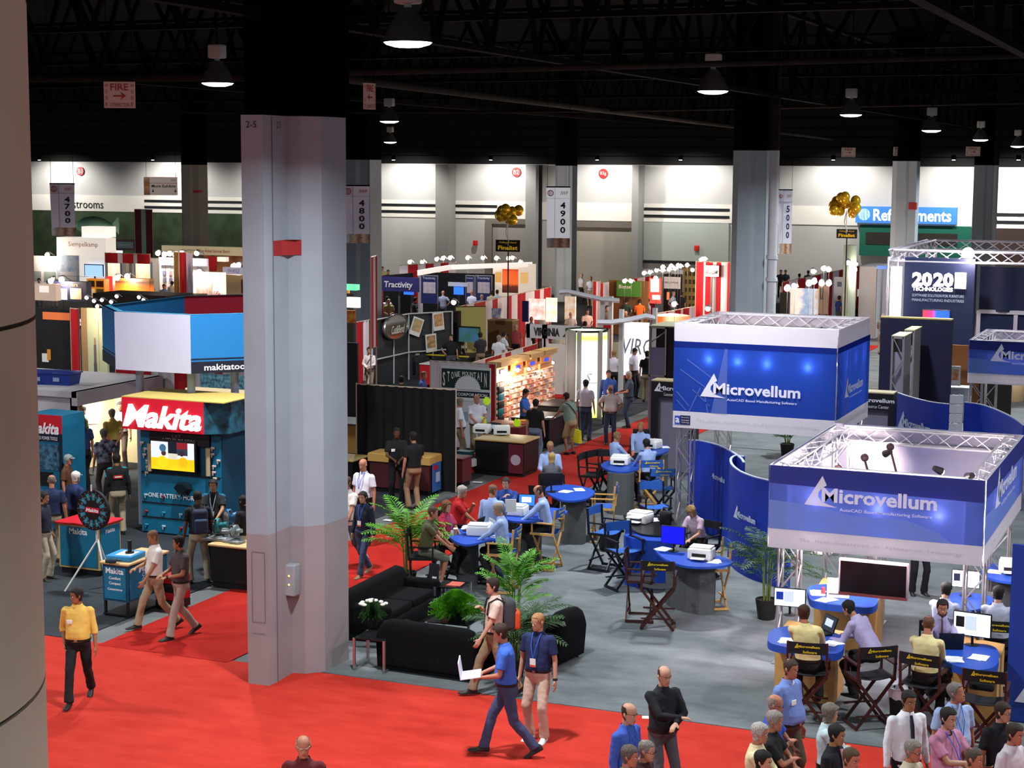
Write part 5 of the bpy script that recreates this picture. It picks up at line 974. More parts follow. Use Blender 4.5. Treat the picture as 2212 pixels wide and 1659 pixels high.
p = PD(1736 + 355, 548, 60); q = MB(); q.mat(mat('ffffff', .5, emit=10, emit_col='ffd8d0')).ball((0, 0, 0), .22, 12, 8); o = q.build('round_lamp'); o.location = p; tag(o, 'round glowing lamp hanging on the silver truss ring', 'lamp')
# desks, white counter
p = PD(2060, 800, 55); th = thing('white_counter', 'white counter with an orange picture on it right of the boxy towers', 'counter', (p.x, p.y, 0)); q = MB(); q.mat(mat('b8b8c4', .6)).rbox((0, 0, .55), (1.1, .7, 1.06), .03); q.build('body', th); q = MB(); q.mat(mat('e4e4ea', .5)).rbox((0, 0, 1.1), (1.2, .8, .05), .02); q.build('worktop', th)
q = MB(); q.mat(mat('e8e4e8', .5)).box(-.22, .22, -.05, 0, 1.13, 1.75); q.build('picture_card', th).data; q = MB(); q.mat(mat('c87030', .5, h2='e0d0c0', nscale=5)).box(-.16, .16, -.06, -.05, 1.3, 1.65); q.build('picture', th)
A = PY(2056, 745, 56); th = thing('brown_partition', 'brown and black partition beside the far right cube sign', 'partition', (A.x, 56, 0)); q = MB(); q.mat(mat('7a4a22', .6)).box(0, .9, 0, .1, .02, A.z); q.build('brown_panel', th); q = MB(); q.mat(mat('120c0c', .6)).box(.9, 1.9, 0, .1, .02, A.z - .1); q.build('black_panel', th)
# barrel shaped display and stand items under third cube
for i, (px, py) in enumerate(((2160, 842), (2190, 846))):
    p = G(px, py + 20, .02); q = MB(); q.mat(mat('c8a880', .7)).lathe([(.32, 0), (.4, .3), (.4, .6), (.33, .9)], 24); o = q.build('display_drum'); o.location = p; tag(o, 'round tan display drum under the far right cube, ' + ('left' if i == 0 else 'right') + ' one', 'drum')
# potted plants around the booth
M_leaf = mat('2d5a1c', .55, noise_=.3, nscale=6); M_leaf2 = mat('4c8a1e', .5, noise_=.25, nscale=6); M_leaf3 = mat('27481f', .6, noise_=.3, nscale=6)
def frond(q, base, d, L, droop, w, r, nl=16, ll=.26):
    pts = []; p = V(base); v = V(d).normalized()
    for i in range(nl + 1): pts.append(p.copy()); p = p + v * (L / nl); v = (v + V((0, 0, -droop / nl))).normalized()
    q.path(pts[::3] + [pts[-1]], [.006] * (len(pts[::3]) + 1), 4, False)
    for i in range(3, nl + 1):
        t = i / nl; dirv = (pts[i] - pts[i - 1]).normalized(); sd = dirv.cross(V((0, 0, 1))); sd = sd.normalized() if sd.length > .01 else V((1, 0, 0)); l = ll * math.sin(PI * (.15 + .8 * t)) ** .7
        for s in (-1, 1):
            e = pts[i] + (dirv * .55 + sd * s * .8 + V((0, 0, -.18 + r.uniform(-.1, .15)))).normalized() * l; m_ = pts[i].lerp(e, .5) + V((0, 0, .02)); n = dirv * w
            q.add([pts[i], m_ - n, e, m_ + n], [(0, 1, 2, 3)])
def palm(px, py, z0, H, label, seed, nf=16, spread=.55, m=M_leaf2, pot=(.17, .3), L=.95, trunks=5, name='potted_palm', ll=.24):
    loc = G(px, py, z0); th = thing(name, label, 'plant', loc); r = random.Random(seed); q = MB(); q.mat(mat('151412', .6)).lathe([(pot[0] * .75, 0), (pot[0], pot[1]), (pot[0] * .9, pot[1]), (pot[0] * .85, pot[1] - .04)], 20); q.build('pot', th)
    q = MB(); q.mat(mat('2a2018', .9)).cyl((0, 0), pot[0] * .86, pot[1] - .05, pot[1] - .03, 16); q.build('soil', th)
    st = MB(); st.mat(mat('5a6a2a', .7)); lv = MB(); lv.mat(m)
    for i in range(trunks): a = 2 * PI * i / trunks; b = V((.05 * math.cos(a), .05 * math.sin(a), pot[1] - .04)); e = V((.1 * math.cos(a), .1 * math.sin(a), pot[1] + (H - pot[1] - L * .55) * r.uniform(.75, 1))); st.path([b, b.lerp(e, .5), e], [.016, .013, .009], 5)
    nf = int(nf * 1.5)
    for i in range(nf):
        a = 2 * PI * i / nf * 2.4 + r.uniform(-.3, .3); up = r.uniform(.5, 1.6); base = V((.08 * math.cos(a), .08 * math.sin(a), pot[1] + (H - pot[1] - L * .6) * r.uniform(.35, 1.0)))
        frond(lv, base, (math.cos(a) * spread, math.sin(a) * spread, up), L * r.uniform(.75, 1.1), 1.3, .018, r, ll=ll)
    st.build('stems', th); lv.build('fronds', th); return th
palm(1655, 1336, .015, 1.75, 'tall potted palm in a black pot beside the nearest truss legs', 3, 20, .8, M_leaf3, (.2, .36), 1.0)
palm(1700, 985, .015, 1.0, 'potted plant with white flowers glimpsed beneath the far cube sign', 5, 16, .6, M_leaf3, (.2, .35), .6)
# ============================================================ lounge in the foreground
M_sofa = mat('0e0e10', .95, noise_=.3, nscale=30, spec=.1)
def sofa(label, loc, rz, L, D=.92, H=.86, ah=.62, name='sofa', nc=2, sw=0):
    th = thing(name, label, 'sofa' if name == 'sofa' else 'armchair', loc, rz)   # faces +Y, back at -Y
    q = MB(); q.mat(M_sofa).rbox((0, 0, .22), (L, D, .3), .06); q.build('base', th)
    q = MB(); q.mat(M_sofa); n = 10; r = .12; q.loft([[(x, -D / 2 + .02, .06), (x, -D / 2 + .28, .06), (x, -D / 2 + .26 - sw, h - r), (x, -D / 2 + .2 - sw, h - .02), (x, -D / 2 + .1 - sw, h), (x, -D / 2 + .01 - sw, h - .05), (x, -D / 2 - .02, h - r * 1.4)] for x, h in ((-L / 2, H - .16), (-L / 2 + .08, H - .04), (-L / 2 + .2, H), (0, H), (L / 2 - .2, H), (L / 2 - .08, H - .04), (L / 2, H - .16))]); q.build('backrest', th)
    for sx in (-1, 1): q = MB(); q.mat(M_sofa).rbox((sx * (L / 2 - .1), .03, ah / 2 + .03), (.2, D - .04, ah), .09, 4); q.build('armrest', th)
    for i in range(nc): w = (L - .42) / nc; q = MB(); q.mat(M_sofa).rbox((-L / 2 + .21 + w * (i + .5), .1, .42), (w - .02, D - .3, .16), .05, 4); q.build('seat_cushion', th)
    for sx in (-1, 1):
        for sy in (-1, 1): q = MB(); q.mat(M_blk).cyl((sx * (L / 2 - .08), sy * (D / 2 - .1)), .02, 0, .08, 8); q.build('foot', th)
sofa('long black sofa with sloping back beside the red aisle', (-13.25, 26.25, .015), -PI / 2 + .03, 2.25)
sofa('black loveseat with its back to the camera', (-11.4, 24.2, .015), -.04, 1.72, .9, .84)
sofa('black armchair with tall narrow back behind the man in the navy polo', (-10.0, 25.5, .015), PI / 2 - .15, .85, .85, .88, .55, 'armchair', 1)
def side_table(label, px, py, z, s, h, rz, red=False):
    loc = G(px, py, h); th = thing('side_table', label, 'table', (loc.x, loc.y, .015), rz); c = mat('b9bcc0', .25, metal=.9)
    for sx in (-1, 1):
        q = MB(); q.mat(c).bar((sx * s / 2, -s / 2, .02), (sx * s / 2, -s / 2, h - .02), .04).bar((sx * s / 2, s / 2, .02), (sx * s / 2, s / 2, h - .02), .04).bar((sx * s / 2, -s / 2 - .02, .02), (sx * s / 2, s / 2 + .02, .02), .04); q.build('leg_frame', th)
    q = MB(); q.mat(mat('1a1c1e', .15)).box(-s / 2, s / 2, -s / 2, s / 2, h - .035, h - .015); q.build('glass_top', th); return th
side_table('chrome side table with dark top holding white flowers', 812, 1372, 0, .52, .55, .05)
side_table('low chrome table carrying the bright green fern', 985, 1335, 0, .75, .45, .05); side_table('small table with magazines behind the long black sofa', 978, 1262, 0, .5, .55, .1)
def bushy(name, label, px, py, z, R, H, seed, m, n=150, flowers=0):
    loc = G(px, py, z); th = thing(name, label, 'plant', loc); r = random.Random(seed); q = MB(); q.mat(mat('141414', .6)).lathe([(R * .28, 0), (R * .36, .16), (R * .3, .16)], 20); q.build('pot', th); q = MB(); q.mat(m)
    for i in range(n):
        a = r.uniform(0, 2 * PI); e = r.uniform(.15, 1.45); d = V((math.cos(a) * math.cos(e), math.sin(a) * math.cos(e), math.sin(e))); L = R * r.uniform(.75, 1.1); b = V((0, 0, .14)); n1 = b + V((d.x * L * .55, d.y * L * .55, d.z * H * .9)); tip = n1 + V((d.x * L * .5, d.y * L * .5, -.1 + .04 * d.z)); s = d.cross(V((0, 0, 1))); s = s.normalized() * (.02 if not flowers else .03)
        q.add([b, n1 - s, tip, n1 + s], [(0, 1, 2), (0, 2, 3)])
        if not flowers:
            for k in range(5): c = n1.lerp(tip, k / 5); o = s * 3.2; q.add([c - s * .3, c + o + d * .03, c + s * .3 + d * .02], [(0, 1, 2)]).add([c - s * .3, c - o + d * .03, c + s * .3 + d * .02], [(0, 2, 1)])
    q.build('foliage', th)
    for i in range(flowers): a = r.uniform(0, 2 * PI); rr = R * r.uniform(.1, .9); q = MB(); q.mat(mat('e4e8dc', .6)).ball((rr * math.cos(a), rr * math.sin(a), H * .95 + .1 - rr * .35), (.042, .042, .026), 10, 6); q.build('flower', th)
bushy('potted_fern', 'lush bright green fern on the low table behind the loveseat', 985, 1342, .45, .5, .42, 4, mat('559a1c', .5, h2='3a7412', nscale=5), 230)
bushy('potted_chrysanthemum', 'pot of white chrysanthemums on the chrome side table', 805, 1352, .55, .24, .36, 6, M_leaf3, 120, 13)
palm(880, 1268, .015, 1.7, 'feathery potted palm behind the long black sofa', 11, 20, .7, M_leaf2, (.18, .3), .95)
palm(1112, 1392, .015, 1.62, 'bright potted palm right of the man with the backpack', 12, 17, .55, M_leaf2, (.18, .3), .72, ll=.2)
palm(1112, 1462, .015, 1.35, 'dark feathery potted palm between the loveseat and the armchair', 13, 22, .8, M_leaf3, (.17, .3), .9)
bushy('leafy_plant', 'small leafy plant on a tan stand half hidden by the near column', 712, 1352, .35, .2, .4, 9, M_leaf3, 80)
p = G(712, 1392, .015); q = MB(); q.mat(mat('a87a44', .6)).rbox((0, 0, .17), (.2, .2, .34), .02); o = q.build('plant_stand'); o.location = p; tag(o, 'tan wooden stand under the small leafy plant by the near column', 'stand')
def board(label, px, py, z, w, h, deg, tilt, c, txt=None, tc='d8d8d4', name='display_board'):
    loc, yaw = placed(px, py, z, deg); th = thing(name, label, 'sign', loc, yaw); th.rotation_euler = (-tilt, 0, yaw); q = MB(); q.mat(mat(c, .5)).box(-w / 2, w / 2, -.01, .01, 0, h); q.build('panel', th); q = MB(); q.M = frame((0, -.012, h / 2), (1, 0, 0)); q.mat(mat(tc, .6))
    if txt: q.text(txt, 0, h * .25, w * .75, None)
    q.box(-w * .1, w * .35, -h * .35, -.02, 0, .002); q.build('printing', th)
board('small tilted black leaflet board behind the long black sofa', 935, 1268, .5, .2, .42, 30, .15, '14161c'); board('black sign leaning by the armchair with white lettering', 1128, 1432, .02, .3, .5, 340, .3, '17191c', 'ROL', 'e0e0dc')
papers(985, 1262, .55, 20, 'magazines spread on the small table behind the sofa', n=5, c='b8564a'); bag(1060, 1262, .015, 20, 'blue and black bag on the floor under the leaf-shaped desk', '16203a', (.5, .35, .4))
papers(1411, 1550, .014, 10, 'white card lying on the edge of the red carpet near the man in black', .34, .12, 1)
for i, (px, py, l) in enumerate(((498, 1263, 'white floor tag at the carpet edge left of the near column'), (840, 1124, 'white floor tag at the carpet edge left of the dark palm'), (1031, 1042, 'white floor tag at the carpet edge above the red-shirted man'))): papers(px, py, .02, 20, l, .24, .14, 1, name='floor_tag', cat='tag')
laptopP = None
# ============================================================ generic sign and drape pieces
def sign(name, label, cat, x0, y0, x1, y1, pl, m, texts=(), t=.06, rects=(), group=None, frame_m=None, part='panel'):
    """rectangle between two picture corners standing in the plane Y=const or X=const; texts and rects in 0..1 of its face"""
    ax, v = pl
    if ax == 'Z': ax, v = 'Y', G(x0, y0, v).y
    P_ = PY if ax == 'Y' else PX; A = P_(x0, y0, v); B = P_(x1, y0, v); z1 = A.z; z0 = .02 if y1 is None else P_(x0, y1, v).z
    w = abs((B.x - A.x) if ax == 'Y' else (B.y - A.y)); h = z1 - z0; xd = (1, 0, 0) if ax == 'Y' else (0, 1, 0)
    th = thing(name, label, cat, (A.x, A.y, z0), 0, group)
    if name in ('oval_lit_sign', 'red_white_sign', 'lit_header', 'lavender_header', 'beech_banner', 'lilac_header', 'blue_screen', 'navy_banner', 'clamp_sign', 'blue_sign', 'label_sign'): pq = MB(); pq.mat(mat('55555a', .5)); pq.M = frame((0, 0, 0), xd); pq.box(w / 2 - .04, w / 2 + .04, .02 - z0, h / 2, -t - .06, -t); pq.build('post', th)
    F0 = frame((0, 0, 0), xd); q = MB(); q.M = F0; q.mat(m).shape([(0, 0), (w, 0), (w, h), (0, h)], t)
    if frame_m: q.mat(frame_m).box(0, w, h, h + .05, -t, .02).box(-.03, 0, 0, h + .05, -t, .02).box(w, w + .03, 0, h + .05, -t, .02)
    o = q.build(part if th else name, th)
    if rects: q = MB(); q.M = F0; [q.mat(rm).box(a * w, c * w, b * h, d * h, .0, .01 + .004 * i) for i, (a, b, c, d, rm) in enumerate(rects)]; q.build('printed_areas', th)
    if texts:
        q = MB(); q.M = F0
        for (s, u, vv, tw, hh, tm, *o_) in texts: q.mat(tm).text(s, u * w, vv * h, tw * w if tw else None, hh * h if hh else None, z=.05 if rects else .012, bold=o_[0] if o_ else .0, shear=o_[1] if len(o_) > 1 else 0)
        q.build('lettering', th)
    return th, w, h, A
M_rd = mat('a8101c', .85); M_wd = mat('d4ccd2', .85); M_pole = mat('b8a48c', .5)
def drape(label, a, b, z0, z1, cols, name='drape_wall', n=None, poles=True, group=None):
    """pleated pipe-and-drape along a->b; cols = list of (fraction, material)"""
    a = V((a[0], a[1], 0)); b = V((b[0], b[1], 0)); L = (b - a).length; d = (b - a) / L; nrm = V((d.y, -d.x, 0)); th = thing(name, label, 'drape', a, 0, group); n = n or max(8, int(L / .13)); q = MB(); pos = 0
    tot = sum(c[0] for c in cols); edges = []
    for f, m in cols: edges.append((pos / tot, (pos + f) / tot, m)); pos += f
    for i0, (u0, u1, m) in enumerate(edges):
        k = max(2, int(n * (u1 - u0))); q.mat(m); pts = [(d * L * (u0 + (u1 - u0) * j / k) + nrm * (.03 * math.sin((u0 + (u1 - u0) * j / k) * L * 24) + .01)) for j in range(k + 1)]
        q.loft([[(p.x, p.y, z) for p in pts] + [(p.x - nrm.x * .02, p.y - nrm.y * .02, z) for p in reversed(pts)] for z in (z0, z1)], True)
    q.build('cloth', th)
    if poles:
        q = MB(); q.mat(M_pole); q.tube(V((0, 0, z1)), d * L + V((0, 0, z1)), .02, n=6)
        for k in (0, 1): p = d * L * k; q.tube((p.x, p.y, .02), (p.x, p.y, z1 + .03), .022, n=6)
        q.build('pipe_frame', th)
    return th
RW = lambda *f: [(x, M_rd if i % 2 == 0 else M_wd) for i, x in enumerate(f)]
WR = lambda *f: [(x, M_wd if i % 2 == 0 else M_rd) for i, x in enumerate(f)]
M_bulb = mat('ffffff', .5, emit=16, emit_col='ffe6d0'); BL = []
def bulbs(pts, label, group, D=None, r=.055, light=0, col=(1, .82, .66)):
    """booth spot bulbs on little arms; pts = (px, py, Y)"""
    pts = sorted(pts); base_l = label; OD = 'first second third fourth fifth sixth seventh eighth ninth tenth eleventh twelfth'.split()
    for i, (px, py, Y) in enumerate(pts):
        p = PY(px, py, Y); label = base_l if len(pts) < 2 else base_l + ', ' + (OD[i] + ' from the left' if i < 12 and i <= len(pts) / 2 else ['rightmost', 'second from the right', 'third from the right', 'fourth from the right', 'fifth from the right', 'sixth from the right', 'seventh from the right', 'eighth from the right', 'ninth from the right', 'tenth from the right'][len(pts) - 1 - i])
        if BL: th = dup(BL[0], p, 0, label, group)
        else:
            th = thing('booth_lamp', label, 'lamp', p, 0, group); q = MB(); q.mat(M_bulb).ball((0, 0, 0), 1, 10, 7); o = q.build('bulb', th); q = MB(); q.mat(mat('8a8a90', .4)).path([(0, .05, .3), (0, 1.5, 1.2), (0, 5.0, -.5)], .25, 5).ball((0, .4, .5), 1.05, 8, 6); q.build('lamp_arm', th); bpy.context.view_layer.update(); BL.append(th)
        th['group'] = group; th['label'] = label; th.scale = (r, r, r)
        st = [c for c in th.children if c.name.startswith('stem')]
        if not st: q = MB(); q.mat(mat('26262a', .8)).tube((0, .6, 0), (0, .6, -1), .07, n=4); st = [q.build('stem', th)]; bpy.context.view_layer.update()
        st[0].scale = (1, 1, (p.z - .02) / r)
        if light and i % 2 == 0:
            l = bpy.data.lights.new('booth_light', 'POINT'); l.energy = light; l.shadow_soft_size = .15; l.color = col; o = bpy.data.objects.new('booth_light', l); COL.objects.link(o); o.location = p + V((.15, -.35, -.15))
# ============================================================ power tool booth
M_mkr = mat('c01828', .5); M_teal = mat('126a8c', .5, noise_=.06, nscale=6); M_dtl = mat('0f4560', .5); MWT = mat('e8e8ec', .5); MWE = mat('ffffff', .5, emit=1.1)
M_mkE = mat('c4142a', .5, emit=.35)
# octagonal hanging ring
zb, zt_ = 3.5, 4.77; ring = [(-22.6, 31.4), (-20.66, 31.4), (-19.36, 32.7), (-19.36, 36.0), (-20.7, 37.3), (-22.6, 37.3), (-23.9, 36.0), (-23.9, 32.7)]; th = thing('ring_sign', 'large octagonal blue hanging sign with a blank white face and web address', 'hanging sign', (-21.6, 34.3, zb)); bl = mat('1f78b8', .7); bl2 = mat('165f92', .7); rd = mat('b01c34', .7); sky_ = mat('58b4e0', .6)
for i in range(8):
    a = V(ring[i]); b = V(ring[(i + 1) % 8]); d = (b - a).normalized(); n = V((d.y, -d.x)); W = (b - a).length; q = MB(); q.M = frame((a.x + 21.6, a.y - 34.3, 0), (d.x, d.y, 0)); H = zt_ - zb; q.mat(bl).box(0, W, 0, H, -.06, 0); q.mat(rd if i in (5, 7) else bl2 if i == 4 else bl).box(.02, W - .02, .01, H - .01, -.07, -.06)
    q.mat(mat('171a2c', .6)).box(0, W, 0, H * .2, 0, .01).box(0, W, H * .235, H * .255, 0, .01); q.build('panel', th)
    q = MB(); q.M = frame((a.x + 21.6, a.y - 34.3, 0), (d.x, d.y, 0))
    if i == 0: q.mat(mat('cfcfe2', .7, noise_=.02, nscale=2)).box(.0, W, .0, H, .01, .03); q.build('white_face', th); continue
    if i == 1: q.mat(MWT).text('makitatools.com', W * .55, H * .1, W * .8, H * .11, z=.02, bold=.02); q.build('lettering', th)
    elif i in (2, 6): q.mat(rd).box(.1, W * .78, H * .28, H * .98, .01, .02); q.mat(MWT).text('Makita', W * .42, H * .6, W * .7, H * .36, z=.03, bold=.03, shear=.25).text('POWER TOOLS', W * .5, H * .1, W * .6, H * .12, z=.02, bold=.02); q.build('lettering', th)
q = MB(); q.mat(sky_); rr = [V((x + 21.6, y - 34.3)) for x, y in ring]; inn = [p * .93 for p in rr]; N8 = 8
for i in range(8): j = (i + 1) % 8; q.add([(rr[i].x, rr[i].y, zt_ - zb), (rr[j].x, rr[j].y, zt_ - zb), (inn[j].x, inn[j].y, zt_ - zb), (inn[i].x, inn[i].y, zt_ - zb)], [(0, 1, 2, 3)])
q.build('top_rim', th)
q = MB(); q.mat(mat('8d9ab0', .5))
for x, y in ((-20.9, 31.75), (-20.2, 32.4), (-22.2, 31.7)): q.cyl((x + 21.6, y - 34.3), .09, .02 - zb + 0, .05, 12)
q.build('support_poles', th)
# kiosk tower
KY = 31.0; A = PY(303, 915, KY); B = PY(480, 930, KY); w = B.x - A.x; th = thing('tool_kiosk', 'tall teal tool kiosk with a red lit header and firefighters on its screen', 'kiosk', (A.x, KY, 0))
q = MB(); q.mat(M_dtl).box(0, w, 0, 1.0, .02, 2.36); q.build('body', th)
def KP(x, y): p = PY(x, y, KY); return p.x - A.x, p.z
q = MB(); x0, z1 = KP(283, 853); x1, _ = KP(459, 862); _, z0 = KP(290, 921); q.mat(M_mkE).box(x0, x1, -.35, 1.1, z0, z1); q.mat(mat('c8b060', .6)).box(x0, x1 + .5, -.35, 1.1, z1, z1 + .02).mat(mat('182430', .5, h2='2a6a80', nscale=4)).add([(x1, -.35, z0), (x1 + .45, .0, z0), (x1 + .45, .0, z1), (x1, -.35, z1), (x1, 1.1, z0), (x1, 1.1, z1), (x1 + .45, 1.1, z0), (x1 + .45, 1.1, z1)], [(0, 1, 2, 3), (1, 6, 7, 2), (0, 4, 6, 1)]); hd = q.build('header', th)
q = MB(); q.M = frame(((x0 + x1) / 2, -.37, (z0 + z1) / 2 - .04), (1, 0, 0)); q.mat(MWE).text('Makita', 0, 0, (x1 - x0) * .96, (z1 - z0) * .72, bold=.035, shear=.28, ext=.01); q.build('lettering', hd)
q = MB(); x0, z1 = KP(333, 950); x1, z0 = KP(427, 1018); q.mat(M_blk).rbox(((x0 + x1) / 2, -.06, (z0 + z1) / 2), (x1 - x0 + .1, .12, z1 - z0 + .1), .02); tv = q.build('television', th)
q = MB(); W_, H_ = x1 - x0, z1 - z0; F1 = frame((x0, -.125, z0), (1, 0, 0)); q.M = F1
for c, a, b, cc, d in (('dfe6ee', 0, 0, 1, 1), ('e8c818', 0, 0, 1, .42), ('141c28', .4, .5, .6, 1), ('8a2028', .6, .7, .85, 1), ('2a3848', .6, .55, .85, .78), ('d8d4c0', .4, .4, .62, .6)): q.mat(mat(c, .4, emit=.9)).box(a * W_, cc * W_, b * H_, d * H_, 0, .002 + .001 * len(q.f) / 6)
for cx, cy, r, c in ((.28, .78, .14, '3a6a8a'), (.3, .6, .1, '4a3028'), (.72, .62, .1, '38242a'), (.27, .3, .2, 'f0d020'), (.75, .3, .2, 'e8b818')): q.mat(mat(c, .4, emit=.9)).shape([(cx * W_ + r * H_ * math.cos(a), cy * H_ + r * H_ * math.sin(a)) for a in [2 * PI * i / 14 for i in range(14)]], .001); q.v[-28:] = [(v[0], v[1] - .012 - .001 * r, v[2]) for v in q.v[-28:]]
q.build('screen', tv)
q = MB(); q.mat(mat('1b1d24', .5)).box(.28, w - .28, -.08, 0, 2.02, 2.26); q.build('sign_strip', th); q = MB(); q.M = frame((w / 2, -.09, 2.15), (1, 0, 0)); q.mat(mat('8a8a90', .5)).text('LXT', -.05, .05, .22, .06).text('LITHIUM-ION', 0, -.04, .8, .08, bold=.02); q.build('strip_lettering', th)
q = MB(); zz = KP(303, 1018)[1]; q.mat(M_teal).box(.02, w - .02, -.04, 0, .05, zz).box(.02, .26, -.03, 0, zz + .02, 2.25).box(w - .26, w - .02, -.03, 0, zz + .02, 2.25); q.mat(M_ink)
for z in (.36, .68, zz - .02): q.box(.04, w - .04, -.05, 0, z, z + .03)
q.build('front_panels', th)
q = MB(); q.M = frame((w * .43, -.06, KP(360, 1070)[1]), (1, 0, 0)); q.mat(MWT).text('ONE BATTERY. MORE SYSTEMS', .2, 0, 1.75, .1, bold=.02); q.build('lettering', th)
r = random.Random(5)
for k in range(26):
    q = MB(); px_, pz_ = (r.uniform(.06, .22) if k % 2 else w - r.uniform(.06, .22), .0) if k < 12 else (.15 + (w - .3) * ((k - 12) % 5) / 4, 0); pz_ = 1.35 + .13 * (k // 2) if k < 12 else (.2, .5, .86)[(k - 12) // 5]
    q.mat(mat('c8b0a8' if k < 12 else ('2e8aa8', 'a8c4d0', '8a3038')[k % 3], .5)).rbox((px_, -.06, pz_), (.1, .03, .05), .015, 2).rbox((px_ - .02, -.06, pz_ - .045), (.03, .025, .07), .01, 2); tag(q.build('tool_picture', th))
q = MB(); q.mat(mat('0e1a20', .3)).add([(w * .55 + .26 * math.cos(a) * (1 if abs(math.cos(a)) < .9 else .9), -.1, 1.08 + .16 * math.sin(a)) for a in [2 * PI * i / 6 for i in range(6)]] + [(w * .55 + .17 * math.cos(a), -.22, 1.1 + .1 * math.sin(a)) for a in [2 * PI * i / 6 for i in range(6)]], [tuple(range(6, 12))] + [(i, (i + 1) % 6, (i + 1) % 6 + 6, i + 6) for i in range(6)]); q.build('battery_model', th)
for i in (0, 1): q = MB(); q.mat(mat('b8a078', .4)).tube((.3 + i * (w - .6), -.1, zz + .05), (.3 + i * (w - .6), -.1, 2.0), .05, n=12); q.build('post', th)
# slat wall with hung tools right of the kiosk
SY = 32.2; A = PY(478, 905, SY); B = PY(560, 905, SY); th = thing('tool_wall', 'dark slat wall hung with power tools right of the kiosk', 'display wall', (A.x, SY, 0)); w = B.x - A.x; q = MB(); q.mat(mat('2a2522', .7)).box(0, w, 0, .1, .02, 2.5)
for k in range(11): q.mat(mat('3a3430', .6)).box(0, w, -.02, 0, .5 + .17 * k, .56 + .17 * k)
q.build('slat_panel', th)
for k in range(40):
    x = .12 + .16 * (k % 8) + r.uniform(-.04, .04); z = .65 + .34 * (k // 8) + r.uniform(-.05, .05); q = MB(); q.mat(mat(r.choice(['1c7c86', '1c7c86', '8a1c28', 'c8c0b8', '2a2a2e', '98a0a4']), .4)).rbox((x, -.1, z), (.14, .09, .075), .03, 3).tube((x - .09, -.1, z + .01), (x - .16, -.1, z + .01), .02, .008, 8); q.mat(M_blk).rbox((x + .03, -.1, z - .07), (.045, .06, .12), .015, 2); q.build('power_tool', th)
sign('lit_header', 'red lit header ending in white letters half hidden by the near column', 'sign', 460, 872, 560, 905, ('Y', 32.0), M_mkE, [('Makita', .45, .5, .9, .7, MWE, .035, .28)], .15)
# left kiosk cut by the pillar
th, w, h, A = sign('tool_kiosk', 'teal tool kiosk with red header partly behind the left pillar', 'kiosk', 60, 893, 133, None, ('Y', 30.4), M_teal, [('Makita', .5, .885, .9, .1, MWT, .035, .28), ('CORDLESS POWER TOOLS', .5, .8, .8, .03, MWT)], .8, [(0, .84, 1, 1, M_mkr), (0, .77, 1, .83, mat('1a2030', .5)), (.3, .52, .95, .74, mat('0f2438', .5, h2='4a7a98', nscale=9)), (.2, .38, .7, .5, mat('101418', .5)), (.25, .1, .75, .34, mat('1878b0', .5)), (.92, 0, 1, .84, mat('10202c', .5))])
# prize wheel
p = PY(203, 1103, 26.3); th = thing('prize_wheel', 'black and teal numbered prize wheel on a white tripod', 'prize wheel', (p.x, p.y, .015), -.1); cz = p.z; R_ = .385
F1 = frame((0, -.04, cz), (1, 0, 0)); q = MB(); q.M = F1; q.mat(M_blk).shape([(R_ * math.cos(a), R_ * math.sin(a)) for a in [2 * PI * i / 48 for i in range(48)]], .06); wh = q.build('wheel', th)
q = MB(); q.M = F1; te = mat('1f7f96', .5)
for i in range(24):
    a0, a1 = 2 * PI * i / 24, 2 * PI * (i + 1) / 24; q.mat(te if i % 2 else mat('1c2024', .5)).add([(R_ * k * math.cos(a), R_ * k * math.sin(a), .004) for k, a in ((.5, a0), (.84, a0), (.84, a1), (.5, a1))], [(0, 1, 2, 3)])
    q.mat(mat('a8b0b0', .5)).add([((R_ * .9 + dx) * math.cos(a0) - dy * math.sin(a0), (R_ * .9 + dx) * math.sin(a0) + dy * math.cos(a0), .006) for dx, dy in ((-.006, -.006), (.006, -.006), (.006, .006), (-.006, .006))], [(0, 1, 2, 3)])
    a = (a0 + a1) / 2; q.text(str((i * 7) % 24 + 1), R_ * .7 * math.cos(a), R_ * .7 * math.sin(a), None, .032, z=.008)
q.build('segments', wh); q = MB(); q.M = F1; q.mat(M_mkr).box(-R_ * .45, R_ * .45, -.05, .05, .0, .012); q.mat(MWT).text('Makita', 0, .0, R_ * .8, .07, z=.014, bold=.03, shear=.25); q.build('centre_label', wh)
q = MB(); q.mat(mat('dcdcd8', .4)); top = V((0, .08, .95))
for x, y in ((-.42, -.38), (.45, -.15), (.02, .5)): q.tube(top, (x, y, 0), .018, n=8)
q.tube((0, .06, .9), (0, .06, cz + .1), .02, n=8).tube((0, .06, cz), (0, -.05, cz), .03, n=8).tube((0, -.06, cz + R_ - .02), (0, -.06, cz + R_ + .1), .014, n=6); q.build('tripod', th)
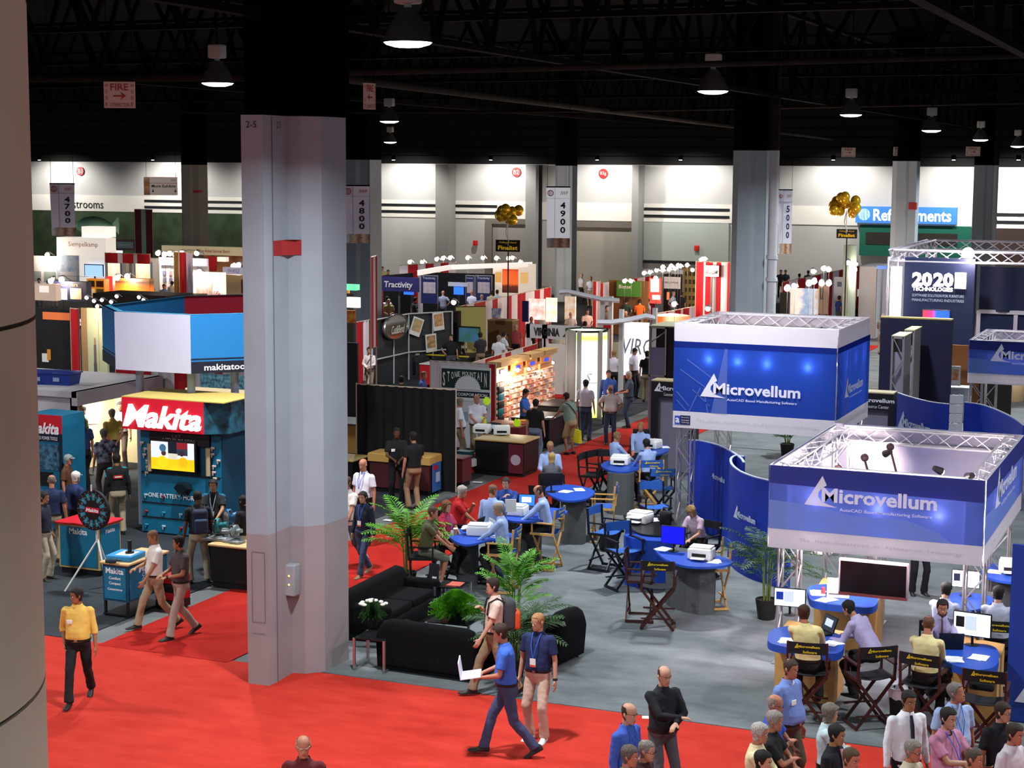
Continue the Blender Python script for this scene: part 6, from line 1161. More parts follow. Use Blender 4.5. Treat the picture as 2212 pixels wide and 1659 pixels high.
# counters
def counter(label, px, py, w, d, h, rz, body, top, front=None, over=.05, txt=(), name='counter', shelf=False, base=M_blk):
    """near-left top corner at pixel (px,py) height h; w along +X, d along +Y before rotation"""
    p = G(px, py, h) if py is not None else V(px); th = thing(name, label, 'counter', (p.x, p.y, .015), rz); h -= .015
    z0 = .28 if shelf else .12; q = MB(); q.mat(body).box(over, w - over, over, d - over, z0, h - .05); q.build('body', th); q = MB(); q.mat(top).rbox((w / 2, d / 2, h - .025), (w, d, .05), .02); q.build('worktop', th)
    q = MB(); q.mat(base)
    if shelf: [q.box(x - .02, x + .02, y - .02, y + .02, 0, z0) for x in (over + .03, w - over - .03) for y in (over + .03, d - over - .03)]; q.box(over, w - over, over, d - over, .02, .05)
    else: q.box(over + .03, w - over - .03, over + .03, d - over - .03, 0, z0)
    q.build('base', th)
    if front:
        q = MB(); q.mat(front).box(over + .04, w - over - .04, over - .012, over, z0 + .04, h - .09).box(w - over, w - over + .012, over + .04, d - over - .04, z0 + .04, h - .09); q.build('front_panel', th)
        for F_, W_ in ((frame((w / 2, over - .015, 0), (1, 0, 0)), w - .2), (frame((w - over + .015, d / 2, 0), (0, 1, 0)), min(d - .2, .6))):
            q = MB(); q.M = F_
            for s, z, k, tm in txt: q.mat(tm).text(s, 0, z, W_ * k, None, z=0, bold=.02)
            if txt: q.build('lettering', th)
    return th
counter('small counter with pale wood top and teal panels beside the two walking men', 214, 1212, .62, 1.25, 1.0, -.02, M_dtl, mat('c9a874', .5), M_teal, .04, [('Makita', .83, .9, MWT), ('Comfort', .7, .6, MWT), ('Compact', .6, .6, MWT), ('Convenience', .5, .75, MWT)], 'tool_counter', True)
counter('teal counter with red top edge and tan sides behind the prize wheel', 118, 1125, 1.05, .8, 1.05, 0, mat('b89a64', .6), M_mkr, M_teal, .05, [('Makita', .86, .5, MWT)], 'tool_counter')
th = counter('dark counter with wood top crowded with mitre saws right of the backpacked visitor', 448, 1174, 1.3, .9, .86, 0, M_blk, mat('c9a874', .5), None, .04, (), 'tool_counter')
def power_saw(px, py, z, deg, label, s=1, c='2a7c80'):
    loc, yaw = placed(px, py, z, deg); th = thing('mitre_saw', label, 'power tool', loc, yaw); th.scale = (s, s, s); mt = mat('9aa0a2', .35, metal=.6); q = MB(); q.mat(mt).rbox((0, 0, .035), (.5, .3, .07), .02).cyl((0, .0), .15, .07, .085, 24).rbox((0, .08, .12), (.45, .03, .07), .01); q.build('base', th)
    q = MB(); q.mat(mat(c, .4)).tube((-.03, .05, .27), (.05, .05, .27), .14, n=24).tube((.05, .05, .27), (.2, .05, .3), .055, n=14).path([(0, .15, .1), (0, .2, .25), (0, .1, .35)], .03, 8); q.build('motor_and_guard', th)
    q = MB(); q.mat(mat('c8ccd0', .25, metal=.8)).tube((-.045, .03, .24), (-.04, .03, .24), .13, n=30); q.build('blade', th); q = MB(); q.mat(M_blk).path([(0, -.02, .38), (0, -.12, .42), (0, -.16, .36)], .018, 8); q.build('handle', th)
power_saw(468, 1166, .86, 20, 'silver mitre saw at the left of the crowded tool counter'); power_saw(495, 1150, .86, -20, 'mitre saw with blue guard at the right of the crowded tool counter', 1.1, '2a6a9a'); power_saw(505, 1172, .86, 40, 'small saw at the front edge of the crowded tool counter', .8, '8a9a9c')
p = G(272, 1206, 1.0); th = thing('tool_box', 'blue and white tool box lying on the small counter', 'box', (p.x, p.y, 1.0), .1); q = MB(); q.mat(mat('2a86b8', .5)).rbox((0, 0, .05), (.5, .55, .1), .02); q.build('body', th); q = MB(); q.mat(mat('dcdcd0', .5)).box(-.1, .2, -.2, .15, .1, .104); q.build('label_area', th); q = MB(); q.mat(M_blk).cyl((.08, 0), .08, .104, .13, 16).tube((.08, 0, .13), (.08, 0, .3), .04, .035, 14).tube((.08, 0, .3), (.08, 0, .33), .045, n=12); q.build('upright_drill_battery', th)
q = MB(); q.mat(mat('1e3a4a', .4)).rbox((0, 0, .04), (.2, .1, .08), .03).tube((.1, 0, .05), (.18, 0, .05), .02, .01, 8); o = q.build('cordless_driver'); o.location = G(240, 1216, 1.0); o.rotation_euler = (0, 0, .4); tag(o, 'small blue cordless tool at the near corner of the small counter', 'power tool')
p = G(335, 1312, .02); th = thing('tool_chest', 'red and black stacked tool chest behind the two walking men', 'chest', p, -.02)
for k in range(4): q = MB(); q.mat(mat('b0141c' if k % 2 else '161618', .4)).rbox((.25, .2, .08 + .15 * k), (.5, .4, .145), .02); q.build('drawer', th)
# white booth with roof at left
BX, BY = -26.4, 34.9; th = thing('white_booth', 'white cabin booth with flat roof and brightly lit interior at left', 'booth', (BX, BY, 0)); H = 2.33; wm = mat('c9c4c8', .7); iw = mat('f2e2b8', .7)
q = MB(); q.mat(wm).box(-4, 0, 0, .12, .02, H - .1).box(-4, 0, 3.4, 3.5, .02, H).box(-.12, 0, 0, .2, .02, H - .1).box(-.12, 0, 3.2, 3.5, .02, H); q.build('walls', th); q = MB(); q.mat(wm).box(-4, .15, -.1, 3.6, H - .1, H + .05).box(.0, .17, -.1, 3.6, H - .3, H + .05); q.build('roof', th)
q = MB(); q.mat(iw).box(-1.3, -1.22, .12, 3.4, .02, H - .1).box(-1.25, -.1, 3.34, 3.4, .02, H - .1); q.build('lit_interior_wall', th); q = MB(); q.mat(mat('a87a3a', .6)).box(-.15, -.02, .2, .35, .02, H - .3); q.build('tan_jamb', th)
q = MB(); q.M = frame((-1.2, 2.0, 1.9), (0, 1, 0)); q.mat(mat('c87a5a', .6)).text('Porcelain Facade', 0, 0, .9, .07); q.build('lettering', th)
l = bpy.data.lights.new('cabin_light', 'AREA'); l.energy = 160; l.size = 1.0; l.color = (1, .93, .78); o = bpy.data.objects.new('cabin_light', l); COL.objects.link(o); o.location = (BX - .6, BY + 1.8, H - .15); o.parent = None
p = G(135, 830, H + .05); th = thing('storage_tub', 'blue plastic storage tub on the white cabin roof', 'tub', p, .1); q = MB(); q.mat(mat('1a3488', .4)).loft([[(sx * (.34 + .05 * k), sy * (.24 + .04 * k), .3 * k) for sx, sy in ((-1, -1), (1, -1), (1, 1), (-1, 1))] for k in (0, 1)], False).rbox((0, 0, .31), (.86, .62, .05), .02); q.build('tub_body', th); q = MB(); q.mat(mat('8a9ac0', .5)).box(-.1, .08, -.285, -.27, .1, .2); q.build('label_area', th)
th2 = dup(th, p + V((-.55, -.1, 0)), .2, 'dark blue tub half hidden behind the left pillar on the cabin roof')
th = drape('red and white striped drape behind the blue tub', (-27.8, 38.6), (-23.6, 38.6), .02, 2.6, RW(1.1, .7, .55, .6, .25, .8), n=60)
sign('small_sign', 'small slate sign hung on the striped drape above the cabin', 'sign', 234, 808, 266, 835, ('Y', 38.4), mat('3c4460', .6), [('EXPRESS', .5, .5, .7, .25, mat('a8acb8', .5))], .03)
l2 = sign('lit_display', 'glowing white and orange display panel seen under the blue octagonal sign', 'display', 272, 795, 365, 900, ('Y', 39.6), ramp_mat('litd', [(0, 'ffe8c8'), (.25, 'ffb070'), (.4, 'fff4e4'), (1, 'ffffff')], 0, emit=1.0, nz=.4, nscale=3))
sign('partition', 'red panel with small white notice under the blue octagonal sign', 'panel', 368, 800, 425, None, ('Y', 40), M_rd, [('makita', .5, .82, .5, None, mat('5a5a60', .5))], .3, [(.1, .76, .85, .9, mat('c8c0c0', .5))])
sign('poster', 'teal poster of power tools under the web address', 'poster', 432, 806, 540, 845, ('Y', 36.4), mat('5a8ca0', .5, h2='203a48', nscale=12, emit=.25)); sign('lit_header', 'warm lit shelf edge below the teal poster', 'sign', 400, 838, 540, 852, ('Y', 35.6), mat('f0d8a8', .5, emit=.6), (), .3)
sign('dark_wall', 'black display wall with small orange and white signs at far left', 'partition', 60, 665, 155, None, ('Y', 44.5), mat('131013', .8, noise_=.3, nscale=2), [('TIGER', .6, .3, .3, None, mat('d8d0c8', .5))], .3, [(.34, .9, .95, .97, mat('d06a3a', .5, emit=.4)), (.3, .5, .45, .58, mat('d8d4d0', .5)), (.42, .52, .5, .62, mat('d08a30', .5))])
drape('narrow red drape beside the black display wall', (PY(153, 700, 44.2).x, 44.2), (PY(171, 700, 44.2).x, 44.2), .02, PY(160, 667, 44.2).z, RW(1), n=14)
th, w, h, A = sign('picture_panel', 'pale green display panel with the figure of a standing woman in a suit', 'display', 187, 665, 229, None, ('Y', 44), mat('b9bd96', .6), [('e', .8, .3, .2, None, M_ink, .02, .3)], .1, [(-.3, 0, 0, 1, mat('9a7a54', .6)), (.32, .15, .46, .52, mat('5a5058', .6)), (.34, .52, .44, .68, mat('6a5a60', .6)), (.36, .68, .42, .74, mat('a8806a', .6))])
bulbs([(210, 662, 43.6)], 'spot over the pale green display panel', 'warm lamps over the pale green panel', light=120)
th = thing('ceiling_truss_booth', 'black round canopy frame with orange signs at upper left', 'canopy', PY(150, 712, 46)); q = MB(); q.mat(mat('0c0b0e', .6)); c0 = PY(150, 712, 46)
q.loft([[(x * 3.6 * k + 2.2, y * 2.4 * k + 2.4, z) for x, y in [(math.cos(a), math.sin(a)) for a in [2 * PI * i / 28 for i in range(28)]]] for k, z in ((.98, 0), (1, .02), (1, .42), (.98, .44), (.94, .44), (.94, 0))], False, False); q.build('ring', th); q = MB(); q.mat(mat('d85a30', .5, emit=.5, h2='e8e0d8', nscale=3))
for k in range(4): a0 = -2.3 + .36 * k; q.add([(3.62 * math.cos(a) + 2.2, 2.42 * math.sin(a) + 2.4, z) for a, z in ((a0, .1), (a0 + .28, .1), (a0 + .28, .32), (a0, .32))], [(0, 1, 2, 3)])
q.build('lit_signs', th); q = MB(); q.mat(M_blk)
for a in (.3, 1.9, 3.5, 5.1): q.tube((3.5 * math.cos(a) + 2.2, 2.3 * math.sin(a) + 2.4, -c0.z + .02), (3.5 * math.cos(a) + 2.2, 2.3 * math.sin(a) + 2.4, .1), .05, n=6)
q.build('posts', th)
bulbs([(187, 643, 45), (203, 650, 46), (166, 700, 45), (252, 640, 48), (300, 642, 49), (310, 648, 49), (240, 652, 47), (220, 648, 47)], 'small lamp of the black round canopy at upper left', 'lamps of the black canopy', r=.06)
# tractor / stands right behind column
sign('oval_lit_sign', 'round glowing sign with dark rim right of the near column', 'sign', 748, 642, 775, 664, ('Y', 47), mat('fff2e8', .5, emit=1.8), (), .12)
sign('green_lit_sign', 'green and white glowing strip sign right of the near column', 'sign', 700, 613, 768, 625, ('Y', 52), ramp_mat('grs', [(0, 'fff4e8'), (.5, 'f0fff0'), (.65, '60e890'), (1, '50d880')], 0, emit=1.3), (), .3)
sign('orange_cabinet', 'orange cabinet under the green lit strip right of the near column', 'cabinet', 706, 625, 738, None, ('Y', 52), mat('d88a28', .5), (), .6, [(1, 0, 1.8, .97, mat('241c1a', .6))]); sign('yellow_poster', 'small yellow and orange poster below the round glowing sign', 'poster', 747, 670, 766, 697, ('Y', 46.5), mat('e0b030', .5, h2='c8401c', nscale=8))
sign('red_white_sign', 'red and white small lit sign high beside the near column', 'sign', 700, 545, 720, 600, ('Y', 60), M_rd, (), .3, [(.1, .6, .95, .95, mat('fff0e8', .5, emit=1.5)), (.3, 0, .6, .55, M_wd)])
th, w, h, A = sign('blue_booth_wall', 'deep blue glossy wall under the octagonal sign right of the near column', 'partition', 700, 768, 749, None, ('X', -22.3), mat('14307c', .3, h2='0c1c50', nscale=2), (), .2)
sign('partition', 'black panel between the blue wall and the red drape', 'partition', 749, 740, 771, None, ('Y', 45), mat('0b0b0d', .7), (), .1)
counter('wood counter with grey top just right of the near column', 706, 912, .9, 1.2, .95, 0, mat('b08a4a', .6), mat('6a6a6c', .5), None, .03, (), 'tool_counter'); counter('lower dark counter with tan top right of the near column', 700, 990, .8, .9, .8, 0, M_blk, mat('a89058', .6), None, .03, (), 'tool_counter')
power_saw(728, 1050, .02, 30, 'chrome and teal machine standing on the floor right of the near column', 1.7); power_saw(722, 905, .97, 20, 'saw on the wood counter right of the near column')
# ============================================================ middle of the hall
def pwall(name, label, cat, pts, z, m, z0=.02, t=.08, trim=None, world=False):
    """wall standing along the picture points of its top edge at height z"""
    W_ = [V(p) if world else G(p[0], p[1], z) for p in pts]; c = W_[0]; th = thing(name, label, cat, (c.x, c.y, 0)); q = MB()
    for a, b in zip(W_, W_[1:]):
        d = b - a; d.z = 0; L = d.length; q.M = frame((a.x - c.x, a.y - c.y, 0), d); q.mat(m).box(0, L, z0, z - .03, -t, 0); q.mat(trim or m).box(0, L, z - .03, z, -t - .01, .01)
    q.build('panel', th); return th, W_
def gdrape(label, p0, p1, z, cols, z0=.02, **k): a = G(*p0, z); b = G(*p1, z); return drape(label, a, b, z0, z, cols, **k)
drape('tall black pleated curtain wall behind the two men in black polos', (-20.15, 38.0), (-17.42, 38.0), .02, 2.55, [(1, mat('0c0c0f', .9))], n=34)
th = counter('counter with a broad wood rim and maroon sides carrying a blue tool poster', (-19.45, 37.25, .015), None, 1.68, .66, .98, 0, mat('4a1c20', .6), mat('c49a54', .5), None, .03, (), 'tool_counter')
q = MB(); q.mat(mat('c49a54', .5)).box(0, 1.69, -.01, .67, .76, .94); q.build('wood_rim', th); q = MB(); q.mat(mat('2a5c9c', .5, h2='3a6cb0', nscale=5)).box(1.69, 1.705, .12, .6, .08, .78).mat(M_mkr).box(1.705, 1.71, .16, .4, .62, .72).mat(mat('b8c0d8', .5)).box(1.705, 1.71, .3, .52, .3, .54); q.build('poster', th)
power_saw(920, 967, 1.0, 30, 'mitre saw with teal motor on the maroon counter', 1.3, '1c6a70')
q = MB(); q.mat(mat('3a3c3c', .6)).path([(0, 0, 0), (.05, .1, .4), (.2, .1, .5), (.3, 0, .3), (.25, -.1, 0)], .03, 8); o = q.build('vacuum_hose'); o.location = G(948, 972, .99); tag(o, 'grey hose arching over the maroon counter', 'hose')
# tool dealer booth
_e = G(1071, 787, 2.44); YS = _e.y; A = PY(930, 785, YS); zS = 2.44
drape('white and red drape wall carrying the green saw blade sign', (A.x, YS), (_e.x, YS), .02, zS, [(.9, M_wd), (.1, M_rd)], n=22)
th, w, h, A = sign('saw_sign', 'white sign with dark green lettering and a large saw blade', 'sign', 952, 790, 1060, 862, ('Y', YS - .12), mat('d8dce0', .6), (), .03, [(.02, .36, .98, .93, mat('17342f', .5)), (.02, .1, .98, .28, mat('16283c', .5))])
def SP(u, v): return u * w, v * h
q = MB(); q.M = frame((0, 0, 0), (1, 0, 0)); q.mat(mat('dfe4e6', .5)); R_ = .27 * w; cx, cy = w * .55, h * .34; nT = 40
q.add([(cx, cy, .03)] + [(cx + R_ * (1 if i % 2 else .9) * math.cos(PI * i / nT), cy + R_ * (1 if i % 2 else .9) * math.sin(PI * i / nT), .03) for i in range(nT + 1)], [(0, i, i + 1) for i in range(1, nT + 1)]); q.build('saw_blade', th)
q = MB(); q.M = frame((0, 0, 0), (1, 0, 0)); wt = mat('e4e8e8', .5)
for c, u, v, s in (('S', .08, .62, .42), ('T', .17, .7, .3), ('O', .25, .74, .22), ('N', .32, .77, .18), ('E', .38, .79, .15), ('M', .47, .81, .13), ('O', .53, .81, .13), ('U', .58, .8, .13), ('N', .64, .8, .14), ('T', .7, .78, .17), ('A', .77, .76, .22), ('I', .83, .73, .28), ('N', .91, .65, .42)): q.mat(wt).text(c, u * w, v * h, (.05 if c != 'I' else .02) * w, s * h, z=.045, bold=.02)
q.text('TOOL CORPORATION', .52 * w, .19 * h, .85 * w, .09 * h, z=.045, bold=.02); q.build('lettering', th)
th, w2, h2, A2 = sign('banner_stand', 'white printed wall below the saw blade sign with blue line drawings', 'banner', 985, 862, 1060, None, ('Y', YS - .1), mat('ccd2d8', .6), (), .03, [(.5, .6, .8, .7, mat('3a5a78', .5)), (.1, .55, .35, .75, mat('90a4b4', .5)), (.55, .8, .9, .84, mat('3a5a78', .5))])
p = G(1022, 947, .95); th = counter('dark counter with wood top holding a laptop and a printer', (p.x, p.y, .015), None, 1.45, 1.1, .95, 0, M_blk, mat('b89a64', .5), None, .04, (), 'tool_counter')
q = MB(); q.M = frame((1.2, .02, .45), (1, 0, 0)); q.mat(mat('5a1a28', .5)).box(-.2, .2, -.35, .4, 0, .02).mat(mat('a8a0b0', .5)).shape([(.14 * math.cos(a), .14 * math.sin(a)) for a in [2 * PI * i / 16 for i in range(16)]], -.03); q.build('poster', th)
laptop(1062, 936, .95, 40, 'black laptop angled on the dark counter', '141416', '20242c', .1, 100); printer(1042, 935, .95, 20, 'grey printer left of the angled laptop'); printer(1084, 938, .95, 0, 'white box with round blue emblem on the dark counter')
counter('low maroon stand at the carpet edge beside the black curtain', (-17.95, 38.6, .015), None, .45, .6, .75, 0, mat('5a2028', .6), mat('5a2028', .6), None, .02, (), 'tool_counter')
th = thing('box_stack', 'stack of teal and black tool boxes with a yellow star note', 'boxes', G(1068, 945, .02)); 
for k in range(7): q = MB(); q.mat(mat('16646c' if k % 2 else '101214', .5)).rbox((.0, 0, .12 + .22 * k), (.45, .4, .2), .01).mat(mat('c8b8b0', .5)).box(-.12, .12, -.215, -.2, .08 + .22 * k, .15 + .22 * k); q.build('tool_box', th)
for px, py, z, l in ((1059, 864, 1.5, 'on the stack of tool boxes'), (1050, 907, 1.1, 'beside the dark counter'), (1124, 911, 1.0, 'on the teal boxes by the man in jeans')):
    q = MB(); q.M = frame((0, 0, 0), (1, 0, 0)); q.mat(mat('c8f02a', .5, emit=.25)).shape([(.13 * (1 if i % 2 else .75) * math.cos(PI * i / 8), .13 * (1 if i % 2 else .75) * math.sin(PI * i / 8)) for i in range(16)], .01); o = q.build('star_note'); o.location = G(px, py, z) + V((0, -.25, 0)); tag(o, 'neon yellow star-shaped price note ' + l, 'note')
for i, (px, py) in enumerate(((1005, 1022), (1032, 1010))): th = thing('tool_case', ['red and white tool boxes stacked at the carpet edge', 'teal power tool cases on the charcoal carpet'][i], 'boxes', G(px, py, .02)); [MB().mat(mat(('b8282c', 'd8d4d0', '14484e')[(k + i * 2) % 3], .5)).rbox((.1 * (k % 2), 0, .1 + .2 * k), (.4, .3, .19), .01).build('box', th) for k in range(3 if i == 0 else 2)]
# drill bit shelves
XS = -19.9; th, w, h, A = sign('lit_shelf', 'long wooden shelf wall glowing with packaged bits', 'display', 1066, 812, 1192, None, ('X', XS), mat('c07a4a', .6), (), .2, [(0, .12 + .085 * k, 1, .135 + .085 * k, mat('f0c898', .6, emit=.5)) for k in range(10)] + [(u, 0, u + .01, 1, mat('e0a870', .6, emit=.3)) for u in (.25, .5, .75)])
q = MB(); q.M = frame((0, 0, 0), (0, 1, 0)); r = random.Random(9)
for k in range(9):
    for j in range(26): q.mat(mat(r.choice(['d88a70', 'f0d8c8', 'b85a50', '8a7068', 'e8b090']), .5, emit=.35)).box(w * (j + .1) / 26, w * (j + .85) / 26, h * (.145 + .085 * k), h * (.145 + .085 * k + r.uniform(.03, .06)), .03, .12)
tag(q.build('packaged_bits', th), kind='stuff')
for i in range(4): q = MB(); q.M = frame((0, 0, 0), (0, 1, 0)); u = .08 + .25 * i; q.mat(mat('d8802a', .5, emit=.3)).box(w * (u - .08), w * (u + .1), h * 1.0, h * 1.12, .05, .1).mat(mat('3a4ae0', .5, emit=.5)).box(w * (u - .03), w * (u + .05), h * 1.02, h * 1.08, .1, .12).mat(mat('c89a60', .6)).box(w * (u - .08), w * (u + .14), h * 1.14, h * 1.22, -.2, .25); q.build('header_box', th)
bulbs([(1118, 800, 47.5), (1142, 797, 48.5), (1160, 793, 49.8), (1194, 783, 51.5)], 'spot over the glowing shelf of packaged bits', 'spots over the glowing shelf', light=160)
gdrape('red and white drape rail behind the glowing shelf', (1000, 790), (1160, 742), 2.0, RW(.5, .8, .9, .3, .35, .8, .9), n=50)
counter('table with red cloth and merchandise trays by the man in the blue shirt', (-19.0, 43.1, .015), None, 1.15, 1.1, .9, 0, mat('6a1620', .7), mat('8a4a30', .6), None, .02, (), 'display_table'); counter('black draped table with catalogues by the man carrying a yellow bag', (-18.95, 45.1, .015), None, 1.2, 1.5, .85, 0, M_blk, M_blk, None, .02, (), 'display_table')
counter('black draped table between the white-shirted man and the bald man', (-19.3, 47.8, .015), None, 1.3, 1.5, .85, 0, M_blk, M_blk, None, .02, (), 'display_table')
papers(1190, 902, .86, 10, 'white catalogues on the black draped table', n=6); papers(1255, 866, .86, 0, 'white price lists on the middle black draped table', .3, .4, 4); papers(1120, 915, .905, 20, 'red product box standing open on the red cloth table', .35, .3, 6, 'd0302c', 'product_box', 'box'); papers(1140, 908, .905, 60, 'orange product tray on the red cloth table', .3, .5, 4, 'e08a20', 'product_tray', 'tray')
# glowing cylinder
c = G(1266, 900, .02); R_ = 43 * 55 / FPX * 1.02; zt = PY(1266, 712, c.y).z; th = thing('lit_cylinder', 'round glowing white and lime display cylinder', 'display', c); q = MB(); q.mat(ramp_mat('cyl', [(0, 'd8f060'), (.25, 'f4fff0'), (.85, 'ffffff'), (.93, 'c8e850'), (1, 'f0ffe0')], 2, emit=1.15)).cyl((0, 0), R_, .05, zt - .05, 48); q.build('glowing_drum', th)
q = MB(); q.mat(mat('8a8a8c', .5))
for a in (-2.2, -.55, .6, 2.2, 3.1): q.box((R_ + .03) * math.cos(a) - .06, (R_ + .03) * math.cos(a) + .06, (R_ + .03) * math.sin(a) - .06, (R_ + .03) * math.sin(a) + .06, .0, zt)
q.box(-.06, .06, -R_ - .1, -R_ + .02, 0, zt).box(-R_ * .35 - .1, -R_ * .35 + .1, -R_ - .06, -R_, 0, zt); q.build('posts', th); q = MB(); q.mat(mat('17171a', .4)).lathe([(R_ + .05, zt - .06), (R_ + .05, zt), (R_ - .03, zt), (R_ - .03, zt - .06)], 48); q.build('top_ring', th)
q = MB(); q.M = frame((R_ * .45, -R_ * .93, zt * .42), (1, .35, 0)); q.mat(mat('c8c4d8', .5)).box(-.3, .3, -.02, 0, 0, .02).text('S', 0, .15, None, .3, shear=.3); q.build('printed_letters', th)
def beam(label, pts, z, wd):
    W_ = [PD(x, y, z) for x, y in pts]; c = W_[0]; th = thing('canopy_beam', label, 'canopy', c); q = MB(); q.mat(mat('dcdce4', .5, emit=.08)); rg = []
    for i, p in enumerate(W_): d = (W_[min(i + 1, len(W_) - 1)] - W_[max(i - 1, 0)]).normalized(); s = V((0, 0, 1)).cross(d).normalized(); k = wd * (.25 + .75 * math.sin(PI * (i + .3) / (len(W_) - .4))); o = p - c; rg.append([tuple(o - s * k), tuple(o + V((0, 0, .1))), tuple(o + s * k), tuple(o - V((0, 0, .08)))])
    q.loft(rg, True); q.build('wing', th); return th, W_
t1, W1 = beam('long white wing-shaped canopy beam, upper left of the pair above the glowing cylinder', [(1208, 632), (1225, 630), (1260, 638), (1300, 647), (1338, 650)], 62, .35); t2, W2 = beam('long white wing-shaped canopy beam, lower right of the pair above the glowing cylinder', [(1290, 697), (1320, 697), (1360, 691), (1395, 683), (1415, 688)], 58, .35)
for th, pts in ((t1, ((1302, 650, 62), (1320, 640, 62))), (t2, ((1343, 668, 58), (1415, 665, 58)))):
    q = MB(); q.mat(mat('b4b4b4', .5)); c = th.location
    for x, y, D in pts: p = PD(x, y, D) - c; q.box(p.x - .07, p.x + .07, p.y - .07, p.y + .07, -c.z + .02, p.z)
    q.build('posts', th)
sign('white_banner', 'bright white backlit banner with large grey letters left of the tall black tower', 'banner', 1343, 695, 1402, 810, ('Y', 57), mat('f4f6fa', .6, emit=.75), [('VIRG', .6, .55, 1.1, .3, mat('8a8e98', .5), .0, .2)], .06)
sign('grey_panel', 'pale grey panel with green and orange stripes beside the white banner', 'panel', 1325, 740, 1343, None, ('Y', 57.5), mat('8a9a88', .6, h2='b89a7a', nscale=2), (), .1); drape('red drape right of the glowing cylinder', (PY(1303, 700, 58).x, 58), (PY(1320, 700, 58).x, 58), .02, 2.5, RW(1), n=8)
# arched white gate
A = PY(1137, 700, 58); B = PY(1258, 700, 58); th = thing('white_gateway', 'white gateway frame with black state name lettering and a small pine emblem', 'gateway', (A.x, 58, 0)); w = B.x - A.x; zt = A.z; q = MB(); q.mat(mat('c0bcbc', .6))
for x in (0, .62, 1.1 * .62, w - .1): q.box(x, x + .14, 0, .14, .02, zt)
q.box(0, w, 0, .14, zt - .5, zt); q.build('frame', th); q = MB(); q.M = frame((0, -.02, 0), (1, 0, 0)); q.mat(M_ink).text('VIRGINIA', .8, zt - .25, 1.0, .3, bold=.03); q.add([(w - .75, zt - .4, .0), (w - .25, zt - .4, 0), (w - .5, zt - .1, 0)], [(0, 1, 2)]); q.build('lettering', th)
sign('poster', 'beige poster standing behind the glowing shelf', 'poster', 1182, 742, 1224, 850, ('Y', 55), mat('c8bcb4', .6), [('W', .25, .8, .15, None, M_ink)], .03)
# chain-link booth
th, Wp = pwall('chain_link_wall', 'black chain-link display wall with white pipes and snapshot posters', 'display wall', [(803, 691), (882, 677), (976, 672)], 2.5, mat('15171a', .7, h2='3a3e42', nscale=60)); q = MB(); q.mat(mat('b8bcc0', .4)); c = Wp[0]
for i, p in enumerate((Wp[0], Wp[1], Wp[2], Wp[0].lerp(Wp[1], .58), Wp[1].lerp(Wp[2], .55))): p = p - c; q.tube((p.x + .04, p.y - .05, 0.02 - 0), (p.x + .04, p.y - .05, 2.5), .028, n=6)
for a, b in ((Wp[0], Wp[1]), (Wp[1], Wp[2])):
    for z in (1.05, 2.49): a_, b_ = a - c, b - c; q.tube((a_.x + .04, a_.y - .05, z), (b_.x + .04, b_.y - .05, z), .028, n=6)
q.build('white_pipes', th)
def on_seg(a, b, px, z, off=.1): best = min([i / 60 for i in range(61)], key=lambda t: abs(proj_x(a.lerp(b, t)) - px)); p = a.lerp(b, best); d = (b - a); d.z = 0; return frame((p.x, p.y, z), d) @ Matrix.Translation((0, 0, off))
th = thing('oval_sign', 'large oval chrome-rimmed sign with script lettering on the chain-link wall', 'sign', (0, 0, 0)); F1 = on_seg(Wp[0], Wp[1], 847, 2.12); th.matrix_world = F1; q = MB(); E_ = lambda k, z: [(1.02 * k * math.cos(2 * PI * i / 40), .47 * k * math.sin(2 * PI * i / 40), z) for i in range(40)]
q.mat(mat('b8bcc0', .2, metal=.9)).loft([E_(1, 0), E_(1.0, .06), E_(.93, .08), E_(.9, .05)], True, False); q.build('chrome_rim', th); q = MB(); q.mat(ramp_mat('ovl', [(0, 'b04a20'), (.18, '5a2818'), (.3, '2c2a18'), (.6, '3a3c28'), (.75, '8a8c8c'), (1, '5a5c60')], 1)).loft([E_(.91, 0), E_(.91, .05)], False); q.build('printed_face', th); q = MB(); q.mat(mat('e4e0dc', .4)).text('Cut&Bend', .15, -.1, 1.1, .3, z=.07, shear=.4, bold=.01); q.build('lettering', th)
for i, (px, z, rot, a, b, c_) in enumerate(((897, 2.0, -.35, 1, 2, '8a9468'), (928, 1.35, .08, 1, 2, '6a5a3c'), (944, 2.15, .1, 1, 2, 'a86a44'))):
    th = thing('snapshot_poster', 'oversized white-framed snapshot on the chain-link wall, ' + ('tilted one at left', 'lower one', 'upper right one')[i], 'poster', (0, 0, 0)); th.matrix_world = on_seg(Wp[1], Wp[2], px, z) @ Matrix.Rotation(rot, 4, 'Z'); q = MB(); q.mat(mat('d8d8d4', .5)).box(-.24, .24, -.34, .34, 0, .02); q.build('card', th); q = MB(); q.mat(mat(c_, .5, h2='c8a070', nscale=7)).box(-.19, .19, -.18, .28, .02, .025); q.build('picture', th)
gdrape('red and white drape strip left of the chain-link wall', (765, 697), (803, 690), 2.5, RW(1, .6, .3), n=14)
th, Wp2 = pwall('yellow_green_wall', 'plain olive-yellow booth wall with a landscape screen', 'partition', [(985, 662), (1050, 661)], 2.6, mat('a8a05c', .7), trim=mat('4a3020', .6)); sign('landscape_screen', 'dark framed screen with a green landscape on the olive wall', 'television', 991, 707, 1036, 738, ('Y', Wp2[0].y - .1), mat('3a6a3a', .4, h2='4a78a8', nscale=1.5, emit=.3), (), .04, frame_m=M_blk)
sign('dark_post', 'dark brown wall end left of the olive-yellow wall', 'partition', 976, 672, 989, None, ('Y', Wp2[0].y - .2), mat('1c1210', .7), (), .3); counter('wooden open cabinet right of the olive-yellow wall', (G(1052, 690, 1.9).x, G(1052, 690, 1.9).y, .015), None, 1.1, .7, 1.9, 0, mat('6a4a28', .7), mat('a88a50', .6), None, .02, (), 'wooden_cabinet')
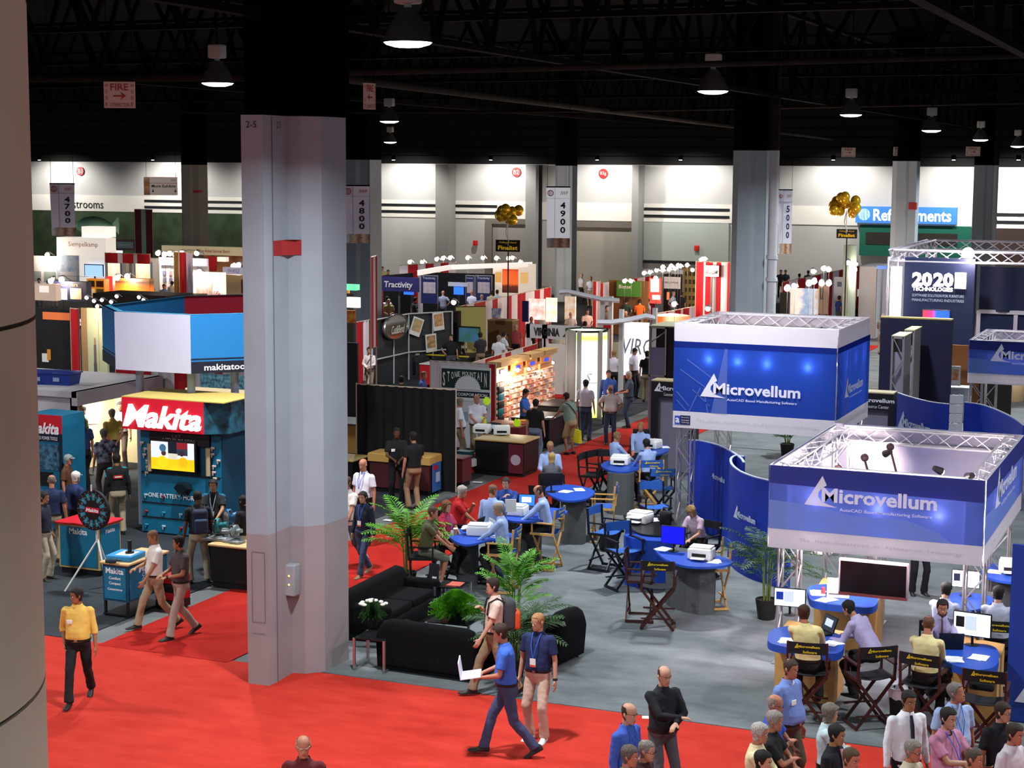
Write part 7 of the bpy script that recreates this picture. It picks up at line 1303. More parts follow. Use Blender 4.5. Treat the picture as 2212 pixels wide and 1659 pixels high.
sign('poster', 'blue and white brochures standing on the wooden open cabinet', 'poster', 1062, 666, 1082, 686, ('Z', 2.4), mat('3a5cb0', .5, h2='e0d8c8', nscale=4), (), .1); counter('long black table covered in dark machinery behind the drape rail', (G(930, 775, .8).x, G(930, 775, .8).y, .015), None, 1.1, 3.6, .8, -.15, M_blk, M_blk, None, .02, (), 'display_table')
q = MB(); q.mat(mat('c8b020', .5)).rbox((0, 0, 0), (2.2, .1, .06), .02); o = q.build('yellow_rail'); o.location = G(955, 768, .9) ; tag(o, 'bright yellow metal rail lying on the machinery table', 'rail')
th = thing('tile_cutter', 'black and grey machine with white clamps left of the saw blade sign', 'machine', G(870, 815, .02)); q = MB(); q.mat(M_blk).rbox((0, 0, .5), (1.3, .7, .7), .03).mat(mat('9a9ca0', .4)).rbox((0, 0, .92), (1.5, .5, .08), .02).box(-.7, .7, -.02, .02, .95, 1.1); q.build('body', th); q = MB(); q.mat(mat('d0d0cc', .4)); [q.rbox((x, -.1, 1.02), (.3, .2, .12), .02) for x in (-.5, 0, .5)]; q.build('clamps', th); q = MB(); q.mat(mat('c85a20', .6)).box(-.3, .3, -.38, -.35, .2, .35); q.build('orange_cover', th)
counter('red and white draped machinery counter in front of the chain-link wall', (G(905, 785, .9).x, G(905, 785, .9).y, .015), None, 2.6, .8, .9, 0, M_rd, mat('b8b8b4', .5), None, .02, (), 'display_table')
# navy software booth
sign('navy_banner', 'purple-navy cloth banner with large pale brand lettering', 'banner', 817, 597, 905, 628, ('Z', 2.5), mat('2c2a64', .7), [('Tractivity', .5, .42, .7, .55, mat('e0dce4', .5), .02, .1)], .05); th, Wp = pwall('black_booth_wall', 'black back wall of the navy banner booth', 'partition', [(812, 597), (908, 588), (1068, 592)], 2.36, mat('0f0e14', .8))
YB = G(985, 620, 1.8).y
for i, (x0, x1) in enumerate(((910, 945), (1007, 1024), (1028, 1062))): sign('roll_up_banner', 'navy roll-up banner with a pale picture block, ' + ('left', 'middle', 'right')[i] + ' one of the navy booth', 'banner', x0, 596, x1, 655, ('Y', YB - .6), mat('1e2456', .6), [('Tractivity', .5, .92, .8, None, mat('c0c0cc', .5))], .04, [(.12, .38, .88, .78, mat('a09098', .6, h2='b8a8b0', nscale=5))], frame_m=M_alu)
for i, (x, y) in enumerate(((882, 628), (990, 628))): sign('blue_monitor', 'bright blue monitor on a stand in the navy booth, ' + ('left' if i == 0 else 'right') + ' one', 'monitor', x - 10, y - 8, x + 10, y + 8, ('Y', YB - 4), mat('2a62f0', .4, emit=1.6), (), .1); sign('label_sign', 'white two-part name sign over the ' + ('left' if i == 0 else 'right') + ' blue monitor', 'sign', x - 22 * (1 if i else .4), y - 19, x + 20, y - 10, ('Y', YB - 3.9), mat('c8ccd4', .6), (), .03)
sign('orange_poster', 'large orange poster with a dark skyline in the brightly lit white stand', 'poster', 1085, 581, 1119, 632, ('Y', YB), ramp_mat('orp', [(0, '3a1c14'), (.28, '6a2a18'), (.4, 'f06a28'), (.9, 'e85a24'), (1, 'c04020')], 2, emit=.5, nz=.2, nscale=6), (), .05)
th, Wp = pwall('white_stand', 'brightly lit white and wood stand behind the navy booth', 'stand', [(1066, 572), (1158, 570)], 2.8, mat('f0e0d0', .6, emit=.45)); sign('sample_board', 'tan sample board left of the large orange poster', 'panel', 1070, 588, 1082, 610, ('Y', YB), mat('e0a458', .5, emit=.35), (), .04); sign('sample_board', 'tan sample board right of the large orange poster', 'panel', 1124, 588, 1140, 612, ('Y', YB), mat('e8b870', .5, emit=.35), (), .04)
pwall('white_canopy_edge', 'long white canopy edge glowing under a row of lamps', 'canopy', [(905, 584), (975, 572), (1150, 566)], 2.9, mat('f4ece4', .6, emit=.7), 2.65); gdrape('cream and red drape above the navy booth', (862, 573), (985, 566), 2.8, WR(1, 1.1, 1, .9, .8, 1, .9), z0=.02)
bulbs([(885, 566, 86), (912, 566, 86), (943, 560, 87), (957, 558, 87), (972, 557, 87), (1010, 557, 88), (1043, 557, 88), (1072, 558, 89), (1098, 558, 89), (1107, 557, 89), (1124, 567, 89), (1144, 575, 89), (980, 653, 66)], 'bright spot on the canopy edge of the navy booth', 'lamps of the navy booth canopy', r=.11, light=260)
gdrape('long red and white drape rail receding behind the wooden cabinet', (992, 662), (1190, 620), 2.44, RW(.7, .8, 1.2, .7, .5, 1.1, .6, .7, .8, 1.2, .6, .5, 1), n=70)
for l, x0, y0, x1, y1, c, e in (('glowing red and white poster behind the state gateway', 1142, 645, 1176, 690, 'ffb0a0', 1.0), ('glowing cream poster with blue frame behind the state gateway', 1179, 643, 1202, 695, 'ffd8b0', 1.0), ('beige lit poster with a small green picture near the white posts', 1220, 640, 1243, 690, 'e8c090', .4)): sign('lit_poster', l, 'poster', x0, y0, x1, y1, ('Z', 2.4), mat(c, .5, emit=e, h2='fff4ec', nscale=4), (), .1)
sign('blue_panel_stand', 'narrow dark blue panel with small white tag behind the state gateway', 'panel', 1128, 650, 1141, 695, ('Z', 2.4), mat('1c2468', .6), (), .1); sign('red_canopy', 'orange machine crates left of the navy banner booth', 'crate', 800, 662, 830, 676, ('Z', 1.0), mat('c85a28', .6), (), .8); sign('green_machine', 'grey-green machine left of the navy banner booth', 'machine', 786, 668, 812, 690, ('Z', .9), mat('7a8468', .6), (), .9)
sign('exit_kiosk', 'red and white vending kiosk at the foot of the fourth column', 'kiosk', 800, 630, 815, None, ('Z', 2.2), mat('a82c30', .5), (), .6, [(.1, .55, .9, .95, mat('e8e0dc', .5, emit=.5))]); gdrape('red and white drape flag standing right of the fourth column', (800, 556), (812, 553), 5.2, RW(1, .6, .5), z0=2.4, n=8)
# ------------------------------------------------------------ right middle rows
gdrape('red and white drape rail at the far middle below the beige door', (1282, 614), (1450, 590), 2.44, RW(.7, .8, .7, .7, .6, .7, .8, .8, .7), n=40); gdrape('red drape end post with white edge beside the far drape rail', (1281, 608), (1296, 608), 2.9, RW(1, 1), n=10)
S = lambda n, l, c, *a, **k: sign(n, l, c, *a, **k)
S('green_stand', 'green banner stand over orange leaf pictures', 'stand', 1332, 607, 1384, 640, ('Z', 2.6), mat('3c6a24', .6), [('Biesse', .35, .65, .5, None, mat('e0d0c8', .5))], .1); S('brown_wall', 'brown wooden wall either side of the green banner', 'partition', 1316, 605, 1400, None, ('Z', 2.6), mat('6a4520', .7), (), .1)
S('lit_display', 'glowing red and white panel right of the green banner', 'panel', 1402, 600, 1428, 655, ('Z', 2.6), mat('e85040', .5, emit=.6), (), .1, [(.15, .45, .85, .95, mat('fff0ec', .5, emit=1.2)), (.3, .15, .95, .33, mat('f4f4f4', .5, emit=1.0))]); S('black_stand', 'black stand with a white name sign at the far middle', 'stand', 1434, 592, 1471, None, ('Z', 2.6), M_blk, [('BENCHMARK', .5, .84, .8, None, mat('6a4a48', .5))], .3, [(.02, .72, .98, .95, mat('d8d4d8', .5)), (.2, .5, .35, .65, mat('f08050', .5, emit=.8))])
S('sample_shelf', 'yellow sample shelf wall with rows of dark cups at the far middle', 'shelf', 1476, 578, 1518, None, ('Z', 2.8), mat('a88f50', .6), (), .2, [(.12 + .2 * (i % 4), .25 + .15 * (i // 4), .22 + .2 * (i % 4), .33 + .15 * (i // 4), mat('4a3c1c', .6)) for i in range(20)]); drape('tall red and white drape beside the clamp sign', (PY(1504, 560, 78).x, 78), (PY(1577, 560, 78).x, 78), .02, PY(1577, 567, 78).z, RW(1, .2, 1, .4, .6, .8, .3), n=20)
S('clamp_sign', 'white clamp maker sign on the tall red and white drape', 'sign', 1521, 573, 1553, 597, ('Y', 77.7), mat('d0d0d0', .5), [('VAC-U-CLAMP', .5, .4, .9, .35, M_ink, .02)], .03); S('blue_counter', 'bright blue and green counter left of the first column', 'counter', 1549, 635, 1578, None, ('Z', 1.1), mat('2a8ad8', .5), (), .8); S('green_shelf', 'cream and green display shelf beside the bright blue counter', 'shelf', 1518, 630, 1549, None, ('Z', 1.7), mat('c8c8a8', .6), (), .4, [(.1, .6, .95, .8, mat('6aa040', .5)), (.1, .3, .95, .4, mat('8a7a60', .5))])
gdrape('short red and white drape rail near the far cube sign', (1417, 678), (1500, 662), 1.5, RW(.5, .8, .4, .9, .8, .3, .9, .7), n=26); q = MB(); q.mat(ramp_mat('drm', [(0, '8a3010'), (.4, 'e87028'), (.6, 'ffd0a0'), (1, 'c85a20')], 0, emit=1.2)).lathe([(.75, 0), (.8, .1), (.75, .3), (.3, .36)], 28); o = q.build('orange_lit_dome'); o.location = G(1450, 697, 1.6); tag(o, 'glowing orange dome above the red drape left of the far cube sign', 'lamp'); q = MB(); q.mat(M_rd).rbox((0, 0, -.5), (1.2, .8, .98), .02); o2 = q.build('red_stand'); o2.location = G(1443, 702, 1.0) + V((0, .1, 0)); tag(o2, 'red stand under the glowing orange dome', 'stand')
counter('red curved counter with trays at the far middle', (G(1414, 650, .95).x, G(1414, 650, .95).y, .015), None, 2.2, 1.4, .95, 0, mat('8a1418', .5), mat('5a2a20', .5), None, .02, (), 'display_table'); S('white_half_wall', 'white low wall in front of the far middle tables', 'partition', 1450, 655, 1490, None, ('Z', .9), mat('c8c8c4', .6), (), .1)
bulbs([(1391, 590, 74), (1404, 588, 74), (1418, 584, 74), (1431, 577, 75), (1431, 584, 75), (1445, 582, 75), (1458, 580, 75), (1449, 575, 76), (1464, 574, 76), (1470, 575, 76), (1484, 573, 77), (1496, 583, 74), (1514, 561, 80), (1518, 559, 80), (1523, 559, 80), (1416, 601, 72), (1349, 607, 70), (1363, 607, 70), (1456, 657, 60), (1529, 667, 58)], 'small bright booth spot at the far middle', 'spots over the far middle booths', r=.09, light=200)
gdrape('red and white drape rail right of the first column', (1690, 610), (1860, 574), 2.44, RW(.6, .7, .7, .7, .7, .6, .7, .6, .7, .8, .9), n=50); S('display_wall', 'bright panel with a blue cloud picture right of the first column', 'panel', 1706, 622, 1768, 678, ('Z', 2.4), ramp_mat('cld', [(0, 'd8c8b8'), (.3, 'f8e8e0'), (.55, '8aa8d0'), (.9, 'c8d4e0'), (1, 'c0a890')], 0, emit=.5, nz=.5, nscale=4), (), .1); S('display_board', 'tan panel with brown blocks beside the blue cloud picture', 'panel', 1768, 616, 1790, 678, ('Z', 2.5), mat('c0a08a', .6), (), .1, [(.2, .5, .5, .9, mat('5a4a40', .5))])
S('white_info_panel', 'white information panel between lit booths right of the first column', 'panel', 1802, 598, 1826, 650, ('Z', 2.6), mat('c8ccd4', .5), (), .1, [(.3, .6, .7, .8, mat('6a7088', .5))]); S('lit_tower', 'narrow red and white lit tower with a bright lamp on top', 'tower', 1833, 585, 1848, 650, ('Z', 3.0), mat('d84a3a', .5, emit=.3), (), .4, [(.1, .7, .9, .95, mat('ffe8e0', .5, emit=1.2)), (.1, .45, .9, .6, mat('f0d0c8', .5, emit=.8))]); S('white_cabin', 'plain white cabin box beside the third column', 'cabin', 1857, 575, 1894, None, ('Z', 3.4), mat('b0aeb2', .7), (), 3.0); S('blue_sign', 'small blue and white hanging sign beside the plain white cabin', 'sign', 1894, 574, 1916, 581, ('Y', 80), mat('3a6ac0', .5, emit=.5), (), .1)
S('dark_booth', 'dark booth interior behind the shelf wall right of the first column', 'booth', 1685, 632, 1704, None, ('Z', 2.3), M_blk, (), .3); counter('red table with white tablecloth panels near the third column', (G(1850, 640, .9).x, G(1850, 640, .9).y, .015), None, 3.0, 1.2, .9, 0, M_rd, mat('c8c4c0', .5), None, .02, (), 'display_table'); S('car_counter', 'black and white display case on the red table near the third column', 'display', 1852, 625, 1874, 640, ('Z', 1.5), mat('d8dce8', .5, emit=.4), (), .5)
bulbs([(1832, 567, 76), (1757, 586, 72), (1779, 580, 74), (1790, 582, 74), (1700, 623, 62), (1716, 618, 62), (1747, 612, 63), (1758, 608, 64), (1775, 612, 64), (1790, 612, 66), (1848, 570, 80), (1846, 583, 78), (2089, 547, 58)], 'bright booth spot right of the first column', 'spots over the right hand far booths', r=.11, light=260)
# ============================================================ far left booths
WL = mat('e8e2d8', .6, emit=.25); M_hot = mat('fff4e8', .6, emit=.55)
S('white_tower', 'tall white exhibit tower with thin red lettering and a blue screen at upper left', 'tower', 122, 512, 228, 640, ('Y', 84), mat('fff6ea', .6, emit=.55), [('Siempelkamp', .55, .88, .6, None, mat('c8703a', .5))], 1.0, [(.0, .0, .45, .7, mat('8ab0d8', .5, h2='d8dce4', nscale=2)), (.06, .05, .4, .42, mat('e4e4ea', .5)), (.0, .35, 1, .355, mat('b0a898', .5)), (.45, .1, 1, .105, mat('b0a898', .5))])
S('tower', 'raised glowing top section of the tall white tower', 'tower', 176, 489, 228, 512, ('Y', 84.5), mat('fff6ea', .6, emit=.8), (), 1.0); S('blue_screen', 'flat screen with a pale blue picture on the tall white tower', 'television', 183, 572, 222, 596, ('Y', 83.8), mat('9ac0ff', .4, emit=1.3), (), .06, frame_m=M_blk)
q = MB(); q.mat(mat('7aa890', .5)).loft([[(x, r_ * math.cos(a), r_ * .8 * math.sin(a)) for a in [2 * PI * i / 20 for i in range(20)]] for x, r_ in ((-1.2, .05), (-1.1, .35), (-.7, .62), (-.1, .72), (.5, .6), (1.0, .3), (1.3, .08))]).add([(1.2, 0, .1), (1.7, 0, .6), (1.75, 0, .1), (1.7, .0, -.5)], [(0, 1, 2), (0, 2, 3)]); q.tube((0, 0, 0), (0, 0, -1.4), .02, n=5); o = q.build('green_blimp'); o.location = PY(205, 488, 86); tag(o, 'pale green blimp balloon tethered above the white tower', 'balloon')
S('white_cubicle', 'low white wall with window gaps left of the white tower', 'partition', 60, 552, 122, 612, ('Y', 84), mat('ccccc8', .6, emit=.1), (), .3, [(.1, .1, .45, .45, mat('8a9a98', .5)), (.55, .1, .95, .45, mat('8a9a98', .5))])
S('oval_name_sign', 'grey oval name sign on a red and grey wall at upper left', 'sign', 248, 517, 292, 540, ('Y', 95), mat('6a4a4c', .6), [('DREAMLINE', .5, .5, .6, None, mat('dcdcdc', .5))], .1, [(.1, .2, .9, .8, mat('8aa0a8', .5))]); drape('dark red and grey drape right of the oval name sign', (PY(292, 520, 95).x, 95), (PY(330, 520, 95).x, 95), 1, 5.0, [(1, mat('5a1a28', .8)), (.8, mat('8aa898', .8)), (1, mat('5a1a28', .8))], n=12); S('small_white_screen', 'small white screen under the oval name sign', 'television', 247, 541, 263, 550, ('Y', 92), mat('e8f0ff', .5, emit=1.2), (), .1)
for l, x0, x1, c in (('left white showcase with a warm lit niche beside the white tower', 226, 262, 0), ('right white showcase with a warm lit niche beside the white tower', 285, 330, 1)): S('lit_showcase', l, 'showcase', x0, 556, x1 + 10, None, ('Y', 82), mat('d8d4cc', .6), (), .6, [(.1, .45, .8, .92, mat('6a90b8', .5)), (.14, .5, .72, .88, mat('ffc890', .5, emit=1.1, h2='fff0e0', nscale=1))])
S('lavender_header', 'lit lavender header board with pale lettering at upper left', 'sign', 344, 556, 447, 572, ('Y', 80), mat('d8d0e8', .5, emit=.5), [('BEAC', .2, .5, .18, .5, mat('b0402c', .5)), ('GTF', .72, .5, .16, .5, mat('8a90c8', .5))], .15); S('product_wall', 'white wall with blue and grey product pictures under the lavender header', 'partition', 344, 572, 447, None, ('Y', 80.2), mat('d8ccc8', .6, emit=.15), (), .2, [(.08 + .13 * (i % 7), .45 + .16 * (i // 7), .15 + .13 * (i % 7), .55 + .16 * (i // 7), mat('6a6c88' if i % 3 else 'b08088', .5)) for i in range(21)])
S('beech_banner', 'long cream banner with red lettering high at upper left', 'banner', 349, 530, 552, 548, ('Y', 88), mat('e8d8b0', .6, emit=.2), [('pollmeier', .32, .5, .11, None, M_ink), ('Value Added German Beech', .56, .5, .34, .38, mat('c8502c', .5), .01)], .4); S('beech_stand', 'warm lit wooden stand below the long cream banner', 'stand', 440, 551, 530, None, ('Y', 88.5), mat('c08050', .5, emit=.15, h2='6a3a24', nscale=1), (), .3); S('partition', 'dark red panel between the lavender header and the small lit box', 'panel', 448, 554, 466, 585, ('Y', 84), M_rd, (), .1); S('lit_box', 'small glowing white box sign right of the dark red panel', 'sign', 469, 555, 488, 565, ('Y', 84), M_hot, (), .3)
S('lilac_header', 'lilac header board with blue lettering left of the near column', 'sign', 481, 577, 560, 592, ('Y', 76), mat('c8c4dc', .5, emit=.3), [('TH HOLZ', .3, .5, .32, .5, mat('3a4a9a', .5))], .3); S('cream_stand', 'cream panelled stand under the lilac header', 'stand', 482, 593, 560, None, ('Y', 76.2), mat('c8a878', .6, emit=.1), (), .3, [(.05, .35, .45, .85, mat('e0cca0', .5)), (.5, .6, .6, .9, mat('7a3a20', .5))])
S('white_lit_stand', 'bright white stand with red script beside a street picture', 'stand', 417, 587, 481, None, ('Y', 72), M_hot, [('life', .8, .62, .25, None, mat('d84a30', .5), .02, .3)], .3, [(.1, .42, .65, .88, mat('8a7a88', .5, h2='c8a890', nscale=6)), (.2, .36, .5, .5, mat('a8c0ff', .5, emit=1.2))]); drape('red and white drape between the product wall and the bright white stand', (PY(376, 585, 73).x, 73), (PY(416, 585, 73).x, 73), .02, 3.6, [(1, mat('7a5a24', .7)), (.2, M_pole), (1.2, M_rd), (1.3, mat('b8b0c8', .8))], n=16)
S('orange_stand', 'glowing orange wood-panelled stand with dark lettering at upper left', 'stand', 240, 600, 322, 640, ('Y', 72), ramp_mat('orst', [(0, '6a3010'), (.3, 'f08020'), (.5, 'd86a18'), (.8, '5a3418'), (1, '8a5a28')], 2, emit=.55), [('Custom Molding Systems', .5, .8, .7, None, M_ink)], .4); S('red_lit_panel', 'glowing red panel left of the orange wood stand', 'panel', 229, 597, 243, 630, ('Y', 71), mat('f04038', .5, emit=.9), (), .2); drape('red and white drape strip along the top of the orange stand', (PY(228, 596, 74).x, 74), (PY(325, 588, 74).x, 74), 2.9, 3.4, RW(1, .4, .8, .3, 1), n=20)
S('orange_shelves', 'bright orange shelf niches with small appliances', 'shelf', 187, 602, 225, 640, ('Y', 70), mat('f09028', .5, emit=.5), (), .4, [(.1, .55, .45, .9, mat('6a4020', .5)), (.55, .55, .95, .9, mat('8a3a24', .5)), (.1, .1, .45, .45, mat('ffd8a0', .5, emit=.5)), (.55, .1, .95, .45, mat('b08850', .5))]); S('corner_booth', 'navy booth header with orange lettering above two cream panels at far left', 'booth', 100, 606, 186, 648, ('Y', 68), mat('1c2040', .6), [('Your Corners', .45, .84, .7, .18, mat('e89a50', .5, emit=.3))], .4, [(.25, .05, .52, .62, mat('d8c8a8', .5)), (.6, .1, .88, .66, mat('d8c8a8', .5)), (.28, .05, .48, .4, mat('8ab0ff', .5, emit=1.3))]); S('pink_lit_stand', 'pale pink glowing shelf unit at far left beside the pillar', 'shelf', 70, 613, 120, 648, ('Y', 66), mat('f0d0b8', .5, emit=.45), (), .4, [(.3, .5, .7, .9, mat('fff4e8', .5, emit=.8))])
S('dark_machine_row', 'low dark machinery row with small lamps behind the octagonal sign', 'machine', 200, 633, 360, None, ('Y', 62), mat('1a1416', .6, h2='4a342c', nscale=1.2), (), 2.0); S('tan_table_row', 'long tan table edge behind the octagonal sign', 'table', 330, 634, 420, None, ('Y', 63.5), mat('9a7c48', .6), (), 1.0)
bulbs([(341, 547, 80), (355, 550, 80), (366, 548, 80), (378, 550, 80), (393, 547, 80), (425, 547, 80), (102, 551, 84), (286, 553, 83), (430, 588, 72), (504, 575, 78), (515, 573, 78), (133, 604, 68), (110, 607, 68), (275, 597, 72), (253, 600, 72)], 'bright spot among the far left booths', 'spots over the far left booths', r=.14, light=220)
# gold balloon clusters and award signs
def award(cx, by, sy, Y, label1, label2, ws):
    p = PY(cx, by, Y); k = Y / 60; r = random.Random(int(cx)); m = mat('e8b828', .22, metal=.45)
    for i in range(18): q = MB(); a = r.uniform(0, 2 * PI); rr = r.uniform(.2, 1); s = .21; q.mat(m).ball((rr * .62 * math.cos(a), .3 * math.sin(a * 3), rr * .36 * math.sin(a)), (s, s, s * 1.1), 12, 8); o = q.build('gold_balloon'); o.location = p; tag(o, 'shiny gold balloon in the cluster ' + label1, 'balloon', 'gold balloons ' + label1)
    q = MB(); q.mat(mat('c8c8c8', .5)); q.tube((0, 0, -.2), (.02, 0, PY(cx, sy, Y).z - p.z), .015, n=5); q.path([(0, -.02, -.3), (-.08, -.02, -.7), (.06, -.02, -1.1)], .02, 5); o = q.build('balloon_string'); o.location = p; tag(o, 'white ribbon tying the gold balloons ' + label1, 'ribbon')
    w = ws; h = ws * .44; th = thing('award_sign', label2, 'sign', PY(cx, sy, Y)); q = MB(); q.M = frame((0, 0, 0), (1, 0, 0)); q.mat(mat('120f10', .5)).shape([(-w / 2, -h / 2), (w / 2, -h / 2), (w / 2, h / 2), (-w / 2, h / 2)], .05); q.build('panel', th)
    q = MB(); q.M = frame((0, 0, 0), (1, 0, 0)); q.mat(mat('e0b81c', .5, emit=.25)).text('Finalist', 0, -h * .17, w * .8, h * .36, bold=.03).text('Challengers Award', 0, h * .27, w * .72, h * .2, shear=.35); q.build('lettering', th); z = PY(cx, sy, Y).z; q = MB(); q.mat(M_ink).tube((0, .05, 0), (0, .05, -z + .02), .03, n=6); q.build('pole', th)
award(1097, 465, 531, 66, 'above the left Finalist sign', 'black Finalist sign with gold lettering left of the 4900 banner', 1.1); award(1829, 443, 505, 72, 'above the right Finalist sign', 'black Finalist sign with gold lettering beside the green wall sign', .86)
q = MB(); q.mat(mat('8a9a8c', .6)).cyl((0, 0), .3, 0, 4.5, 14); o = q.build('green_lit_pillar'); o.location = (PY(1837, 540, 78).x, 78, 0.02); tag(o, 'pale green pillar below the right Finalist sign', 'pillar')
# ============================================================ people
P = person; LB = '93a8d6'; D3 = 'crossA', 'crossB'
def C(v, l, **k): return P(*v, l, **k)
HB = ('short', '2a1c14'); HK = ('short', '14100e'); HG = ('short', '8a8480'); HT = ('crop', '8a6a48'); HW = ('crop', 'c0bcb4'); BD = ('bald', '3a2a20'); GB = ('bald', '8a8078')
def N(px, py, face, label, top, bot='k', hair=HB, skin='l', h=1.76, **k): return P(px, py, face, label, top, bot, hair, skin, h, **k)
N(163, 1270, 195, 'man in a pale yellow shirt and black trousers strolling by the left pillar', 'e0b858', 'bk', ('short', '1c1612'), 't', look=55, arms=('pocket', 'down'), sleeve='roll', legs='walk', fat=.05, extras=('badge',))
w7 = N(1075, 1348, 272, 'man in a blue polo shirt and slate jeans striding left with an open white laptop', '3a62c0', '3a4464', ('short', '33231b'), 'r', 1.86, lean=6, arms=('hold', 'hold'), legs='walk', nod=15, fat=.05)
N(1160, 1325, 205, 'man in a navy polo with blue lanyard, white trousers and white trainers', '1c2750', 'lt', ('crop', '9a7048'), 'l', 1.83, look=25, shoes='d8d8d8', extras=('lanyard', 'watch'), fat=.03)
N(1437, 1441, 148, 'man all in black standing with folded arms before the grey carpet', '15161c', 'gy', BD, h=1.8, arms=D3, sleeve='long', fat=.08)
N(1062, 1249, 262, 'man in a pale striped shirt wearing a grey and orange backpack', 'd6bcae', '83735a', h=1.84, legs='walk', arms=('strap', 'fwd'), extras=(('backpack', '3a3a40', 'cc4a1c'),))
N(325, 1147, 255, 'man in a white shirt and khakis walking beside the small tool counter', 'd8d0c8', '9a8468', ('crop', '6a4a34'), 't', 1.75, legs='walk', arms=('hold', 'fwd'), nod=20, fat=.05)
N(383, 1157, 245, 'man in a dark brown polo and beige trousers walking, hands in front', '4a3f40', 'a08f82', HK, 't', 1.77, legs='walk2', arms=('hold', 'hold'), extras=('watch',), fat=.03, look=30)
N(747, 1030, 225, 'man in a cream shirt and jeans carrying white papers down the aisle', 'd6ccc4', '4a5a6c', ('short', '4a3020'), 'r', 1.84, legs='walk', arms=('hold', 'fwd'), fat=.07, tuck=False, shoes='c8c4c0', extras=('lanyard',))
N(783, 1062, 215, 'woman in a dark jacket and jeans walking beside the man with papers', '1a1f33', '34435e', ('pony', '16100e'), 'l', 1.68, legs='walk2', woman=True, sleeve='long', tuck=False, shoes='7a6a50', extras=('lanyard',))
N(783, 992, 215, 'bald man in a white polo and black trousers behind the walking couple', 'dcd8e4', 'bk', ('none', '3a2a20'), 'r', 1.86, extras=('lanyard',), fat=.04)
N(655, 1592, 190, 'balding white-haired man in a maroon shirt at the bottom edge', '5a1a1e', 'bk', ('bald', 'c8c4bc'), 'r', 1.76, look=-15)
N(1362, 1521, 125, 'man with thinning hair in a bright blue shirt at the bottom of the carpet', '3a58b0', 'gy', BD, h=1.8, sleeve='long', extras=('lanyard',), fat=.04)
N(1364, 1611, 110, 'grey-haired man cut off at the bottom edge below the man in bright blue', '4a4a50', 'bk', ('short', '5a504a'), 'r', 1.76); N(1400, 1600, 110, 'man with cropped grey hair, glasses and burgundy shirt at the bottom edge', '3a1a22', 'bk', ('crop', '7a726a'), 'l', 1.74, extras=('glasses',))
w15 = N(1711, 1425, 125, 'man in a light blue polo with white badge standing before the left wooden desk', '7088c8', '4c463c', ('crop', '3a2a1e'), 'r', 1.84, extras=('badge', 'undershirt'), fat=.09)
N(1678, 1502, 95, 'balding man with glasses behind the black polo at lower right', '2a4ab0', 'bk', GB, 'r', extras=('glasses',), arms=D3); N(1677, 1536, 100, 'grey-haired man in a black polo with folded arms at lower right', '15181c', 'bk', ('short', '8a827c'), 'r', arms=D3, fat=.04)
N(1645, 1562, 100, 'silver-haired man in a cream shirt at the lower right, nearest the red carpet', 'd8cca0', 'k', ('short', 'a8a29c'), 'r', sleeve='long', arms=D3); N(1652, 1622, 110, 'dark-haired man cut off at the bottom edge below the silver-haired man', '6a6a70', 'bk', HK, 'l')
N(1797, 1521, 95, 'grey-haired woman in a pale aqua blouse with folded arms', 'b8ccd0', 'bk', ('curly', '6e665e'), 'l', 1.66, woman=True, arms=D3, sleeve='long'); N(1811, 1566, 110, 'dark-haired man in a black suit with a pink shirt', '12121a', 'bk', HK, 't', sleeve='long', extras=(('jacket_front', 'd898a8'),)); N(1842, 1618, 130, 'man with brown hair in a pale collar cut off at the bottom right edge', 'c8ccdc', 'k', ('short', '4a3828'), 'r', extras=('lanyard',))
N(1966, 1493, 150, 'man in a white and navy jacket standing in front of the bin', 'e0e2ea', 'bk', HK, 't', 1.82, sleeve='long', tuck=False, extras=(('jacket_front', '1c1e30'),), fat=.04); N(2062, 1475, 150, 'grey-haired man in a light blue shirt with blue lanyard looking up', '9ab0d8', 'k', ('short', '6a6460'), 'r', 1.82, extras=('lanyard',), look=-40, nod=-12, fat=.08)
N(2052, 1530, 130, 'young man in a pink shirt with folded arms and a blue lanyard', 'b87a96', 'k', HK, 'l', 1.82, arms=D3, extras=('lanyard', ('undershirt', '1a1a22')), fat=.08); N(1976, 1600, 120, 'grey-haired man in a khaki shirt cut off by the bottom edge', 'b8b098', 'k', ('short', '7a746c'), 'r', extras=('glasses',))
N(2170, 1518, 140, 'man with glasses and a black shirt with a pale shoulder strap at lower right', '14151c', 'bk', HB, 'l', extras=('glasses', ('strap', 'd8d0b0')), fat=.05, look=-30); N(2196, 1564, 120, 'man in a white checked shirt at the bottom right corner', 'c8c0c8', 'k', HB, 'r', 1.8); N(2108, 1617, 110, 'man with short hair cut off by the bottom edge at right', '50505a', 'k', ('crop', '4a4038'), 'r')
# seated and standing in the blue booth
N(1001, 1049, 95, 'grey-haired man in a red polo with hand at his chin', 'a8141c', 'bk', ('short', '9a948e'), 'r', 1.8, seat=.76, legs='perch', arms=('table', 'chin'), lean=8, extras=('glasses',), fat=.08)
N(966, 1082, 130, 'woman in a pink top with a badge at the leaf-shaped desk', 'a82a44', 'bk', ('curly', '6a3c24'), 'l', 1.66, woman=True, seat=.76, legs='perch', arms=('lap', 'lap'), extras=('lanyard',)); N(938, 1094, 95, 'man in an olive shirt and grey shorts seated on a tall chair', '4c4a30', 'shorts', ('crop', '4a3426'), 'r', 1.78, seat=.76, legs='perch', arms=('table', 'table'), lean=10, shoes='c8ccd4')
N(1082, 1090, 280, 'grey-haired man in a light blue shirt seated at the leaf-shaped desk', LB, 'bk', ('short', '8a7a6a'), 'r', seat=.76, loc=CHS[7].location, legs='perch', arms=('type', 'type'), sleeve='long', lean=6); N(1066, 1047, 20, 'man with shaved head in a light blue shirt standing with his back to the camera', LB, 'bk', ('crop', '6a4c38'), 'r', 1.78, look=30, arms=('table', 'down'), sleeve='long')
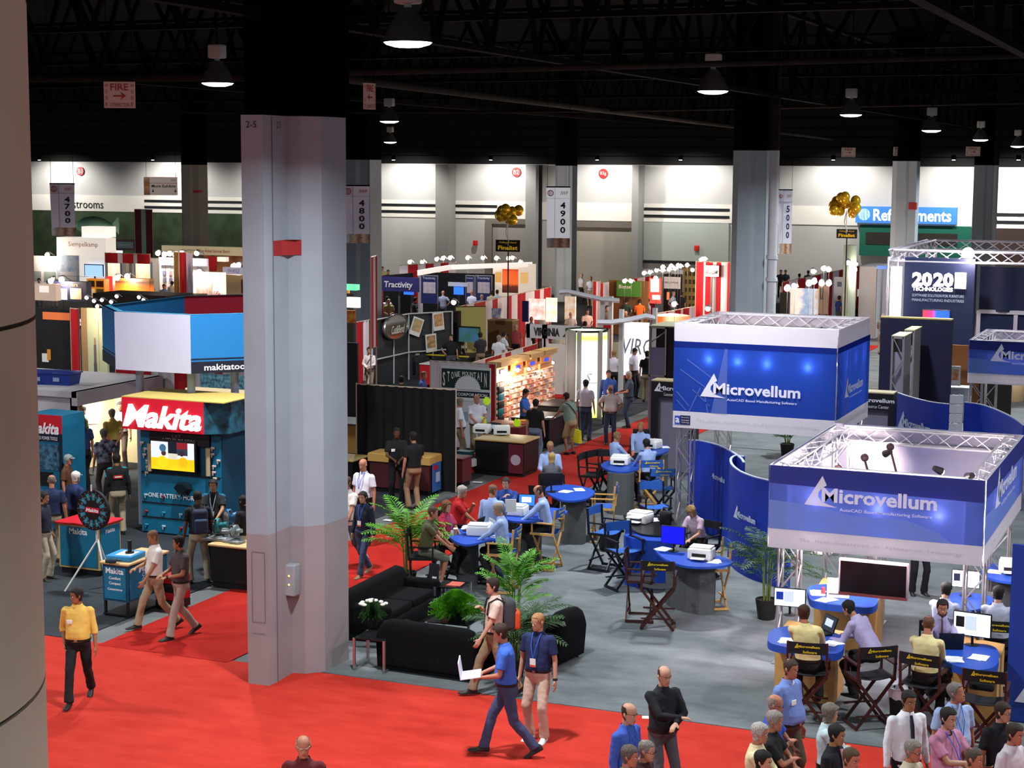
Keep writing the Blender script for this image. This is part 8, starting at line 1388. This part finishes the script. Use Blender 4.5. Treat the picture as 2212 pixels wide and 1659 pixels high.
N(1092, 1032, 190, 'young man in a royal blue shirt resting his chin on a hand', '2c4890', 'bk', HB, 'l', seat=.76, legs='perch', arms=('chin', 'table'), sleeve='long', lean=10); N(1160, 1048, 275, 'balding man in a light blue shirt typing at the blue-screened laptop', LB, 'bk', BD, 'r', seat=.76, loc=CHS[8].location, legs='perch', arms=('type', 'type'), sleeve='long', lean=12, nod=25)
N(1192, 978, 0, 'blonde woman in a grey top seen from behind', '55565e', 'bk', ('bob', 'a88a50'), 'l', 1.66, woman=True, seat=.7, legs='perch', arms=('lap', 'lap')); N(1188, 956, 185, 'man in a light blue shirt bowing over the blonde woman', LB, 'bk', HT, 'r', 1.76, arms=('hold', 'hold'), sleeve='long', nod=28, lean=6)
N(1334, 932, 60, 'man in a light blue shirt leaning back with a hand behind his head', LB, 'bk', ('crop', '7a5a40'), 'r', seat=.76, legs='perch', sleeve='long', arms=('table', 'table')); N(1384, 912, 185, 'man in a light blue shirt facing the camera behind a black monitor', LB, 'bk', HT, 'r', seat=.76, legs='perch', arms=('type', 'type'), sleeve='long'); N(1377, 952, 330, 'dark-haired man in a light blue shirt seated by the white printer, back turned', LB, 'bk', HK, 'l', seat=.76, loc=CHS[11].location, legs='perch', arms=('chin', 'type'), sleeve='long', lean=8)
N(1489, 1096, 215, 'woman with curly brown hair bending over the black crescent desk', 'b8a0b4', 'bk', ('curly', '8a6a40'), 'l', 1.66, woman=True, seat=.66, legs='perch', arms=('type', 'type'), lean=25, nod=30)
N(1718, 1313, 3, 'man in a cream shirt seated with his back turned at the left wooden desk', 'd0c48c', 'bk', ('short', '3a1c10'), 'r', 1.8, seat=.76, tilt=-7, loc=CHS[2].location, legs='perch', arms=('table', 'table'), sleeve='long', fat=.08); N(1828, 1297, 300, 'man in a lavender shirt leaning in to type on the black laptop', 'a49ac0', 'bk', HK, 't', 1.8, seat=.8, legs='perch', lean=34, arms=('type', 'type'), sleeve='long', nod=10)
N(2007, 1346, 15, 'man in a pale yellow shirt seated with his back turned before the white monitor', 'd0c690', 'bk', ('crop', '5a3c28'), 'r', 1.78, seat=.76, loc=CHS[4].location, legs='perch', arms=('table', 'type'), sleeve='long', fat=.06, lean=6); N(2037, 1296, 175, 'man with goatee and tie in a lavender shirt facing the camera', 'a8a0c8', 'bk', ('short', '1c120c'), 'r', 1.78, seat=.76, legs='perch', arms=('table', 'table'), sleeve='long', lean=10, extras=(('tie', '5a2a44'), ('beard', '3a2418')))
N(2046, 1257, 20, 'dark-haired man in a pale lilac shirt seen from behind near the truss legs', 'a8acc8', 'bk', HK, 'l', seat=.76, legs='perch', arms=('type', 'type'), sleeve='long', lean=6); N(2164, 1256, 5, 'dark-haired man in a pale grey shirt seen from behind at the right edge', 'a8acc0', 'bk', HK, 'l', 1.8, seat=.76, loc=CHS[6].location, legs='perch', arms=('type', 'type'), sleeve='long', fat=.05)
P(0, 0, 160, 'person in black trousers whose legs show beneath the nearest cube sign', '2a3050', 'bk', HB, loc=G(1982, 1283, .015), h=1.78)
# aisle upper end
N(1266, 820, 15, 'man in a white shirt and jeans seen from behind at the black draped tables', 'd4ccd8', 'jn', HK, 'l', 1.8, arms=('down', 'down'), fat=.06); N(1319, 832, 185, 'bald man in a cream polo and jeans with hands on hips', 'd4c4c0', '33445c', ('none', '2a1c14'), 't', 1.74, arms=('hips', 'hips'), extras=('sunglasses',), fat=.1, tuck=True)
N(1315, 800, 185, 'man in a blue shirt with a lanyard behind the bald man', '34529a', 'bk', HB, 'r', 1.76, sleeve='long', extras=('lanyard',)); N(1357, 802, 262, 'grey-haired man in a dark teal shirt holding a folder', '33404c', '26344c', ('crop', '9a9088'), 'r', 1.76, arms=('hold', 'hold'), fat=.06)
P227 = N(1222, 848, 315, 'man in a sage green shirt and shorts carrying a bright yellow bag', '7a8c7e', 'shorts2', HB, 'r', 1.76, lean=14, arms=('down', 'type'), extras=('strap',), fat=.07, tuck=False); N(1158, 862, 25, 'man in a black shirt, cap and light jeans with white trainers', '131416', '6a7890', ('cap', '14100e'), 'l', 1.76, shoes='dcdcdc', fat=.1, tuck=False, extras=(('cap', '121214'),))
N(1139, 841, 110, 'man in a royal blue shirt reading by the glowing shelf', '2f5cb0', 'bk', HK, 'r', 1.74, arms=('hold', 'hold'), nod=25); P(1327, 757, 15, 'woman in a white blouse and black trousers seen from behind', 'd8ccd8', 'bk', ('long', '8a6a40'), 'l', 1.68, woman=True)
N(1362, 735, 200, 'dark-haired man in a white shirt before the white backlit banner', 'd8d4e0', 'bk', HK, 'l', sleeve='short'); N(1374, 753, 120, 'man in a white shirt looking down beside the white backlit banner', 'd8d4e4', 'bk', HK, 'l', nod=25); N(1399, 758, 20, 'man in a black shirt and khaki trousers beside the tall black tower', '13131c', '8a7a60', HB, 'l')
N(1030, 853, 170, 'balding man in a white polo and khakis by the saw blade sign', 'd4d2e0', '84745c', BD, 'r', 1.8, arms=('belly', 'hold'), fat=.1); N(995, 860, 75, 'grey-haired man in a white polo seen sideways by the saw blade sign', 'd4d4e0', '84745c', ('short', '6a625a'), 'r', 1.78, fat=.07)
N(876, 911, 175, 'man in a black polo with a name badge in front of the black curtain', '101014', 'bk', ('crop', '14100e'), 'd', 1.86, loc=G(857, 1090, .015), arms=('hold', 'belly'), extras=('badge',), fat=.06); N(897, 925, 330, 'man in a black polo and tan trousers talking in front of the black curtain', '101416', '8e6e54', HK, 'r', 1.84, loc=G(894, 1100, .015), arms=('hold', 'down'), fat=.03)
N(917, 802, 100, 'man in a steel blue shirt glimpsed left of the saw blade sign', '3a5a94', 'bk', ('crop', '6a5040'), 'r'); N(797, 750, 200, 'woman in a white blouse and khaki skirt beside the red drape', 'd8c8c8', '8a7a60', ('short', '1c1410'), 'l', 1.7, woman=True, arms=('belly', 'hold'), sleeve='long', extras=(('strap', '1a1a1e'),)); N(868, 812, 20, 'dark-suited person seen from behind by the tile machine', '17191e', 'bk', HK, 'l'); N(787, 822, 180, 'person with brown hair low behind the black curtain', '3a3a40', 'bk', ('crop', '5a4030'), 'r', 1.6)
N(708, 768, 340, 'man in a light blue shirt at the right side of the near column', '5a7ac0', 'bk', ('crop', '8a7a70'), 'r')
# tool booth
N(180, 876, 60, 'dark-haired man in a dark green polo reaching out in the lit cabin', '28332a', 'bk', HK, 'l', 1.82, arms=('down', 'reach')); N(176, 900, 330, 'man with shaved head in a navy shirt before the lit cabin', '27335c', 'bk', ('crop', '6a4c3a'), 'r', 1.82, tuck=False, fat=.06)
N(241, 883, 345, 'grey-haired man in a mustard polo with hands behind his back', 'b09848', 'gy', ('short', '5a5450'), 'r', 1.8, arms=('behind', 'behind'), fat=.04); N(259, 868, 200, 'dark-haired man in a white shirt in the lit cabin', 'd8d0d8', '5a4a44', HK, 'r', 1.8)
N(223, 926, 340, 'man in a black and white floral shirt', ('6a7088', mat('1c2440', .8, h2='b8bcc8', nscale=9)), '4a3a38', ('short', '6a6460'), 'r', 1.78, fat=.07, tuck=False); N(251, 980, 350, 'man in a black jacket with teal shoulders and a red back print', '121416', '9a8a70', HK, 't', 1.78, sleeve='long', extras=(('yoke', '1c8090'), 'print'), tuck=False)
N(149, 982, 110, 'man in a brown shirt wearing a grey cap', '5a3824', 'k', ('cap', '3a2a20'), 'r', 1.72, extras=(('cap', '8a9290'),)); N(138, 930, 160, 'person in a pinkish shirt beside the left tool kiosk', 'c8a4a8', 'k', ('crop', '4a3020'), 't', 1.78); N(165, 1018, 50, 'man in a navy shirt wearing a white cap', '22305a', 'bk', ('cap', '8a8078'), 'r', 1.76, extras=(('cap', 'c8c4bc'),), fat=.08)
N(112, 1026, 10, 'man with thinning grey hair in a navy shirt by the left tool kiosk', '1c2848', '8a7e68', ('bald', '6a6058'), 'r', 1.78, fat=.08); N(97, 1062, 120, 'person in dark clothes half hidden by the left pillar', '181c30', 'a09480', HK, 't', 1.74)
N(460, 1036, 190, 'man in a black polo with teal shoulders and a white badge behind the saws', '111316', 'bk', HK, 't', 1.82, extras=(('yoke', '16506a'), ('lanyard', '8aa0b0')), arms=('table', 'table'), fat=.06); N(426, 1060, 350, 'man in black wearing a dark blue backpack at the tool counter', '121318', '9a8e78', ('crop', '14100e'), 'd', 1.8, legs='wide', extras=(('backpack', '1c2638', '26344c'),)); N(524, 1070, 320, 'dark-haired woman in a black shirt and beige trousers beside the near column', '16161c', 'b0a084', ('long', '140e0c'), 'l', 1.68, woman=True)
N(99, 743, 185, 'man in a white polo at the black display wall on the far left', 'b0bcb4', '9a7a3a', HB, 'r', 1.8, fat=.05, look=30)
# farther crowd
def far(rows, where, group):
    for i, (px, py, face, c, hc, desc) in enumerate(rows):
        P(px, py, face, desc + ' ' + where, c, ('bk', 'k', 'gy')[i % 3], (('none' if hc == '-' else 'short'), '2a1c14' if hc in '-k' else '8a827a'), 'r' if i % 2 else 'l', 1.76, arms=(('down', 'down'), ('hold', 'hold'), ('hips', 'down'))[i % 3], group=group)
far([(770, 628, 90, 'd4d4dc', 'g', 'man in a white polo leaning at the demo desk'), (836, 640, 0, 'e0d8dc', 'k', 'person in a white shirt bent forward'), (957, 628, 0, '8a90a8', '-', 'bald man in a grey-blue shirt seen from behind'), (1020, 628, 20, 'd0d0e4', '-', 'man in a white shirt seen from behind'), (840, 646, 180, 'a8a070', 'g', 'grey-haired person in a khaki shirt'), (898, 642, 60, '2a2c34', 'k', 'person in dark clothes'), (1041, 636, 10, '6a6a7c', '-', 'bald man in a grey shirt'), (1062, 628, 15, 'a8a080', 'k', 'man in a tan shirt'), (1074, 626, 0, 'a0b0c8', 'k', 'man in a pale blue shirt')], 'in the navy banner booth', 'visitors of the navy banner booth')
far([(1004, 708, 80, 'c8c0b4', 'g', 'grey-haired man in a white polo'), (1037, 718, 330, '2c3036', 'k', 'man in a charcoal jacket'), (974, 722, 170, '14161a', 'k', 'dark-haired man in a black shirt'), (1078, 724, 20, 'd8d8e0', 'g', 'man in a white shirt and pale cap'), (1090, 716, 60, 'd0d4dc', 'k', 'man with a strap over a white shirt'), (1104, 698, 100, '1c3c34', 'k', 'man in a dark green shirt'), (1114, 700, 200, 'b04a4c', '-', 'man in a coral shirt')], 'by the olive-yellow wall', 'visitors around the olive-yellow wall')
far([(1135, 612, 190, 'c0c0c8', 'k', 'left man in a white shirt'), (1150, 611, 170, 'b8bcc0', 'k', 'right man in a white shirt'), (1172, 672, 200, 'd0ccc8', 'k', 'dark-haired man in a white shirt'), (1148, 684, 180, 'a0b0d8', '-', 'man in a pale blue shirt'), (1233, 674, 180, 'd0c0b8', '-', 'man in a cream shirt'), (1180, 706, 30, '9a3438', 'k', 'person in a brick red shirt'), (1206, 712, 200, 'c8c4a8', 'g', 'person in a cream jacket'), (1269, 668, 160, 'd8b0a8', 'k', 'person in a pale pink shirt'), (1264, 694, 10, '16161a', 'k', 'dark-haired person in black')], 'near the state gateway', 'visitors near the state gateway')
far([(1257, 591, 60, 'c0c4d8', '-', 'man in a white shirt and dark trousers standing high'), (1276, 597, 200, 'b8c0d8', 'g', 'person in a pale blue shirt'), (1354, 645, 30, '2c3c34', 'k', 'man in a dark green shirt'), (1371, 643, 100, '7a98c8', 'k', 'man in a light blue shirt'), (1382, 646, 0, 'd85a18', 'k', 'man in a bright orange shirt seen from behind'), (1401, 645, 60, '8a94a8', 'k', 'man in a striped shirt'), (1312, 660, 150, '5a4a40', 'k', 'person in a brown shirt'), (1352, 672, 160, '8a4a40', '-', 'bald man in a rust shirt'), (1456, 630, 120, 'a0b0c0', 'g', 'person leaning in a pale shirt'), (1472, 630, 20, '14141c', 'k', 'person in black'), (1484, 616, 30, 'dcc8d0', 'k', 'man in a pale pink shirt seen from behind'), (1515, 608, 30, '4a5a84', 'k', 'man in a blue-grey shirt'), (1524, 617, 60, '3a3c40', 'k', 'man in a charcoal shirt'), (1541, 609, 350, '3c4c80', 'g', 'broad man in a navy shirt'), (1560, 607, 190, '101014', 'k', 'man in a black shirt'), (1532, 642, 20, 'd0d0d4', 'k', 'person in white')], 'among the far middle booths', 'visitors among the far middle booths')
far([(1687, 583, 180, '1c1c24', 'k', 'left person in dark clothes'), (1697, 583, 180, '24242c', 'k', 'right person in dark clothes'), (1727, 591, 0, '2c5aa8', 'k', 'person in a blue shirt'), (1746, 584, 0, '1a1a20', 'k', 'person in a black top'), (1819, 622, 180, '8aa8d0', 'k', 'man in a light blue shirt'), (1814, 639, 60, '2a3c80', 'k', 'man in a royal blue shirt facing right'), (1840, 640, 290, '34449a', '-', 'man in a royal blue shirt facing left'), (1869, 632, 260, 'c8b898', 'k', 'man in a tan shirt'), (1877, 632, 0, 'd0d0d8', '-', 'man in a white shirt'), (1886, 630, 20, 'b8bcd0', 'g', 'man in a pale lilac shirt'), (1909, 642, 10, '1a1c2c', 'k', 'man in a dark navy shirt'), (1878, 610, 180, 'e0dce0', 'k', 'woman in a white blouse'), (1896, 602, 190, 'd8d8e0', 'k', 'man with a tie and white shirt'), (1908, 678, 0, '6a6a60', 'g', 'person with grey hair')], 'near the third column', 'visitors near the third column')
far([(362, 596, 180, '8a90a0', 'k', 'man in a grey shirt'), (372, 607, 10, 'd8c8a8', 'k', 'person in a cream shirt'), (392, 606, 20, 'f07828', 'k', 'person in an orange shirt'), (354, 614, 180, '7a8ab0', 'k', 'person in a blue-grey shirt'), (331, 622, 180, 'c8a8b0', 'g', 'person in a pink shirt'), (461, 612, 0, '1c1c3c', 'k', 'man in a dark navy shirt'), (511, 612, 200, '4a5070', 'k', 'person in a slate shirt'), (116, 596, 180, 'c86a40', 'k', 'person in an orange top'), (84, 601, 180, '5a5a64', 'k', 'person in a grey shirt'), (807, 573, 10, 'a8b078', 'k', 'man in a pale green shirt'), (826, 576, 180, 'b0b880', 'k', 'person in a lime shirt'), (838, 583, 200, '6a4a40', 'k', 'person in a brown top')], 'at far left or beyond the fourth column', 'visitors of the far left booths')
# things in hands
def held(P_, name, label, cat, mb, off=(0, 0, 0), rot=(0, 0, 0), sd=1): o = mb.build(name); a = hand_world(P_, 1); b = hand_world(P_, -1); c = (a + b) / 2 if sd == 0 else (a if sd > 0 else b); o.location = c + Rz(P_['yaw']) @ V(off); o.rotation_euler = (rot[0], rot[1], P_['yaw'] + rot[2]); return tag(o, label, cat)
q = MB(); q.mat(mat('e0e2f0', .4, emit=.2)).box(-.19, .19, 0, .27, 0, .012).box(-.19, .19, .26, .275, .0, .24); held(w7, 'laptop', 'open white laptop carried by the striding man in blue', 'laptop', q, (0, .02, .02), (-.15, 0, 0), 0)
q = MB(); q.mat(mat('e4e420', .5)).loft([[(-.2, -.06, 0), (.2, -.06, 0), (.2, .06, 0), (-.2, .06, 0)], [(-.22, -.02, .36), (.22, -.02, .36), (.22, .02, .36), (-.22, .02, .36)]], False).path([(-.08, 0, .36), (0, 0, .48), (.08, 0, .36)], .01, 5); held(P227, 'carrier_bag', 'bright yellow carrier bag held above the red aisle', 'bag', q, (.02, 0, -.55), (0, 0, 1.2), 1)
q = MB(); q.mat(mat('d8761c', .6)).loft([[(-.17, -.05, 0), (.17, -.05, 0), (.17, .05, 0), (-.17, .05, 0)], [(-.16, -.015, .42), (.16, -.015, .42), (.16, .015, .42), (-.16, .015, .42)]], False).path([(-.06, 0, .42), (0, 0, .6), (.06, 0, .42)], .01, 5); held(w15, 'carrier_bag', 'orange carrier bag held at the side of the man in the light blue polo', 'bag', q, (0, 0, -.68), (0, 0, .6), -1)
papers(735, 1110, 1.12, 20, 'white papers carried by the man in the cream shirt', .3, .22, 3)
for th, loc, yaw, l, zs in SEATED:
    if min((V(c.location) - V(loc)).length for c in CHS) > .8: d = Rz(yaw) @ V((0, -.04, 0)); c = dup(CH[BK], (loc.x + d.x, loc.y + d.y, .015), yaw, 'black director chair under the ' + ' '.join(l.split()[:10]).rstrip(',')); c.scale = (1, 1, min(1, zs / .76))
